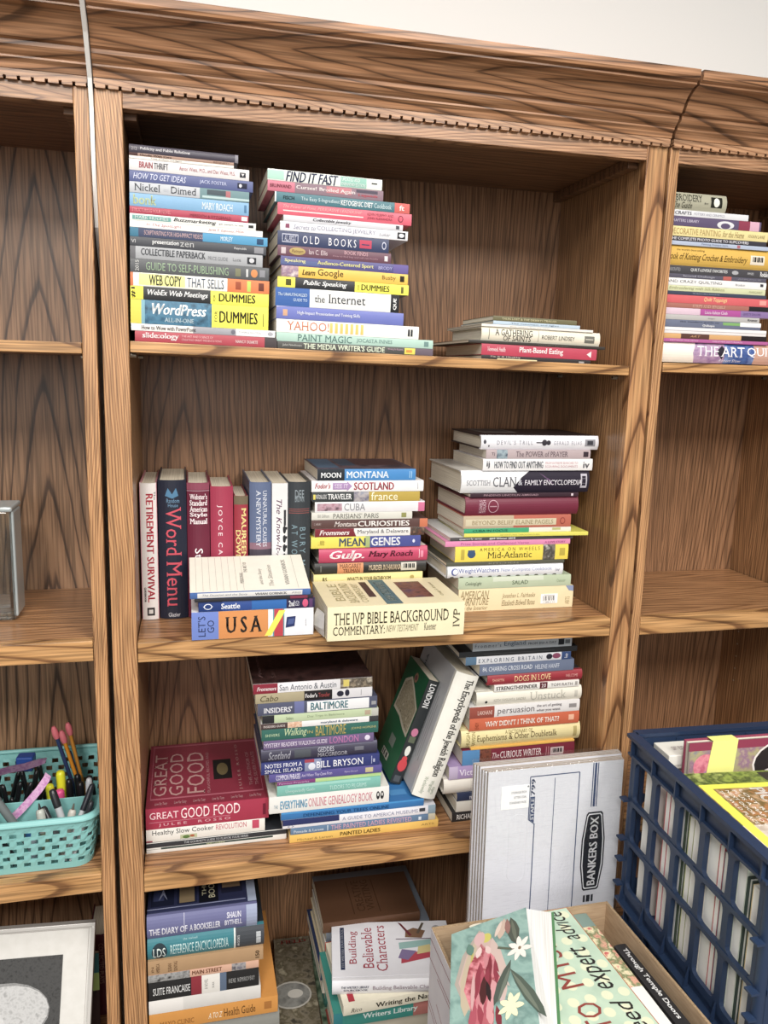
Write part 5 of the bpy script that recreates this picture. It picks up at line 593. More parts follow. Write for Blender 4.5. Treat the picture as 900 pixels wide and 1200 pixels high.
book('hardcover_book', 'dark blue bookseller diary hardcover topping the bottom left stack', GRP, (0.0405, 0.0040, 0.2618), 0.1875, 0.0424, 0.170, '6a6c98', [('t', 0.02, 0.36, 0.2, 0.52, 'THE DIARY OF', 'e8e8f4', 'b'), ('t', 0.38, 0.66, 0.2, 0.52, 'A BOOKSELLER', 'e8e8f4', 'b'), ('t', 0.72, 0.85, 0.58, 0.82, 'SHAUN', 'e8e8f4', 'b'), ('t', 0.7, 0.86, 0.25, 0.5, 'BYTHELL', 'e8e8f4', 'b'), ('p', 0.9, 1, '9aa4c0', 0.0, 1.0), ('p', 0.33, 0.335, 'c8c8dc', 0.1, 1)], hard=True, top=[('p', 0.03, 0.24, '1c2138', 0.1, 0.9), ('p', 0.05, 0.15, '3a4268', 0.2, 0.8), ('p', 0.27, 0.45, '202640', 0.1, 0.95), ('p', 0.29, 0.43, '8c7858', 0.12, 0.42), ('p', 0.29, 0.43, '5c5450', 0.5, 0.8), ('p', 0.47, 0.65, '14161f', 0.08, 0.9), ('t', 0.5, 0.54, 0.2, 0.85, 'THE DIARY', 'd0cca8', 'v'), ('t', 0.56, 0.62, 0.15, 0.85, 'BOOKSELLER', 'd0cca8', 'v'), ('p', 0.68, 0.88, '24263c', 0.2, 0.95), ('p', 0.69, 0.86, '947a5c', 0.3, 0.62), ('p', 0.92, 1, '98a4bc', 0, 1), ('g', '98a0c0', [(0.1, 0.2), (0.14, 0.4), (0.18, 0.2), (0.14, 0.3)]), ('p', 0.0, 0.9, '8a90b0', 0.05, 0.065)], topcol='2b3050')

# ================================================================ standing books and front stacks on the second shelf
GV = 'books standing upright at the left of the second shelf'
def upright(name, label, x, y, z, L, T, D, col, deco, hard=True, topcol=None, group=GV, pagecol='ded4c0'):
    M = Matrix(((0, 0, 1, 0), (0, 1, 0, 0), (-1, 0, 0, L), (0, 0, 0, 1)))
    return book(name, label, group, (x, y, z), L, T-0.0004, D, col, deco, hard, (0, 0, 0), (), topcol, pagecol, M)
YV = 0.1195
upright('hardcover_book', 'white upright hardcover with red letters reading Retirement survival', 0.0405, YV, ZB+.0004, 0.240, 0.0285, 0.185, 'e9e2df',
    [('t', .075, .87, .36, .78, 'RETIREMENT SURVIVAL', 'bf2c40', 'b'), ('t', .06, .12, .82, .93, 'The', '303030'), ('t', .76, .87, .15, .27, 'GUIDEBOOK', '303030', 'b'),
     ('p', .91, .97, '3a3638', .3, .75), ('p', .925, .955, 'd8d4d0', .4, .65), ('p', .0, 1, 'd88898', .0, .03), ('p', .0, 1, 'd88898', .97, 1)], topcol='c8808c')
upright('hardcover_book', 'thick navy upright hardcover with large red lettering Word menu', 0.0705, YV, ZB+.0004, 0.245, 0.0475, 0.195, '1f2335',
    [('t', .19, .54, .26, .80, 'Word', 'd04a5c', 's'), ('t', .58, .91, .26, .80, 'Menu', 'd04a5c', 's'), ('g', '4c7ca0', [(.1, .5), (.055, .35), (.11, .25), (.13, .5), (.11, .72), (.055, .64)]),
     ('t', .13, .16, .3, .75, 'Random', '6c94b4', 'v'), ('t', .165, .19, .35, .7, 'House', '6c94b4', 'v'), ('t', .955, .985, .3, .72, 'Glazier', 'd8d8e0', 'v')], topcol='262a3c')
upright('hardcover_book', 'burgundy upright style manual with white lettering, third from left', 0.1185, YV, ZB+.0004, 0.240, 0.0385, 0.18, '6c1f38',
    [('t', .08+.045*i, .12+.045*i, .12, .9, s, 'ecdfe2', 'vsb') for i, s in enumerate(("Webster's", 'Standard', 'American', 'Style', 'Manual'))]
    + [('t', .48, .98, .22, .68, 'Style Manual', 'f4eef0', 's'), ('p', .0, .05, '8c4458'), ('p', .055, .06, 'b08c98')], topcol='7c2c44')
upright('hardcover_book', 'crimson upright hardcover with white author name, fourth from left', 0.158, YV, ZB+.0004, 0.2335, 0.0395, 0.155, 'a5314e',
    [('t', .14, .96, .28, .52, 'JOYCE CAROL OATES', 'f0dce0', 'w')], topcol='a5314e')
upright('hardcover_book', 'short red upright hardcover with yellow lettering, fifth from left', 0.1985, YV, ZB+.0004, 0.2165, 0.0245, 0.15, '9c2b3c',
    [('t', .1, .97, .52, .86, 'MAUREEN  ARE MEN', 'f0dc8c', 'b'), ('t', .28, .97, .12, .46, 'DOWD NECESSARY', 'f0dc8c', 'b'), ('p', 0, .07, '70624c')], topcol='7c2030')
upright('hardcover_book', 'slate blue and sunset pink upright novel, sixth from left', 0.2255, YV, ZB+.0004, 0.2405, 0.0385, 0.19, '5c6a8c',
    [('p', .45, 1, '8c6878'), ('p', .62, 1, 'c87868'), ('p', .5, .62, '4c4450'), ('t', .06, .48, .6, .78, 'UNNATURAL CAUSES', 'd8dce8', 's'), ('t', .06, .48, .3, .5, 'A NEW MYSTERY', 'd8dce8', 's'),
     ('t', .56, .8, .5, .82, 'MORE', 'f0ecec', 's'), ('t', .56, .92, .12, .36, 'MURDER', 'f0ecec', 'w'), ('e', .66, .55, .03, .2, '2c2830')], topcol='59657f')
upright('paperback_book', 'white upright book with italic lettering and black figures, seventh from left', 0.2645, YV, ZB+.0004, 0.2385, 0.028, 0.18, 'dbdadb',
    [('t', .12, .62, .28, .62, 'The Know-It-All', '5c2c50', 'i'), ('p', .2, .32, '3c3c40', .75, .9)] + [('e', .35+.07*i, .8, .03, .1, '2c2c30') for i in range(7)]
    + [('p', .33+.07*i, .35+.07*i, '2c2c30', .7, .98) for i in range(7)], hard=False, topcol='d0cfd2')
upright('hardcover_book', 'charcoal upright hardcover with pale blue lettering, rightmost of the upright row', 0.2930, YV, ZB+.0004, 0.2405, 0.0405, 0.15, '353a3f',
    [('t', .06, .12, .3, .7, 'DEE', '8c98a0', 'v'), ('t', .1, .15, .3, .7, 'BROWN', '8c98a0', 'v'), ('p', .2, .205, '94504c', .05, .95), ('p', .215, .22, '94504c', .05, .95), ('p', .23, .235, '94504c', .05, .95),
     ('t', .34, .99, .52, .78, 'BURY MY HEART', '7c98a4', 'w'), ('t', .32, .99, .16, .42, 'AT WOUNDED KNEE', '7c98a4', 'w')], topcol='3c4146')

G2 = 'books in the low front stack on the second shelf'
book('paperback_book', 'thick USA travel guide with orange title panel at base of front stack', G2, (0.123, -0.004, ZB+.0004), 0.198, 0.0465, 0.117, 'e4e4ea',
     [('p', 0, .215, '6d84cc'), ('t', .05, .11, .12, .85, "LET'S", '2c3458', 'v'), ('t', .125, .18, .25, .7, 'GO', '2c3458', 'v'), ('p', .215, .62, 'd68a46'), ('t', .27, .57, .2, .8, 'USA', '322c28', 'sbw'),
      ('p', .66, .67, '5c94a0'), ('p', .67, .745, 'bf3c48'), ('p', .745, .755, '5c94a0'), ('g', 'ece23c', [(.59, .03), (.645, .03), (.765, .95), (.71, .95)]),
      ('g', '2c3868', [(.765, .3), (.84, .35), (.85, .72), (.775, .7)]), ('g', '4c5c90', [(.78, .42), (.83, .44), (.84, .64), (.79, .62)]), ('t', .93, .94, .35, .6, 'guide', '505058', 'v')], botcol='d8d8e0')
book('paperback_book', 'blue Seattle travel guide second from base of the front stack', G2, (0.134, -0.004, ZB+.0475), 0.189, 0.0165, 0.112, '2d4d94',
     [('p', 0, .2, '243c78'), ('e', .08, .5, .035, .3, 'd8dce8'), ('e', .08, .5, .027, .22, '243c78'), ('p', .04, .12, 'd8dce8', .46, .54), ('t', .19, .35, .22, .78, 'Seattle', 'f0f2f8', 'b'),
      ('p', .45, .77, '2c68b0'), ('p', .75, 1, '322c4c'), ('t', .77, .82, .2, .8, '2nd', 'f0f0f4', 'b'), ('t', .83, .86, .25, .75, 'ED', 'c8c8d4', 'v'), ('e', .915, .5, .025, .42, 'd05078'), ('p', .95, .98, '5c3c68')], topcol='7c3444')
book('paperback_book', 'thin dark paperback lying under the lined cream notebook cover', G2, (0.128, -0.006, ZB+.0645), 0.192, 0.005, 0.112, '2b2a30', [('p', .8, .95, '7c3048')], topcol='2f2c34')
book('paperback_book', 'cream lined-cover paperback with blue spine ends tilted on the front stack', G2, (0.121, -0.006, ZB+.0702), 0.194, 0.0105, 0.126, '4a70b2',
     [('p', .06, .93, 'e6e4e2', .08, .92), ('t', .1, .47, .28, .75, 'The Situation and the Story', '7c8498', 'i'), ('t', .53, .8, .3, .7, 'VIVIAN GORNICK', '5c5c64', 'sb'), ('t', .84, .92, .35, .65, 'FSG', '8c8c94', 'i')],
     rot=(math.radians(14), 0, 0), topcol='e8e3d4',
     top=[('p', .05+.056*i, .053+.056*i, 'b4aca4', .02, .98) for i in range(8)] + [('t', .80, .835, .12, .85, 'VIVIAN GORNICK', '74706c', 'vs'), ('t', .66, .7, .1, .7, 'The Situation', '9c948c', 'vi'),
      ('t', .58, .62, .15, .6, 'and the Story', '9c948c', 'vi'), ('t', .46, .49, .5, .8, 'THE ART OF', '84807c', 'vs'), ('t', .42, .45, .2, .5, 'PERSONAL', '84807c', 'vs'), ('p', .9, .903, 'b4aca4', .02, .98)])
book('hardcover_book', 'thick cream Bible background commentary lying at the shelf front edge', None, (0.3375, -0.045, ZB+.0004), 0.235, 0.0575, 0.165, 'e8ddb4',
     [('t', .045, .88, .47, .82, 'THE IVP BIBLE BACKGROUND', '35301f', 's'), ('t', .04, .41, .16, .42, 'COMMENTARY:', '35301f', 's'), ('t', .42, .66, .2, .4, 'NEW TESTAMENT', '8c8468', 'si'), ('t', .70, .79, .2, .42, 'Keener', '50493a', 's'),
      ('t', .915, .965, .25, .8, 'IVP', '4c4634', 'vs')], hard=False, topcol='e6dab0',
     top=[('t', .09, .16, .2, .85, 'BIBLE', 'a89c6c', 'sv'), ('t', .18, .25, .12, .88, 'BACKGROUND', 'a89c6c', 'sv'), ('t', .27, .32, .12, .85, 'COMMENTARY', 'a89c6c', 'sv'),
          ('p', .345, .40, '4a3430', .3, .9), ('p', .43, .55, '4d6c74', .02, .98), ('t', .46, .52, .12, .88, 'NEW TESTAMENT', 'c8d4c8', 'svb'), ('p', .62, .82, MOT('cover_scene', ['2c2028', '7c5040', '3c3450'], 60), .22, .85),
          ('t', .88, .91, .25, .8, 'Craig S. Keener', '94885c', 'svi')])

# ================================================================ leaning pair on the third shelf
def leaning(name, label, x, y, z, lean, L, T, D, col, deco, covdeco, hard, covcol, back):
    # upright book tipped to the right; its left face (the one we see) is the back cover in local terms
    r = book(name, label, 'pair of books leaning right on the third shelf', (x, y, z), L, T, D, col, deco, hard, (0, PI/2+lean, 0), (), back, 'e0d8c6', None, covcol)
    y0 = 0.008 if hard else 0.004
    for ch in r.children:
        if ch.name.startswith('back_cover') and covdeco:
            m = MB(); me = ch.data
            m.v = [v.co.copy() for v in me.vertices]; m.f = [list(p.vertices) for p in me.polygons]; m.mi = [0]*len(m.f); m.sm = [False]*len(m.f); m.m = [me.materials[0]]
            # u: left to right as seen (from back edge to spine), v: bottom to top
            decorate(m, covdeco, lambda u, v, h: Vector((L*(1-v), D-(D-y0)*u, -h)))
            bpy.data.objects.remove(ch); m.build('back_cover', r)
    return r
LE = math.radians(18.2)
# bottom left corner of the spine is the book's low left end: origin is the top end of the spine
def lean_origin(xb, zb, L, lean): return xb+L*math.sin(lean), zb+L*math.cos(lean)
ox, oz = lean_origin(0.5185, 0.4605, 0.250, LE)
leaning('hardcover_book', 'thick white encyclopedia hardcover leaning right against the third-shelf right stack', ox, 0.043, oz, LE, 0.250, 0.0465, 0.195, 'e6e4da',
    [('t', .035, .82, .40, .83, 'The Encyclopedia of the Jewish Religion', '35332f', 'sb'), ('t', .83, .97, .2, .4, 'Werblowsky', '94a08c', 's'), ('t', .85, .95, .5, .7, 'Wigoder', '94a08c', 's'), ('t', .9, .96, .7, .85, 'Adama', '94a08c')],
    [('p', .5+.045*i, .513+.045*i, '98989e', .22+.02*(i % 2), .80-.06*(i % 3)) for i in range(9)] + [('t', .18, .23, .35, .92, 'ENCYCLOPEDIA', '54545c', 'vs')], True, 'b9babf', 'a8a8ac')
LL = math.radians(19.5)
ox, oz = lean_origin(0.489, 0.4612, 0.215, LL)
leaning('paperback_book', 'green London guidebook leaning right beside the thick white encyclopedia', ox, 0.098, oz, LL, 0.215, 0.0215, 0.135, '2a2e30',
    [('t', .03, .26, .25, .8, 'LONDON', 'f0f0f0', 'sb'), ('e', .5, .5, .04, .32, 'c07090'), ('p', .54, .6, '5c6450', .2, .8), ('e', .68, .5, .05, .25, 'd8d8d0'), ('e', .82, .5, .06, .42, 'c83c44'), ('e', .76, .5, .03, .25, 'c83c44'), ('p', .92, .98, '505458', .2, .8)],
    [('g', 'd0c6b2', [(.10, .50), (.16, .80), (.40, .88), (.62, .82), (.99, .70), (.97, .42), (.74, .44), (.45, .49)]), ('g', MOT('map_sketch', ['6c6458', 'b8ac94', '9c927c', 'd0c6b0'], 85), [(.14, .53), (.20, .78), (.40, .85), (.63, .79), (.95, .68), (.93, .45), (.74, .47), (.46, .52)]),
     ('e', .55, .9, .08, .045, 'a07c60'), ('e', .55, .9, .05, .025, '7c4c50'), ('p', .42, .66, '7c8880', .22, .32), ('p', .3, .62, 'c8c4bc', .08, .15), ('p', .33, .36, '383838', .09, .14), ('p', .4, .44, '383838', .09, .14), ('p', .5, .56, '383838', .09, .14)], False, '1e6644', '1e6644')

# ================================================================ bottom shelf of the middle bookcase
G3 = 'books in the left stack on the bottom shelf of the middle bookcase'
book('hardcover_book', 'large dull green volume under the orange health guide in the bottom left stack', G3, (0.0405, 0.012, ZD+.0004), 0.232, 0.062, 0.27, '4c5a50', [('t', .2, .8, .35, .65, 'GARDEN ATLAS', 'b8c0a8', 's')], True)
book('hardcover_book', 'grey reference volume between green volume and orange health guide', G3, (0.0405, 0.006, ZD+.063), 0.228, 0.0595, 0.26, '84847e', [('t', .2, .8, .35, .65, 'HOUSEHOLD', 'e0e0d8', 's')], True)
G4 = 'magazines lying flat on the bottom shelf'
book('magazine', 'grey brown camouflage-patterned magazine with oval cut-in, flat on bottom shelf', G4, (0.2765, 0.0495, ZD+.0004), 0.078, 0.03, 0.265, '5c564a', [], False, (0, 0, math.radians(-3)),
     [('p', 0, 1, MOT('camo', ['3c3830', '7c7464', '57503f', 'a09884'], 55)), ('e', .35, .36, .52, .14, 'b8b4ac'), ('e', .35, .36, .48, .125, MOT('oval', ['3c3c3c', '8c8c88', '5c5c5c'], 30)), ('e', .45, .37, .2, .045, 'c0bcb4'), ('t', .2, .9, .93, .97, 'FIELD', 'c03c34', 'b')], '5c564a')
book('magazine', 'dark mossy green magazine lying flat beside the camouflage one', G4, (0.3625, 0.0, ZD+.0004), 0.245, 0.014, 0.30, '39483a', [], False, (0, 0, 0),
     [('p', 0, 1, MOT('moss', ['28332a', '4c604c', '7c8c78', '2c382c'], 45))], '39483a')
G5 = 'books in the back stack on the bottom shelf'
zz = ZD+.0148
for T_, L_, x_, D_, c_, lab, deco, h in (
    (.036, .200, .372, .19, '2f6a60', 'dark green hardcover at the base of the back stack on the bottom shelf', [('t', .1, .7, .3, .7, 'COLLECTED', 'c8d0c0', 's')], True),
    (.030, .205, .366, .185, 'd9d2c2', 'off-white paperback second from base of the bottom-shelf back stack', [('t', .1, .7, .3, .7, 'HANDBOOK', '505050')], False),
    (.022, .210, .362, .19, '2c3c66', 'navy paperback third from base of the bottom-shelf back stack', [('t', .1, .7, .3, .7, 'PRACTICE', 'd0d8e8')], False),
    (.036, .200, .368, .18, 'd8c8a4', 'tan hardcover in the middle of the bottom-shelf back stack', [('t', .1, .7, .3, .7, 'STORY', '604c34', 's')], True),
    (.026, .196, .370, .17, 'ddd8d2', 'white and red paperback under the grey one in the bottom-shelf back stack', [('p', 0, .25, 'c04838'), ('t', .3, .7, .3, .7, 'FICTION', '404040')], False),
    (.020, .212, .372, .185, '6c7480', 'grey paperback just below the brown leather book', [], False)):
    book('hardcover_book' if h else 'paperback_book', lab, G5, (x_, .112, zz), L_, T_-.0003, D_, c_, deco, h); zz += T_
book('hardcover_book', 'brown leather-look hardcover topping the back stack on the bottom shelf', G5, (0.3655, .112, zz), 0.197, 0.022, 0.135, '5f3f2a', [], False, (0, 0, math.radians(-1)),
     [('p', .33, .34, '49301f', .1, .9), ('t', .38, .46, .15, .9, 'CREATIVE', '49301f', 'sv'), ('t', .48, .56, .15, .9, 'WRITING', '49301f', 'sv'), ('p', .6, .61, '49301f', .1, .9)], '5d3e29')
G6 = 'books in the front stack on the bottom shelf beside the cardboard box'
zz = ZD+.0148
for T_, L_, x_, y_, D_, c_, lab, deco, h in (
    (.052, .215, .372, -.025, .135, '8c3c34', 'brick red hardcover at the base of the bottom-shelf front stack', [], True),
    (.052, .215, .370, -.028, .138, 'cfc6b2', 'buff paperback second from base of the bottom-shelf front stack', [], False),
    (.030, .205, .358, -.052, .16, '2f8a80', 'teal paperback lettered Library near base of the bottom-shelf front stack', [('p', 0, .08, '2a7c84'), ('t', .26, .76, .3, .75, 'Writers Library', 'dce8e4', 'b'), ('p', .72, 1, 'b06c64')], False)):
    book('hardcover_book' if h else 'paperback_book', lab, G6, (x_, y_, zz), L_, T_-.0003, D_, c_, deco, h); zz += T_
book('paperback_book', 'cream writing paperback with red tab under the white character book', G6, (0.374, -0.060, zz), 0.225, 0.0205, 0.165, 'e3dcc6',
     [('t', .06, .15, .25, .65, 'Rico', '3c382c', 'si'), ('t', .26, .98, .18, .78, 'Writing the Natural Way', '3a3528', 'sb')], False, (0, 0, math.radians(1.5)),
     [('p', .05, .1, 'b02c3c', .03, .55), ('g', '2c2a28', [(.12, .2), (.17, .2), (.24, .35), (.2, .4), (.19, .28)]), ('g', '2c2a28', [(.3, .15), (.42, .3), (.45, .28), (.36, .12)]), ('p', .14, .3, '2c2a28', .3, .34)], 'e6dfc8')
zz += .0208
book('hardcover_book', 'white hardcover Building Believable Characters lying on the front stack', G6, (0.358, -0.033, zz), 0.229, 0.028, 0.158, 'e0dfe4',
     [('t', .07, .29, .52, .68, "THE WRITER'S LIBRARY", '3c4058', 'b'), ('t', .09, .28, .32, .46, 'SOURCEBOOK', '3c4058', 'b'), ('t', .32, .9, .3, .65, 'Building Believable Characters', '8c7480', 's')], True, (0, 0, math.radians(-9.5)),
     [('p', .07, .105, '2c3654', .12, .9), ('t', .078, .098, .15, .87, "THE WRITERS SOURCEBOOK", 'd8dce8', 'vb'), ('t', .14, .22, .22, .82, 'Building', 'a03848', 'sv'), ('t', .25, .34, .14, .88, 'Believable', 'a03848', 'sv'), ('t', .36, .45, .08, .92, 'Characters', 'a03848', 'sv'),
      ('g', 'b04050', [(.56, .2), (.86, .32), (.86, .46), (.57, .36)]), ('g', '7c6c94', [(.54, .3), (.62, .26), (.7, .42), (.58, .46)]), ('g', '8cb0ac', [(.56, .46), (.85, .52), (.85, .64), (.56, .58)]), ('g', 'c8b87c', [(.7, .36), (.82, .4), (.82, .54), (.72, .5)]),
      ('p', .54, .86, '5c4858', .64, .655), ('g', '7c5c44', [(.62, .68), (.76, .66), (.8, .8), (.7, .86), (.63, .8)]), ('g', '6c2c34', [(.57, .98), (.6, .95), (.68, .72), (.66, .7)]), ('g', '5c5044', [(.78, .96), (.8, .95), (.74, .74), (.72, .76)]), ('e', .9, .78, .05, .12, '98989c')], 'dddce2')

# ================================================================ flat bankers boxes, wrapped, standing between bookcase and crate
r = empty('flat_storage_boxes', (0.715, -0.13, FLOOR), (0, 0, 0), 'shrink-wrapped pack of flat white storage boxes standing against the bookcase', 'storage boxes')
boardm = mottled('white_corrugated', ['cdced5', 'dadbe1', 'd4d5dc'], 14, 0.6, (3, 3, 60))
edgem = mottled('corrugated_edge', ['8c8276', 'b8aca0', 'a09488'], 300, 0.8)
X0, X1, ZT = -0.121, 0.126, 0.592-FLOOR
lean = Matrix.Rotation(math.radians(-1.0), 4, 'X')
for i in range(6):
    y0 = -0.018+i*0.0072; sh = -0.0022*i; dz = 0.0014*(i % 3)
    m = MB(); 
    m.box(X0+sh, X1+sh*(-1.2), y0, y0+0.0062, 0.001, ZT-dz, edgem)
    m.box(X0+sh-.0002, X1-sh*1.2+.0002, y0-0.0004, y0+0.0002, 0.001, ZT-dz+.0002, boardm); m.box(X0+sh-.0002, X1-sh*1.2+.0002, y0+0.006, y0+0.0066, 0.001, ZT-dz+.0002, boardm)
    if i == 0:
        W = X1-X0; H = ZT; fm = lambda u, v, h: Vector((u-0.715, y0-0.0004-h, v-FLOOR))
        nav = '3c4c70'; line = lambda a, b, w=.0009: ('g', nav, [(a[0]-(w if abs(a[0]-b[0]) < abs(a[1]-b[1]) else 0), a[1]-(0 if abs(a[0]-b[0]) < abs(a[1]-b[1]) else w)), (b[0]-(w if abs(a[0]-b[0]) < abs(a[1]-b[1]) else 0), b[1]-(0 if abs(a[0]-b[0]) < abs(a[1]-b[1]) else w)),
                (b[0]+(w if abs(a[0]-b[0]) < abs(a[1]-b[1]) else 0), b[1]+(0 if abs(a[0]-b[0]) < abs(a[1]-b[1]) else w)), (a[0]+(w if abs(a[0]-b[0]) < abs(a[1]-b[1]) else 0), a[1]+(0 if abs(a[0]-b[0]) < abs(a[1]-b[1]) else w))])
        d = [line((.669, .577), (.759, .577)), line((.759, .577), (.759, .0)), line((.714, .571), (.714, .0), .0006), line((.669, .577), (.669, .500)), line((.669, .500), (.680, .491)), line((.680, .492), (.680, .0))]
        d += [('g', nav, [(.6705, .500), (.679, .493), (.679, .541), (.6705, .541)]), ('t', .672, .678, .499, .538, 'STAPLE', 'e8eaf0', 'vb'), ('t', .671, .6785, .543, .573, '799', nav, 'vb')]
        d += [('p', .7835, .7853, nav, .511, .591), ('p', .787, .791, nav, .511, .591), ('p', .7927, .7945, nav, .511, .591)]
        ov = [(.777, .497), (.780, .501), (.805, .501), (.808, .497), (.8145, .45), (.8145, .40), (.808, .357), (.805, .354), (.780, .354), (.777, .357), (.7705, .40), (.7705, .45)]
        sc = lambda k: [(.7925+(a-.7925)*k, .4275+(b-.4275)*(1-(1-k)*.35)) for a, b in ov]
        d += [('g', '26282e', ov), ('g', 'e4e6ea', sc(.88)), ('g', '26282e', sc(.80)), ('t', .785, .8005, .363, .492, 'BANKERS BOX', 'f0f0f2', 'vb'), ('p', .780, .784, '303238', .332, .345), ('p', .786, .793, '303238', .332, .345), ('p', .795, .799, '303238', .332, .345)]
        decorate(m, d, fm, 0.00012)
        hh = [(.651+.0165*math.cos(a), .45+(.045 if math.sin(a) > 0 else -.045)+.0165*math.sin(a)) for a in [k*PI/12 for k in range(25)]]
        for j in range(24):
            (a, b), (c, e) = hh[j], hh[j+1]; m.tube([fm(a, b, .0), fm(c, e, .0)], .0005, boardm, 6, False)
    m.build('folded_box', r, lean)
m = MB(); m.box(.618-.715, .668-.715, -0.0192, -0.0186, .523-FLOOR, .564-FLOOR, ink('f2f2f2'))
decorate(m, [('t', .35, .9, .66, .76, 'STORAGE BOX', '707078'), ('t', .45, .9, .45, .55, 'LETTER LEGAL', '707078'), ('t', .3, .9, .22, .32, 'STANDARD PACK', '707078'), ('e', .95, .93, .03, .04, '808088')], lambda u, v, h: Vector((.618-.715+.05*u, -.0192-h, .523-FLOOR+.041*v)))
m.build('paper_label', r, lean, 'small white paper label')
film, nt, b = newmat('clear_film')
mx = N(nt, 'ShaderNodeMixShader'); tr = N(nt, 'ShaderNodeBsdfTransparent'); gl = N(nt, 'ShaderNodeBsdfGlossy'); gl.inputs['Roughness'].default_value = 0.08
no = N(nt, 'ShaderNodeTexNoise'); no.inputs['Scale'].default_value = 26; no.inputs['Distortion'].default_value = 1.5
bp = N(nt, 'ShaderNodeBump'); bp.inputs['Strength'].default_value = 0.5; bp.inputs['Distance'].default_value = 0.004
nt.links.new(no.outputs[0], bp.inputs['Height']); nt.links.new(bp.outputs[0], gl.inputs['Normal'])
mx.inputs[0].default_value = 0.07; nt.links.new(tr.outputs[0], mx.inputs[1]); nt.links.new(gl.outputs[0], mx.inputs[2])
nt.links.new(mx.outputs[0], [n for n in nt.nodes if n.type == 'OUTPUT_MATERIAL'][0].inputs[0])
m = MB(); m.box(X0-.014, X1+.012, -0.0205, 0.0275, 0.0005, ZT+.004, film, 0.003); m.build('plastic_wrap', r, lean, 'clear plastic wrap')

# ================================================================ open cardboard box, on a second one, with books
kraft = mottled('kraft_board', ['a98f72', 'b79c7e', 'c0a688'], 30, 0.85, (1, 1, 8))
kedge = mottled('kraft_edge', ['8c7458', 'b09878'], 400, 0.9)
whiteout = mottled('white_box_liner', ['dedde6', 'e8e7ee'], 30, 0.6)
def carton(name, label, x, y, z, W, Dp, H, deco=True, rz=0.0, flare=0.0):
    r = empty(name, (x, y, z), (0, 0, rz), label, 'cardboard box'); t = 0.0042
    def fl(mb):
        for v in mb.v: v.x += max(0.0, v.x/W)*(-v.y/Dp)*flare
    def wall(nm, a, b, c, d, outer):
        m = MB(); m.box(a, b, c, d, 0.004, H, kraft)
        o = outer
        if o == 'L':
            m.box(a-.0005, a, c, d, 0.004, H-.001, whiteout)
            fm = lambda u, v, h: Vector((a-.0005-h, d-(d-c)*u, .004+(H-.005)*v))
            if deco:
                red = '9c4458'
                ln = lambda p, q, w=.003: ('g', red, [(p[0], p[1]-w), (q[0], q[1]-w), (q[0], q[1]+w), (p[0], p[1]+w)] if abs(p[0]-q[0]) > abs(p[1]-q[1])*.5 else [(p[0]-w*.7, p[1]), (q[0]-w*.7, q[1]), (q[0]+w*.7, q[1]), (p[0]+w*.7, p[1])])
                decorate(m, [ln((.0, .93), (1, .93)), ln((.0, .80), (1, .80)), ln((.10, .77), (.36, .77)), ln((.36, .77), (.36, .45)), ln((.36, .45), (.10, .60)), ln((.0, .52), (1, .20)), ln((.0, .48), (1, .16))], fm)
        if o == 'B': m.box(a, b, d, d+.0005, 0.004, H-.001, whiteout)
        if o == 'R': m.box(b, b+.0005, c, d, 0.004, H-.001, whiteout)
        if o == 'F': m.box(a, b, c-.0005, c, 0.004, H-.001, whiteout)
        m.box(a+.0003, b-.0003, c+.0003, d-.0003, H, H+.0006, kedge)
        fl(m); m.build(nm, r)
    wall('side_wall', 0, t, -Dp, 0, 'L'); wall('side_wall', W-t, W, -Dp, 0, 'R'); wall('end_wall', t, W-t, -t, 0, 'B'); wall('end_wall', t, W-t, -Dp, -Dp+t, 'F')
    m = MB(); m.box(0, W, -Dp, 0, 0, 0.004, kraft); fl(m); m.build('bottom', r)
    return r
BXC, BYC, BH = 0.477, -0.222, 0.39
BHT = (BH-FLOOR)/2
carton('cardboard_box', 'lower cardboard box beneath the open box of books', BXC+.002, BYC-.002, FLOOR, 0.298, 0.39, BHT-.0008, False, 0.0, 0.0)
carton('cardboard_box', 'open white-sided cardboard box filled with books in front of bottom shelf', BXC, BYC, BH-BHT, 0.302, 0.385, BHT, True, math.radians(0.4), 0.012)
BB = BH-BHT+.0046
GB = 'things packed in the open cardboard box'
def spine_up(name, label, x, y, T, L, D, col, deco, rz=0, hard=False, z=BB):
    # spine on top, running towards the viewer; reading from the far end
    M = Matrix(((0, 0, 1, 0), (-1, 0, 0, 0), (0, -1, 0, D), (0, 0, 0, 1)))
    return book(name, label, GB, (x, y, z), L, T, D, col, deco, hard, (0, 0, rz), (), None, 'e0d8c6', M)
flor = MOT('floral_print', ['a84c54', 'd8a890', '6c7c54', 'e8dcb8', 'c05c5c'], 60)
spine_up('paperback_book', 'black paperback with white spine lettering standing in the open cardboard box', 0.7445, -0.305, 0.020, 0.24, 0.243, '2a292b', [('t', .04, .62, .25, .75, 'Through Temple Doors', 'e4e4e4', 'b'), ('e', .68, .5, .008, .1, 'e4e4e4'), ('t', .72, .95, .3, .7, 'EDWARD', 'c8c8c8', 'b')], math.radians(2))
spine_up('paperback_book', 'floral pink and green book standing in the cardboard box beside the black one', 0.7085, -0.2275, 0.030, 0.26, 0.243, 'dcd8d0', [('p', 0, .22, '7c948c'), ('p', .12, .62, flor), ('p', .62, 1, 'e4e2de')], math.radians(1.5))
spine_up('hardcover_book', 'dark red hardcover standing in cardboard box under the polka dot sign', 0.640, -0.232, 0.03, 0.25, 0.232, '7c3434', [], 0, True)
spine_up('hardcover_book', 'brown hardcover standing in cardboard box under the polka dot sign', 0.676, -0.232, 0.028, 0.25, 0.232, '6c5038', [], 0, True)
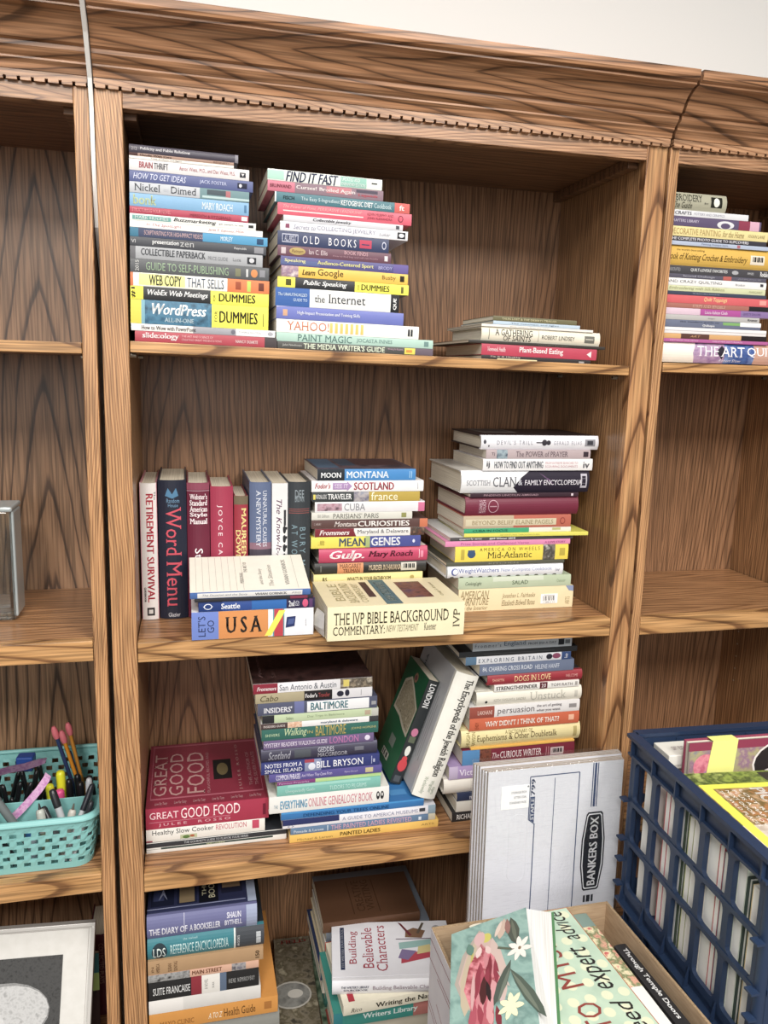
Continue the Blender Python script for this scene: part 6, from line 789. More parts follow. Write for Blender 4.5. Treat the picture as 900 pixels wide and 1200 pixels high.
spine_up('hardcover_book', 'green hardcover standing in cardboard box under the flower-painted journal', 0.580, -0.232, 0.03, 0.25, 0.232, '3c5c48', [], 0, True)
spine_up('hardcover_book', 'blue hardcover standing in cardboard box under the flower-painted journal', 0.510, -0.232, 0.03, 0.25, 0.225, '3c4c6c', [], 0, True)
# polka dot tin sign
r = empty('tin_sign', (0.704, -0.224, BH+.0012), (0, 0, math.radians(3.2)), 'mint polka dot sign with brown and black lettering lying across the cardboard box', 'sign', GB)
m = MB(); SW, SL = 0.16, 0.36
rim = mottled('rust_rim', ['8c4c34', 'b8683c', '6c3c2c'], 50)
m.box(-SW, 0, -SL, 0, 0, 0.0025, rim, 0.001)
mint = mottled('mint_paint', ['a9bfac', 'b5cab6', 'bfd2bc'], 25, 0.4)
fm = lambda u, v, h: Vector((-SW+SW*u, -SL*v, 0.0025+h))      # u left-right, v away-to-near
dots = []
for i in range(6):
    for j in range(13):
        u, v = .09+.165*i+(.08 if j % 2 else 0), .045+.077*j
        if u < .96: dots.append(('e', u, v, .052, .0235, 'd4d8b8'))
def tdown(u0, u1, v0, v1, s, c, st=''):
    vs, fs = glyphs(s, st); m.add([fm(u0+(u1-u0)*y, v1-(v1-v0)*(1-x) if False else v0+(v1-v0)*(1-x), .0007) for x, y in vs], fs, ink(c))
decorate(m, [('p', .012, .988, mint, .006, .994)], fm)
for d_ in dots: decorate(m, [d_], fm, .0002)
# lettering reads from the near end towards the far end (tops to the left)
def tup(u0, u1, v0, v1, s, c, st=''):
    vs, fs = glyphs(s, st); m.add([fm(u1-(u1-u0)*y, v1-(v1-v0)*x, .0007) for x, y in vs], fs, ink(c))
tup(.72, .90, .02, .20, 'advice', '2c2a28', 'i'); tup(.70, .94, .24, .48, 'expert', '2c2a28', 'i'); tup(.72, .90, .54, .80, 'I need', '2c2a28', 'i')
tup(.40, .62, .06, .44, 'MYSELF', '8c3c34'); tup(.40, .62, .52, .92, 'TALK TO', '8c3c34')
for u, v, ru in ((0.0, 0.0, .13), (.1, .0, .07), (.22, .0, .05), (.3, .0, .06)):
    decorate(m, [('e', max(u, .03), .012, ru*.8, .012, 'e4dcc8')], fm, .0005)
m.build('panel', r); 
# flower-painted journal lying askew on the sign, block slanted so the leaf edges show
r = empty('painted_journal', (0.5, -0.27, BH+.005), (0, 0, 0), 'journal with pink flower painted on teal cover lying atop the cardboard box', 'book', GB)
o = Vector((0.5, -0.27, BH+.005))
dirv = Vector((-.33, -.944, 0))
TR = Vector((.614, -.263, .432)); TLc = Vector((.4845, -.292, .428)); BR = Vector((.668, -.242, .3995)); BL = Vector((.548, -.262, .3985))
Ln = 0.27
def slab(mb, a, b, th, mat, L=Ln):
    up = Vector((0, 0, th)); q = [a, b, b+dirv*L, a+dirv*L]
    mb.add([p-o for p in q]+[p-o+up for p in q], [(0, 3, 2, 1), (4, 5, 6, 7), (0, 1, 5, 4), (1, 2, 6, 5), (2, 3, 7, 6), (3, 0, 4, 7)], mat)
teal = MOT('teal_paint', ['7b9c95', '8fada6', '6c8b86', '9bb5ae'], 30)
m = MB(); slab(m, TLc, TR, .002, teal)
fm = lambda u, v, h: (TLc-o)+(TR-TLc)*u+dirv*(Ln*v)+Vector((0, 0, .002+h))
def petal(u, v, l, w, ang, c):   # teardrop polygon
    pts = []
    for t, k in ((0, 0), (.25, .7), (.55, 1), (.85, .6), (1, 0), (.85, -.6), (.55, -1), (.25, -.7)):
        a, b2 = l*t, w*k*.5; pts.append((u+a*math.cos(ang)-b2*math.sin(ang), v+(a*math.sin(ang)+b2*math.cos(ang))*.52))
    return ('g', c, pts)
pinks = MOT('pink_petal', ['b05060', 'd08890', '8c3440', 'e4b0b0'], 45)
rngp = random.Random(5)
ART = [petal(.36, .05, 1.15, .62, PI/2, 'a89c92'), petal(.40, .07, 1.1, .56, PI/2+.04, 'c0a49c'), petal(.30, .12, .95, .22, PI/2+.14, 'b8a890'), petal(.52, .14, .95, .22, PI/2-.1, 'c4aca4'),
       ('g', 'b4aa5c', [(.25, .2), (.28, .19), (.27, .56), (.22, .46)]), ('e', .45, .13, .06, .035, 'c0b850'), ('e', .36, .12, .07, .05, 'c8a4a4'), petal(.38, .16, 1.0, .44, PI/2, pinks)]
for i in range(26):
    a = PI/2+rngp.uniform(-.22, .22); u = .40+rngp.uniform(-.15, .15); v = .22+rngp.uniform(0, .42)
    ART.append(petal(u, v, rngp.uniform(.22, .45), rngp.uniform(.05, .10), a, rngp.choice(['a84c5c', 'b8606c', '8c3444', 'c47c84', '983c4c', 'cc9094', '7c2c38', 'b05864'])))
ART += [petal(.40, .40, .36, .10, PI/2+.06, '4c2426'), petal(.43, .44, .28, .06, PI/2-.12, '2e2224'), petal(.37, .18, .16, .08, PI/2+.3, 'd8c0bc'), petal(.44, .19, .14, .07, PI/2-.3, 'd4b8b4'), petal(.54, .50, .30, .045, PI/2-.28, 'c4acac'), petal(.56, .40, .30, .04, PI/2-.5, 'b8aca4'), petal(.28, .34, .5, .05, PI/2+.06, 'c89c9c'),
       petal(.78, .04, .42, .16, PI/2-.1, '4c5248'), petal(.79, .06, .36, .05, PI/2-.1, '646a5c'), petal(.70, .03, .30, .12, PI/2+.3, 'c0a898'), petal(.66, .04, .24, .06, PI/2+.45, 'd0bcb0'), petal(.73, .04, .24, .08, PI/2, '906860'), ('g', '5c6454', [(.58, .245), (.59, .23), (.84, .30), (.84, .315)]),
       petal(.74, .36, .55, .13, PI/2+.45, '4c564e'), petal(.73, .40, .45, .05, PI/2+.42, '6a7468'), petal(.72, .42, .85, .13, PI/2-.45, '505c52'), petal(.73, .44, .7, .05, PI/2-.43, '6c7668'), petal(.22, .13, .18, .1, PI/2-.2, '5c8074')]
ART += [petal(.86, .30, .17, .07, a, 'e4dcd4') for a in (0.3, 1.2, 2.0, 2.9, 3.8, 4.7, 5.5)] + [('e', .86, .30, .02, .012, '806c50')] + [petal(.7, .66, .16, .07, a, 'e4e0b8') for a in (0.3, 1.2, 2.0, 2.9, 3.8, 4.7, 5.5)]
decorate(m, ART, fm, .00012)
m.build('front_cover', r)
m = MB(); up = Vector((0, 0, .0001)); a = [TLc, TR, BR, BL]
q = [p-o for p in (TLc, TR-Vector((.0006, 0, 0)), BR+Vector((0, 0, .0025)), BL+Vector((0, 0, .0025)))]; q2 = [p+d_*Ln for p, d_ in zip(q, (dirv, dirv, Vector((-.395, -.919, 0)), dirv))]
m.add(q+q2, [(0, 1, 2, 3), (7, 6, 5, 4), (0, 4, 5, 1), (1, 5, 6, 2), (2, 6, 7, 3), (3, 7, 4, 0)], paper('e6e6e6', 2, .93)); m.build('pages', r)
m = MB(); dsv = dirv.copy(); dirv = Vector((-.395, -.919, 0)); slab(m, BL+Vector((.03, 0, 0)), BR+Vector((.005, .001, 0)), .0024, plastic('4c7c50', .5, 'green_board')); m.build('back_cover', r, None, 'green back cover'); dirv = dsv

# ================================================================ navy milk crates
navy = plastic('24344f', 0.42, 'navy_plastic')
def crate(name, label, x, y, z, W, Dp, H, rz):
    r = empty(name, (x, y, z), (0, 0, rz), label, 'crate')
    t = 0.008
    def face(nm, A, B, nrm):
        A, B, nrm = Vector(A), Vector(B), Vector(nrm); d = (B-A); Lf = d.length; d.normalize()
        m = MB()
        def bar(u0, u1, z0, z1, o0, o1):
            c = [A+d*u+nrm*o for u, o in ((u0, o0), (u1, o0), (u1, o1), (u0, o1))]
            vs = [(p.x, p.y, z0) for p in c]+[(p.x, p.y, z1) for p in c]
            m.add(vs, [(0, 3, 2, 1), (4, 5, 6, 7), (0, 1, 5, 4), (1, 2, 6, 5), (2, 3, 7, 6), (3, 0, 4, 7)], navy)
        n = 5; pw = 0.0125; ww = (Lf-(n+1)*pw)/n
        zr = [(0.018, 0.032), (0.1095, 0.117), (0.1805, 0.188), (0.258, H-.004)]
        for i in range(n+1):
            u = i*(ww+pw); bar(u, u+pw, .018, H-.01, -t, 0)
        for k, (a, b2) in enumerate(zr): bar(0, Lf, a, b2, -t*.8, 0.0015 if k in (1, 2) else 0)
        # rim lip and its ribs
        bar(-.006, Lf+.006, H-.006, H, -t, .009); bar(-.004, Lf+.004, H-.036, H-.032, -.002, .006)
        for i in range(n+1):
            u = i*(ww+pw)+pw*.5; bar(u-.0015, u+.0015, H-.036, H-.004, 0, .007)
        # base flange with gussets
        bar(-.006, Lf+.006, .0, .004, -t, .008); bar(-.006, Lf+.006, .004, .018, -t, -.004)
        for i in range(n+1):
            u = i*(ww+pw)+pw*.5
            p = [A+d*(u-.0012), A+d*(u+.0012)]
            vs = []
            for q in p: vs += [(q.x, q.y, .036), (q.x, q.y, .004), (q.x+nrm.x*.0075, q.y+nrm.y*.0075, .004)]
            m.add(vs, [(0, 1, 2), (5, 4, 3), (0, 3, 4, 1), (1, 4, 5, 2), (2, 5, 3, 0)], navy)
        # rounded window corners
        for i in range(n):
            u0 = pw+i*(ww+pw); u1 = u0+ww
            for (za, zb) in ((.032, .1095), (.117, .1805), (.188, .258)):
                rr = .011
                for (uc, zc, su, sz) in ((u0, za, 1, 1), (u1, za, -1, 1), (u0, zb, 1, -1), (u1, zb, -1, -1)):
                    pts = [(uc, zc)] + [(uc+su*(rr-rr*math.sin(a)), zc+sz*(rr-rr*math.cos(a))) for a in [k*PI/8 for k in range(5)]]
                    f, g = [], []
                    for (u, zz_) in pts:
                        c1 = A+d*u; f.append((c1.x, c1.y, zz_)); c2 = c1-nrm*t*.8; g.append((c2.x, c2.y, zz_))
                    k = len(pts); m.add(f+g, [tuple(range(k)), tuple(range(k, 2*k))] + [(i2, i2+1, k+i2+1, k+i2) for i2 in range(1, k-1)], navy)
        m.build(nm, r)
    face('side_wall', (0, -.006, 0), (0, -Dp+.006, 0), (-1, 0, 0)); face('side_wall', (W, -.006, 0), (W, -Dp+.006, 0), (1, 0, 0))
    face('end_wall', (.012, 0, 0), (W-.012, 0, 0), (0, 1, 0)); face('end_wall', (.012, -Dp, 0), (W-.012, -Dp, 0), (0, -1, 0))
    for cx, cy, sx, sy in ((0, 0, -1, 1), (W, 0, 1, 1), (0, -Dp, -1, -1), (W, -Dp, 1, -1)):
        m = MB(); m.tube([(cx-sx*.0075, cy-sy*.0075, .004), (cx-sx*.0075, cy-sy*.0075, H-.002)], .0085, navy, 12)
        for zb in (.113, .183, .03, .075):
            m.box(min(cx, cx+sx*.012), max(cx, cx+sx*.012), min(cy-sy*.012, cy+sy*.003), max(cy-sy*.012, cy+sy*.003), zb, zb+.003, navy)
        m.build('corner_post', r)
    m = MB(); 
    for i in range(9): m.box(.012, W-.012, -.012-(Dp-.024)*(i+.8)/9, -.012-(Dp-.024)*i/9, .001, .008, navy)
    m.build('floor_grid', r)
    return r
CX, CY, CZ, CH = 0.827, -0.176, 0.361, 0.30
CRZ = math.radians(-2.6+0.0)
crate('milk_crate', 'navy plastic milk crate full of books at the lower right', CX, CY, CZ, 0.36, 0.355, CH, CRZ)
crate('milk_crate', 'lower navy plastic crate under the book-filled one', CX+.010, CY-.004, CZ-.301, 0.36, 0.355, CH, CRZ+math.radians(-.6))
carton('cardboard_box', 'kraft box under the two navy crates', CX, CY-.012, FLOOR, 0.34, 0.33, CZ-.301-FLOOR-.001, False)
MC = Matrix.Translation((CX, CY, CZ)) @ Matrix.Rotation(CRZ, 4, 'Z')
GC = 'books packed upright in the navy crate'
def crated(name, label, yc, T, Hh, D, col, hard=False, tilt=0.0, x0=0.0115, page='e8e6e2'):
    # spine away to the right, leaf edges facing the slatted left side; thickness runs along y
    M = Matrix(((0, -1, 0, D), (0, 0, 1, 0), (-1, 0, 0, Hh), (0, 0, 0, 1)))
    p = MC @ Vector((x0, -yc, 0.0095)); 
    return book(name, label, GC, p, Hh, T-.0006, D, col, [], hard, (tilt, 0, CRZ), (), None, page, M)
items = [(.018, .255, 'dcdad4', False, 'white pages book nearest the far left crate corner post', .25), (.013, .235, 'c8c2bc', True, 'slim grey book second from far end in navy crate', .25), None,
  (.013, .25, 'c4444c', False, 'red-covered book seen through the far slats of the navy crate', .25), (.020, .242, 'd8a8b0', False, 'white block with pink cover next to the red one in navy crate', .25), (.019, .246, 'e0dede', False, 'thick white paperback past the pink one in navy crate', .25),
  (.012, .245, '3c4a3c', True, 'dark green hardcover in the middle of the navy crate', .25), (.013, .235, 'a8ac70', False, 'olive-edged book right of the dark green one in navy crate', .25), (.022, .242, 'dedcd8', False, 'thick white block in the middle of the navy crate', .25),
  (.014, .232, '808088', False, 'grey-covered book past the thick white block in the navy crate', .25), (.024, .236, 'e4dccc', False, 'cream block with red ribbon line in the navy crate', .25), (.011, .236, 'b83c50', False, 'crimson-edged thin book beside the cream block in navy crate', .25),
  (.018, .232, '8c9098', False, 'grey and white book toward the near end of navy crate', .25), (.012, .242, '2c443c', True, 'deep green hardcover toward the near end of navy crate', .25), (.018, .242, 'd4dccc', False, 'pale green-white book toward the near end of navy crate', .25), (.012, .228, '34443c', True, 'dark hardcover beside the near corner post of navy crate', .25), (.020, .225, 'd8c090', False, 'tan book nearest the near corner post of navy crate', .25)]
yc = .0355
for it in items:
    if it is None: yc += .0285; continue
    T_, H_, c_, h_, lab, D_ = it
    crated('hardcover_book' if h_ else 'paperback_book', lab, yc+T_, T_, H_, D_, c_, h_, math.radians(0), page='f7f6f3'); yc += T_+.0004
# white boxed set at the far corner
p = MC @ Vector((.030, -.029, .0)); 
r = empty('boxed_set', (p.x+.0, p.y, CZ+.2655+.0055), (0, 0, CRZ), 'small white cardboard gift box at the far left corner of the crate', 'box', None)
m = MB(); m.box(0, .06, -.036, .012, 0, .018, plastic('dedcd4', .55, 'white_card'), .0015); decorate(m, [('t', .3, .8, .35, .6, 'GIFT EDITION', '98848c')], lambda u, v, h: Vector((.06*u, -.036+.048*v, .018+h))); m.build('lid', r)
m = MB(); m.box(.001, .059, -.035, .011, -.0051, -.0001, plastic('cfcdc4', .6, 'white_card')); m.build('tray', r)
# quilt book standing, leaning back
pv = Matrix.Translation((.872, -.262, .402)) @ Matrix.Rotation(CRZ, 4, 'Z') @ Matrix.Rotation(math.radians(-4), 4, 'X')
fl1 = MOT('bloom', ['c05878', 'd88c98', 'a83c60'], 60); fl2 = MOT('meadow', ['7c7c8c', 'a8a078', '8c6c84', 'c8bc90'], 45)
r = empty('hardcover_book', (.872, -.2725, .3705), (math.radians(-1.5), 0, CRZ), 'flower-covered hardcover with yellow note standing behind the nature magazine', 'book')
QW, QH, QT = .235, .310, .016
m = MB(); m.box(0, QW, 0, .0026, 0, QH, card('8c8078'), .0006)
decorate(m, [('p', 0, 1, '8c3450', .955, 1), ('p', .012, 1, fl2, .0, .955), ('e', .13, .87, .09, .065, fl1), ('e', .1, .84, .05, .04, fl1), ('e', .16, .80, .06, .05, 'b07ca0'), ('g', 'b8a860', [(.03, .72), (.2, .72), (.16, .78), (.05, .77)]),
    ('e', .74, .86, .26, .13, 'e0d8d4'), ('e', .74, .86, .245, .12, '2c2628'), ('e', .68, .84, .08, .03, 'd0a084', -.3), ('e', .80, .87, .10, .03, 'd89c78', .5), ('e', .76, .83, .09, .028, 'd89c78', -.6), ('e', .62, .80, .06, .035, 'ccc4c8'), ('e', .7, .78, .08, .03, 'c8b8c4'), ('e', .66, .93, .06, .025, 'd8d0d4'), ('e', .88, .93, .08, .03, 'e0b8a0', .3)]
    , lambda u, v, h: Vector((QW*u, -h, QH*v)), .00015)
m.build('front_cover', r)
m = MB(); m.box(0, QW, QT-.0026, QT, 0, QH, card('8c3450'), .0006); m.build('back_cover', r)
m = MB(); m.box(.003, QW-.001, .0028, QT-.0028, .003, QH-.003, paper('e8e2d4', 1)); m.build('pages', r)
m = MB(); m.prism_x([(0.0, 0), (QT, 0), (QT+.001, QH), (-.001, QH)], QW-.0008, QW+.0012, card('8c3450')); m.build('spine', r)
r = empty('sticky_note', (.872, -.2725, .3705), (math.radians(-1.5), 0, CRZ), 'yellow paper note folded over the top of the flower-covered hardcover', 'note')
yel = plastic('e6e88a', .7, 'yellow_paper')
m = MB(); NY = -.0012
pts = [(.030, .24), (.078, .24), (.084, QH+.0012), (.040, QH+.0012)]
m.add([(x_, NY, z_) for x_, z_ in pts]+[(x_, NY+.0004, z_) for x_, z_ in pts], [(0, 1, 2, 3), (7, 6, 5, 4), (0, 4, 5, 1), (1, 5, 6, 2), (3, 2, 6, 7), (0, 3, 7, 4)], yel)
m.add([(.040, NY, QH+.0012), (.084, NY, QH+.0012), (.084, QT, QH+.0012), (.040, QT, QH+.0012), (.040, NY, QH+.0016), (.084, NY, QH+.0016), (.084, QT, QH+.0016), (.040, QT, QH+.0016)], [(0,3,2,1),(4,5,6,7),(0,1,5,4),(1,2,6,5),(2,3,7,6),(3,0,4,7)], yel)
m.build('paper', r)
# nature magazine lying on the packed books
MZ = CZ+.0095+.2452
r = empty('magazine', (.8375, -.290, CZ+.2795), (0, math.radians(1.6), math.radians(-3.0)), 'nature magazine with yellow border frame lying on top of the crated books', 'magazine')
ML, MW = .262, .205
nat = MOT('undergrowth', ['4c5c28', '7c8c44', '8c6c44', 'a8a870', '5c4430'], 34); nat2 = MOT('autumn_leaves', ['8c5c38', 'b07c50', '6c5c34', 'c8a480', 'a04c30'], 40); mossg = MOT('mossy', ['5c7030', '8c9c4c', '3c4c24', 'a8b468'], 50); rock = MOT('pale_rock', ['b0a090', 'd8ccc0', '8c7c70'], 40)
m = MB(); m.box(0, ML, -MW, 0, .0042, .0048, card('7c7c50'))
fm = lambda u, v, h: Vector((ML*u, -MW*(1-v), .0048+h))
Y = 'eee92c'
decorate(m, [('p', 0, 1, nat), ('p', .0, 1, mossg, .82, 1), ('p', .0, .5, rock, 0, .3), ('p', .12, 1, nat2, .3, .76), ('p', .5, 1, '3c3830', .86, .98), ('p', .05, 1, Y, .77, .83), ('p', .05, .11, Y, .06, .8), ('p', .05, 1, Y, .03, .09)]
    + [('t', .13+.042*i, .152+.042*i, .28-.03*(i % 2), .74, s, 'f0ece4', 'd') for i, s in enumerate(('THE WILD PLACES', 'NEXT DOOR TO US', 'PLUS A MAP OF', 'LOST RIVERS'))]
    + [('t', .33, .415, .2, .76, 'PICTURES', 'f4f2ec', 'db'), ('t', .445, .53, .3, .76, 'GREAT', 'f4f2ec', 'db')], fm, .00012)
m.build('front_cover', r)
m = MB(); m.box(.0008, ML-.0008, -MW+.0008, -.0008, .0006, .0041, paper('e4e0da', 2)); m.build('pages', r)
m = MB(); m.box(0, ML, -MW, 0, 0, .0005, card('7c7c50')); m.build('back_cover', r)

# ================================================================ white panel standing in the gap between left and middle bookcase
r = empty('panel_board', (-.004, .15, FLOOR), (0, 0, 0), 'thin white panel edge sticking up in the gap beside the left bookcase', 'panel')
pw = plastic('eceae6', .6, 'white_panel'); gy = plastic('8c8a86', .6, 'grey_panel_edge')
m = MB()
prof = [(.30, 0.0), (.10, 0.0), (.10, 1.46), (.02, 1.56), (.003, 1.655), (0.0, 1.72), (-.012, 1.755), (-.05, 1.80), (-.085, 1.83), (-.085, 2.12), (.30, 2.12)]
prof = [(y-.15, z) for y, z in prof]
m.prism_x(prof, -.0030, .0028, pw); m.build('board', r)

# ================================================================ left bookcase: glass block, pen basket, framed print
glass, nt, b = newmat('clear_glass'); b.inputs['Base Color'].default_value = (.90, .94, .94, 1); b.inputs['Roughness'].default_value = .03; b.inputs['Transmission Weight'].default_value = 1.0; b.inputs['IOR'].default_value = 1.45
r = empty('glass_block', (-.255, .16, .8075), (0, 0, 0), 'clear glass block at the left edge of the left bookcase', 'glass block')
m = MB(); m.box(-.092, .092, -.036, -.001, 0, .192, glass, .008); m.build('front_half', r)
m = MB(); m.box(-.092, .092, .001, .036, 0, .192, glass, .008); m.build('back_half', r)
m = MB()
for a in ((-.094, .094, -.038, .038, .186, .1945), (.0865, .0945, -.030, .030, .006, .186), (-.0945, -.0865, -.030, .030, .006, .186)): m.box(*a[:2], a[2], a[3], a[4], a[5], plastic('a4abac', .15, 'glass_edge', .0), .003)
m.build('rim', r)

aqua = plastic('86bebc', .42, 'aqua_plastic')
BZ = .4036
r = empty('pen_basket', (-.185, .15, BZ), (0, 0, 0), 'aqua woven plastic basket of pens on the left bookcase', 'basket')
BW, BD, BHH = .150, .134, .099     # half width, half depth, height
def rr_loop(hw, hd, rad, n=8):
    pts = []
    for cx, cy, a0 in ((hw-rad, hd-rad, 0), (-hw+rad, hd-rad, PI/2), (-hw+rad, -hd+rad, PI), (hw-rad, -hd+rad, 1.5*PI)):
        for k in range(n+1):
            a = a0+PI/2*k/n; pts.append((cx+rad*math.cos(a), cy+rad*math.sin(a)))
    return pts
def resample(pts, n):
    P = [Vector((x, y, 0)) for x, y in pts]; P.append(P[0]); d = [0]
    for a, b2 in zip(P, P[1:]): d.append(d[-1]+(b2-a).length)
    out = []; j = 0
    for i in range(n):
        t = d[-1]*i/n
        while d[j+1] < t: j += 1
        f = (t-d[j])/max(d[j+1]-d[j], 1e-9); out.append(P[j].lerp(P[j+1], f))
    return out
NC = 192
rows = [0, .010]
for k in range(5): rows += [rows[-1]+.0085, rows[-1]+.0142]
rows += [.090]
bm = bmesh.new(); grid = []
for k, z in enumerate(rows):
    f = z/BHH; lp = resample(rr_loop(BW-.012+.012*f, BD-.012+.012*f, .028), NC)
    bulge = [0.0016 if ((i//2) + (k//1)) % 2 else 0.0 for i in range(NC)] if 1 < k < len(rows)-1 else [0]*NC
    grid.append([bm.verts.new((p.x*(1+bulge[i]*3), p.y*(1+bulge[i]*3), z)) for i, p in enumerate(lp)])
for k in range(len(rows)-1):
    for i in range(NC):
        c = i//2
        hole = 1 <= k <= len(rows)-3 and (k % 2 == 1) and (i+ (2 if (k//2) % 2 else 0)) % 4 in (0, 1)
        if hole and True: continue
        f = bm.faces.new((grid[k][i], grid[k][(i+1) % NC], grid[k+1][(i+1) % NC], grid[k+1][i])); f.smooth = False
me = bpy.data.meshes.new('wall'); bm.to_mesh(me); bm.free(); me.materials.append(aqua)
w = bpy.data.objects.new('woven_wall', me); COL.objects.link(w); w.parent = r
md = w.modifiers.new('thick', 'SOLIDIFY'); md.thickness = .0022; md.offset = 0
m = MB(); lp = resample(rr_loop(BW, BD, .03), 96)
m.tube([(p.x, p.y, .094) for p in lp]+[(lp[0].x, lp[0].y, .094), ], .0042, aqua, 10, False)
lp2 = resample(rr_loop(BW+.006, BD+.006, .034), 96); n = 96
m.add([(p.x, p.y, .0965) for p in lp]+[(p.x, p.y, .0945) for p in lp2]+[(p.x, p.y, .090) for p in lp2], [(i, (i+1) % n, n+(i+1) % n, n+i) for i in range(n)]+[(n+i, n+(i+1) % n, 2*n+(i+1) % n, 2*n+i) for i in range(n)], aqua, True)
m.build('rim', r)
m = MB(); lp = rr_loop(BW-.012, BD-.012, .028)
m.add([(x, y, .001) for x, y in lp]+[(x, y, .003) for x, y in lp], [tuple(range(len(lp)))[::-1], tuple(range(len(lp), 2*len(lp)))], aqua); m.build('bottom', r)
m = MB(); m.box(-BW+.006, BW-.006, -.0375, -.0353, .003, .080, aqua, .0008); m.build('divider', r)
def V(*a): return Vector(a)
def pen(name, label, top, bot, rad, col, capcol, capf=.35, group=None, tip=None, clip=False, cat='pen', metal=0.0):
    top, bot = V(*top), V(*bot); d = (top-bot); L = d.length; d.normalize()
    r = empty(name, bot, (0, 0, 0), label, cat, group)
    m = MB(); m.tube([(0, 0, 0), d*(L*(1-capf))], rad*.92, plastic(col, .3, 'pen_barrel', metal), 12); m.build('barrel', r)
    m = MB(); a = d*(L*(1-capf)); m.tube([a, d*(L*.93), d*(L*.985), d*L], [rad, rad, rad*.8, rad*.45], plastic(capcol, .3, 'pen_cap'), 12)
    if clip:
        s = d.cross(V(1, 0, 0)); s.normalize()
        if s.y > 0: s = -s
        m.tube([a+s*(rad*1.25), d*(L*.95)+s*(rad*1.25)], rad*.22, plastic(capcol, .3, 'pen_cap'), 6)
    m.build('cap', r)
    if tip:
        m = MB(); m.tube([d*L*.999, d*(L+.010)], [rad*.4, rad*.15], plastic(tip, .3, 'tip'), 10); m.build('tip', r)
    return r
GP = 'black pens crowded in the rear of the aqua basket'
FB = BZ+.0035
blk = [(-.215, .17, .49), (-.203, .155, .497), (-.193, .19, .503), (-.184, .165, .495), (-.175, .18, .508), (-.166, .15, .500), (-.157, .17, .512), (-.148, .19, .515), (-.226, .19, .50), (-.160, .145, .488), (-.187, .142, .478), (-.145, .155, .495)]
for i, (x, y, z) in enumerate(blk):
    dx = (.012 if i % 3 == 0 else -.010 if i % 3 == 1 else .018)
    pen('pen', 'black pen standing in the rear left of the aqua basket', (x+dx*.4, y, z), (x-dx, y-.004, FB+.002), .0046, '1d1e22', '17181b', .4, GP, None, True)
GM = 'black-capped markers standing in the rear right of the aqua basket'
for i, (x, y, z) in enumerate([(-.098, .165, .492), (-.086, .185, .490), (-.078, .16, .487), (-.064, .175, .490), (-.058, .155, .484)]):
    pen('marker', 'black-capped marker standing in the rear right of the aqua basket', (x, y, z), (x+.004, y, FB+.002), .0062, '3c3c40', '1b1b1e', .5, GM, cat='marker')
GH = 'highlighters in the aqua basket'
pen('highlighter', 'larger yellow highlighter behind the pink one in the basket', (-.113, .172, .506), (-.110, .172, FB+.002), .0082, 'e6e23c', 'ece83a', .5, GH, cat='highlighter')
pen('highlighter', 'yellow highlighter left of the pink one in the basket', (-.130, .158, .489), (-.126, .158, FB+.002), .0072, 'dfe03c', 'e4e640', .5, GH, cat='highlighter')
pen('highlighter', 'pink highlighter in the middle of the aqua basket', (-.112, .150, .481), (-.110, .150, FB+.002), .0082, 'e0508c', 'e2588e', .5, GH, cat='highlighter')
def pencil(label, top, bot, col):
    top, bot = V(*top), V(*bot); d = top-bot; L = d.length; d.normalize()
    r = empty('pencil', bot, (0, 0, 0), label, 'pencil', 'pencils with pink eraser caps in the aqua basket')
    m = MB(); m.tube([d*.012, d*(L-.018)], .0037, plastic(col, .35, 'pencil_paint'), 6); m.build('shaft', r)
    m = MB(); m.tube([(0, 0, 0), d*.012], [.0006, .0036], plastic('c8a478', .6, 'bare_wood'), 6); m.build('point', r)
    m = MB(); m.tube([d*(L-.024), d*(L-.017), d*(L-.006), d*L], [.0046, .0062, .0056, .003], plastic('d9737c', .6, 'eraser_rubber'), 10); m.build('eraser_cap', r)
pencil('navy pencil with pink eraser cap standing in the aqua basket', (-.126, .20, .580), (-.083, .20, FB+.002), '2f3d66')
pencil('orange pencil with pink eraser cap standing in the aqua basket', (-.112, .195, .573), (-.072, .195, FB+.002), 'd68a2c')
pencil('yellow ochre pencil with pink eraser cap behind the orange pencil', (-.103, .212, .580), (-.072, .212, FB+.002), 'c98a3c')
pen('pen', 'blue pen leaning behind the navy pencil in the basket', (-.104, .222, .52), (-.078, .214, FB+.002), .0042, '2c3c8c', '2c3c8c', .3, None, None)
# blue binder clip-like block
r = empty('eraser', (-.178, .215, .488), (0, 0, math.radians(-6)), 'dark blue block resting on the pens at the back of the basket', 'eraser')
m = MB(); m.box(-.015, .015, -.012, .012, .012, .034, plastic('2c4a94', .35, 'blue_plastic'), .003); m.build('block', r)
m = MB(); m.box(-.013, .013, -.010, .010, .006, .0118, plastic('22386c', .5, 'felt')); m.build('felt', r)
# pink ribbon lanyard
r = empty('ribbon', (-.15, .12, .53), (0, 0, 0), 'pink patterned ribbon draped over the pens and basket divider', 'ribbon')
rib = mottled('pink_ribbon', ['b878b0', 'c48cbc', 'd8b0d0', 'b070a8'], 120, .45)
def strip(pts, wv, mat):
    m = MB(); P = [V(*p)-V(-.15, .12, .53) for p in pts]; W_ = [V(*w_) for w_ in wv]; n = len(P)
    vs = [p+w_ for p, w_ in zip(P, W_)]+[p-w_ for p, w_ in zip(P, W_)]
    nn = V(0, .0007, 0)
    m.add(vs+[v+nn for v in vs], [(i, i+1, n+i+1, n+i) for i in range(n-1)]+[(2*n+i, 2*n+i+1, 3*n+i+1, 3*n+i) for i in range(n-1)]+[(i, i+1, 2*n+i+1, 2*n+i) for i in range(n-1)]+[(n+i, n+i+1, 3*n+i+1, 3*n+i) for i in range(n-1)], mat, True); m.build('band', r)
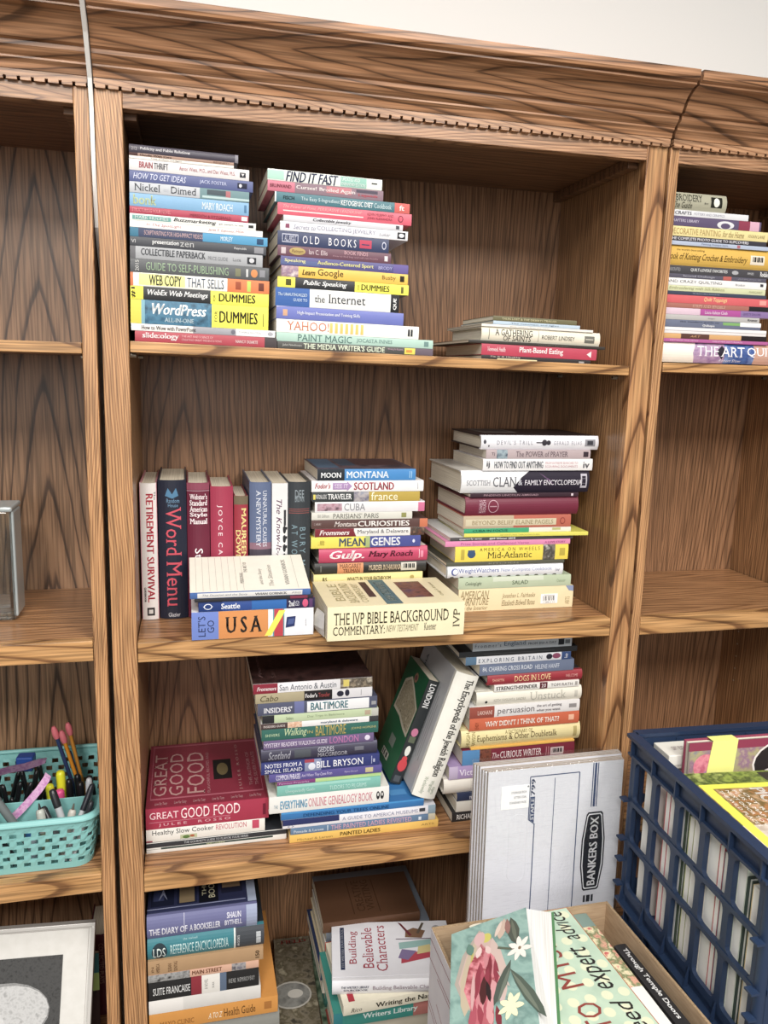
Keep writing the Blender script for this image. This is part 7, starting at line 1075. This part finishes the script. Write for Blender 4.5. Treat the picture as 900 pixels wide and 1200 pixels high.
strip([(-.245, .14, .523), (-.215, .138, .528), (-.190, .137, .534), (-.165, .137, .537), (-.142, .137, .543), (-.130, .138, .545)], [(0, 0, .0065)]*5+[(.002, 0, .005)], rib)
strip([(-.126, .128, .523), (-.128, .122, .518), (-.140, .112, .503), (-.154, .108, .488), (-.168, .104, .474), (-.182, .100, .462), (-.187, .098, .457)], [(.0045, 0, -.0045)]*6+[(.003, 0, -.003)], rib)
# front compartment
GF = 'writing tools in the front of the aqua basket'
pen('marker', 'long grey marker slanting at the front left of the basket', (-.222, .075, .553), (-.139, .062, FB+.006), .0075, '6d7374', '5a5f60', .3, GF, cat='marker')
pen('marker', 'dark grey marker beside the long grey one at the front left of the basket', (-.240, .050, .535), (-.167, .042, FB+.006), .0075, '4a4d50', '3c3f42', .3, GF, cat='marker')
pen('marker', 'silver marker with black cap slanting in the front of the basket', (-.114, .085, .517), (-.080, .060, FB+.003), .0066, 'b9bcc0', '26272a', .28, GF, cat='marker')
pen('marker', 'black and grey marker under the silver marker in the basket', (-.128, .075, .492), (-.088, .045, FB+.003), .0060, '5c6064', '2a2b2d', .4, GF, cat='marker')
pen('pen', 'short clear pen with metal tip at the front of the basket', (-.130, .060, .496), (-.118, .045, FB+.003), .0072, '9aa48c', 'b8bcb4', .45, GF, '2c2c2c')
pen('flashlight', 'small silver penlight lying at the front of the basket', (-.078, .060, .490), (-.096, .045, FB+.003), .0066, 'b0aca4', 'c4c0b8', .35, GF, '5c564e', cat='penlight')
pen('pen', 'clear pen with black grip slanting at the front right of the basket', (-.048, .085, .520), (-.092, .040, FB+.003), .0050, 'c4c8cc', '2a2c34', .35, GF)
pen('pen', 'black and white pen slanting at the far front right of the basket', (-.046, .055, .505), (-.080, .036, FB+.003), .0048, 'd4d6d8', '303238', .4, GF)
pen('pen', 'silver pen standing at the right end of the basket', (-.056, .108, .520), (-.058, .100, FB+.003), .0058, '8c9094', 'c0c2c6', .5, GF)
r = empty('bottle_cap', (-.143, .055, FB+.05), (0, 0, 0), 'blue round cap resting at the front of the basket', 'cap', GF)
m = MB(); m.tube([(0, 0, -.004), (0, 0, .005), (0, 0, .008)], [.0105, .0105, .009], plastic('4a84c8', .35, 'blue_cap'), 20); m.build('shell', r)
m = MB(); m.tube([(0, 0, -.0445), (0, 0, -.0042)], [.007, .007], plastic('b8c8d4', .3, 'clear_tube'), 14); m.build('tube', r)

# framed print leaning in the bottom of the left bookcase (generic pale oval study on dark ground)
r = empty('framed_print', (-.235, -.015, ZD+.0012), (math.radians(-17), 0, 0), 'white framed black and white print leaning sideways in the left bookcase', 'framed picture')
FW, FH = .355, .318; HX = .1765; RM = Matrix.Translation((0, 0, FH/2)) @ Matrix.Rotation(math.radians(3.0), 4, 'Y') @ Matrix.Translation((0, 0, -FH/2+.006))
frm = plastic('c9c6c2', .35, 'silver_white_frame', .15)
m = MB(); t = .006
for a in ((-HX, HX, 0, t), (-HX, HX, FH-t, FH), (-HX, -HX+t, t, FH-t), (HX-t, HX, t, FH-t)): m.box(a[0], a[1], -.008, .010, a[2], a[3], frm, .0008)
m.build('frame', r, RM)
matm = mottled('mat_board', ['d4d2cd', 'dcdad6'], 60, .8)
m = MB(); m.box(-HX+t, HX-t, .001, .003, t, FH-t, matm); 
fmm = lambda u, v, h: Vector((-HX+2*HX*u, .001-h, FH*v))
decorate(m, [('p', .03, .97, '8c7c78', .965, .9665), ('p', .968, .9695, '8c7c78', .03, .966), ('p', .03, .97, 'dcdad6', .03, .04)], fmm); m.build('mat', r, RM)
fmm = lambda u, v, h: Vector((-HX+2*HX*u, -.0006-h, FH*v))
eng = MOT('engraved_dark', ['2e2e2e', '484848', '3a3a3a'], 160); eng2 = MOT('engraved_mid', ['707070', '949494', '828282'], 200); engl = MOT('engraved_light', ['b0b0b0', 'c8c8c8', 'a0a0a0'], 120)
m = MB(); m.box(.0-HX+.02, HX-.052, -.0005, .0009, .036, FH-.052, plastic('383838', .6, 'print_paper'))
decorate(m, [('p', .075, .853, eng, .113, .836), ('g', eng2, [(.075, .113), (.80, .113), (.83, .34), (.62, .40), (.40, .30), (.075, .18)]), ('e', .585, .55, .22, .165, eng2, .10), ('e', .60, .555, .20, .145, engl, .10), ('e', .50, .50, .10, .10, MOT('engraved_pale', ['c4c4c4', 'd8d8d8'], 100), .1)], fmm, .00025)
m.build('print', r, RM)
upright('hardcover_book', 'maroon hardcover standing behind the framed print in the left bookcase', -.0805, .205, ZD+.0004, .178, .044, .10, '571d2b', [('t', .1, .6, .4, .6, 'SHAKESPEARE' if False else 'COLLECTED PLAYS', 'a08070', 's')], True, None, None)
r = empty('notepad', (-.105, .118, ZD+.0022), (math.radians(-6), 0, 0), 'dark spiral notepad with lime and teal bands behind the framed print', 'notepad')
m = MB(); m.box(-.06, .050, .0, .001, 0, .19, card('3a2527')); decorate(m, [('p', 0, 1, 'b8d878', .62, .80), ('p', 0, 1, '3c8088', .80, 1)], lambda u, v, h: Vector((-.06+.11*u, -h, .19*v))); m.build('cover', r)
m = MB(); m.box(-.06, .049, .0011, .009, 0, .189, paper('e4e0d8', 1)); m.build('pages', r)
m = MB()
for i in range(14): m.tube([(-.055+.0075*i, -.0012, .112), (-.055+.0075*i, -.0022, .116)], .0012, plastic('202022', .3, 'wire'), 6)
m.build('binding', r)

# scrap of paper poking out beside the cream commentary
r = empty('paper_scrap', (.3335, .0, ZB+.0006), (0, 0, 0), 'crumpled white paper poking out at the left of the cream commentary', 'paper')
m = MB(); P = [(-.004, .012, .0), (.0025, -.022, .0), (-.012, .016, .012), (.001, -.026, .014), (-.010, .012, .026), (.002, -.024, .028), (-.004, .014, .040), (.0028, -.02, .040)]
m.add(P+[(x+.0006, y+.0004, z) for x, y, z in P], [(0, 1, 3, 2), (2, 3, 5, 4), (4, 5, 7, 6), (8, 10, 11, 9), (10, 12, 13, 11), (12, 14, 15, 13), (0, 2, 10, 8), (1, 9, 11, 3), (2, 4, 12, 10), (3, 11, 13, 5), (4, 6, 14, 12), (5, 13, 15, 7), (6, 7, 15, 14), (0, 8, 9, 1)], plastic('d8d6d4', .8, 'scrap_paper')); m.build('sheet', r)
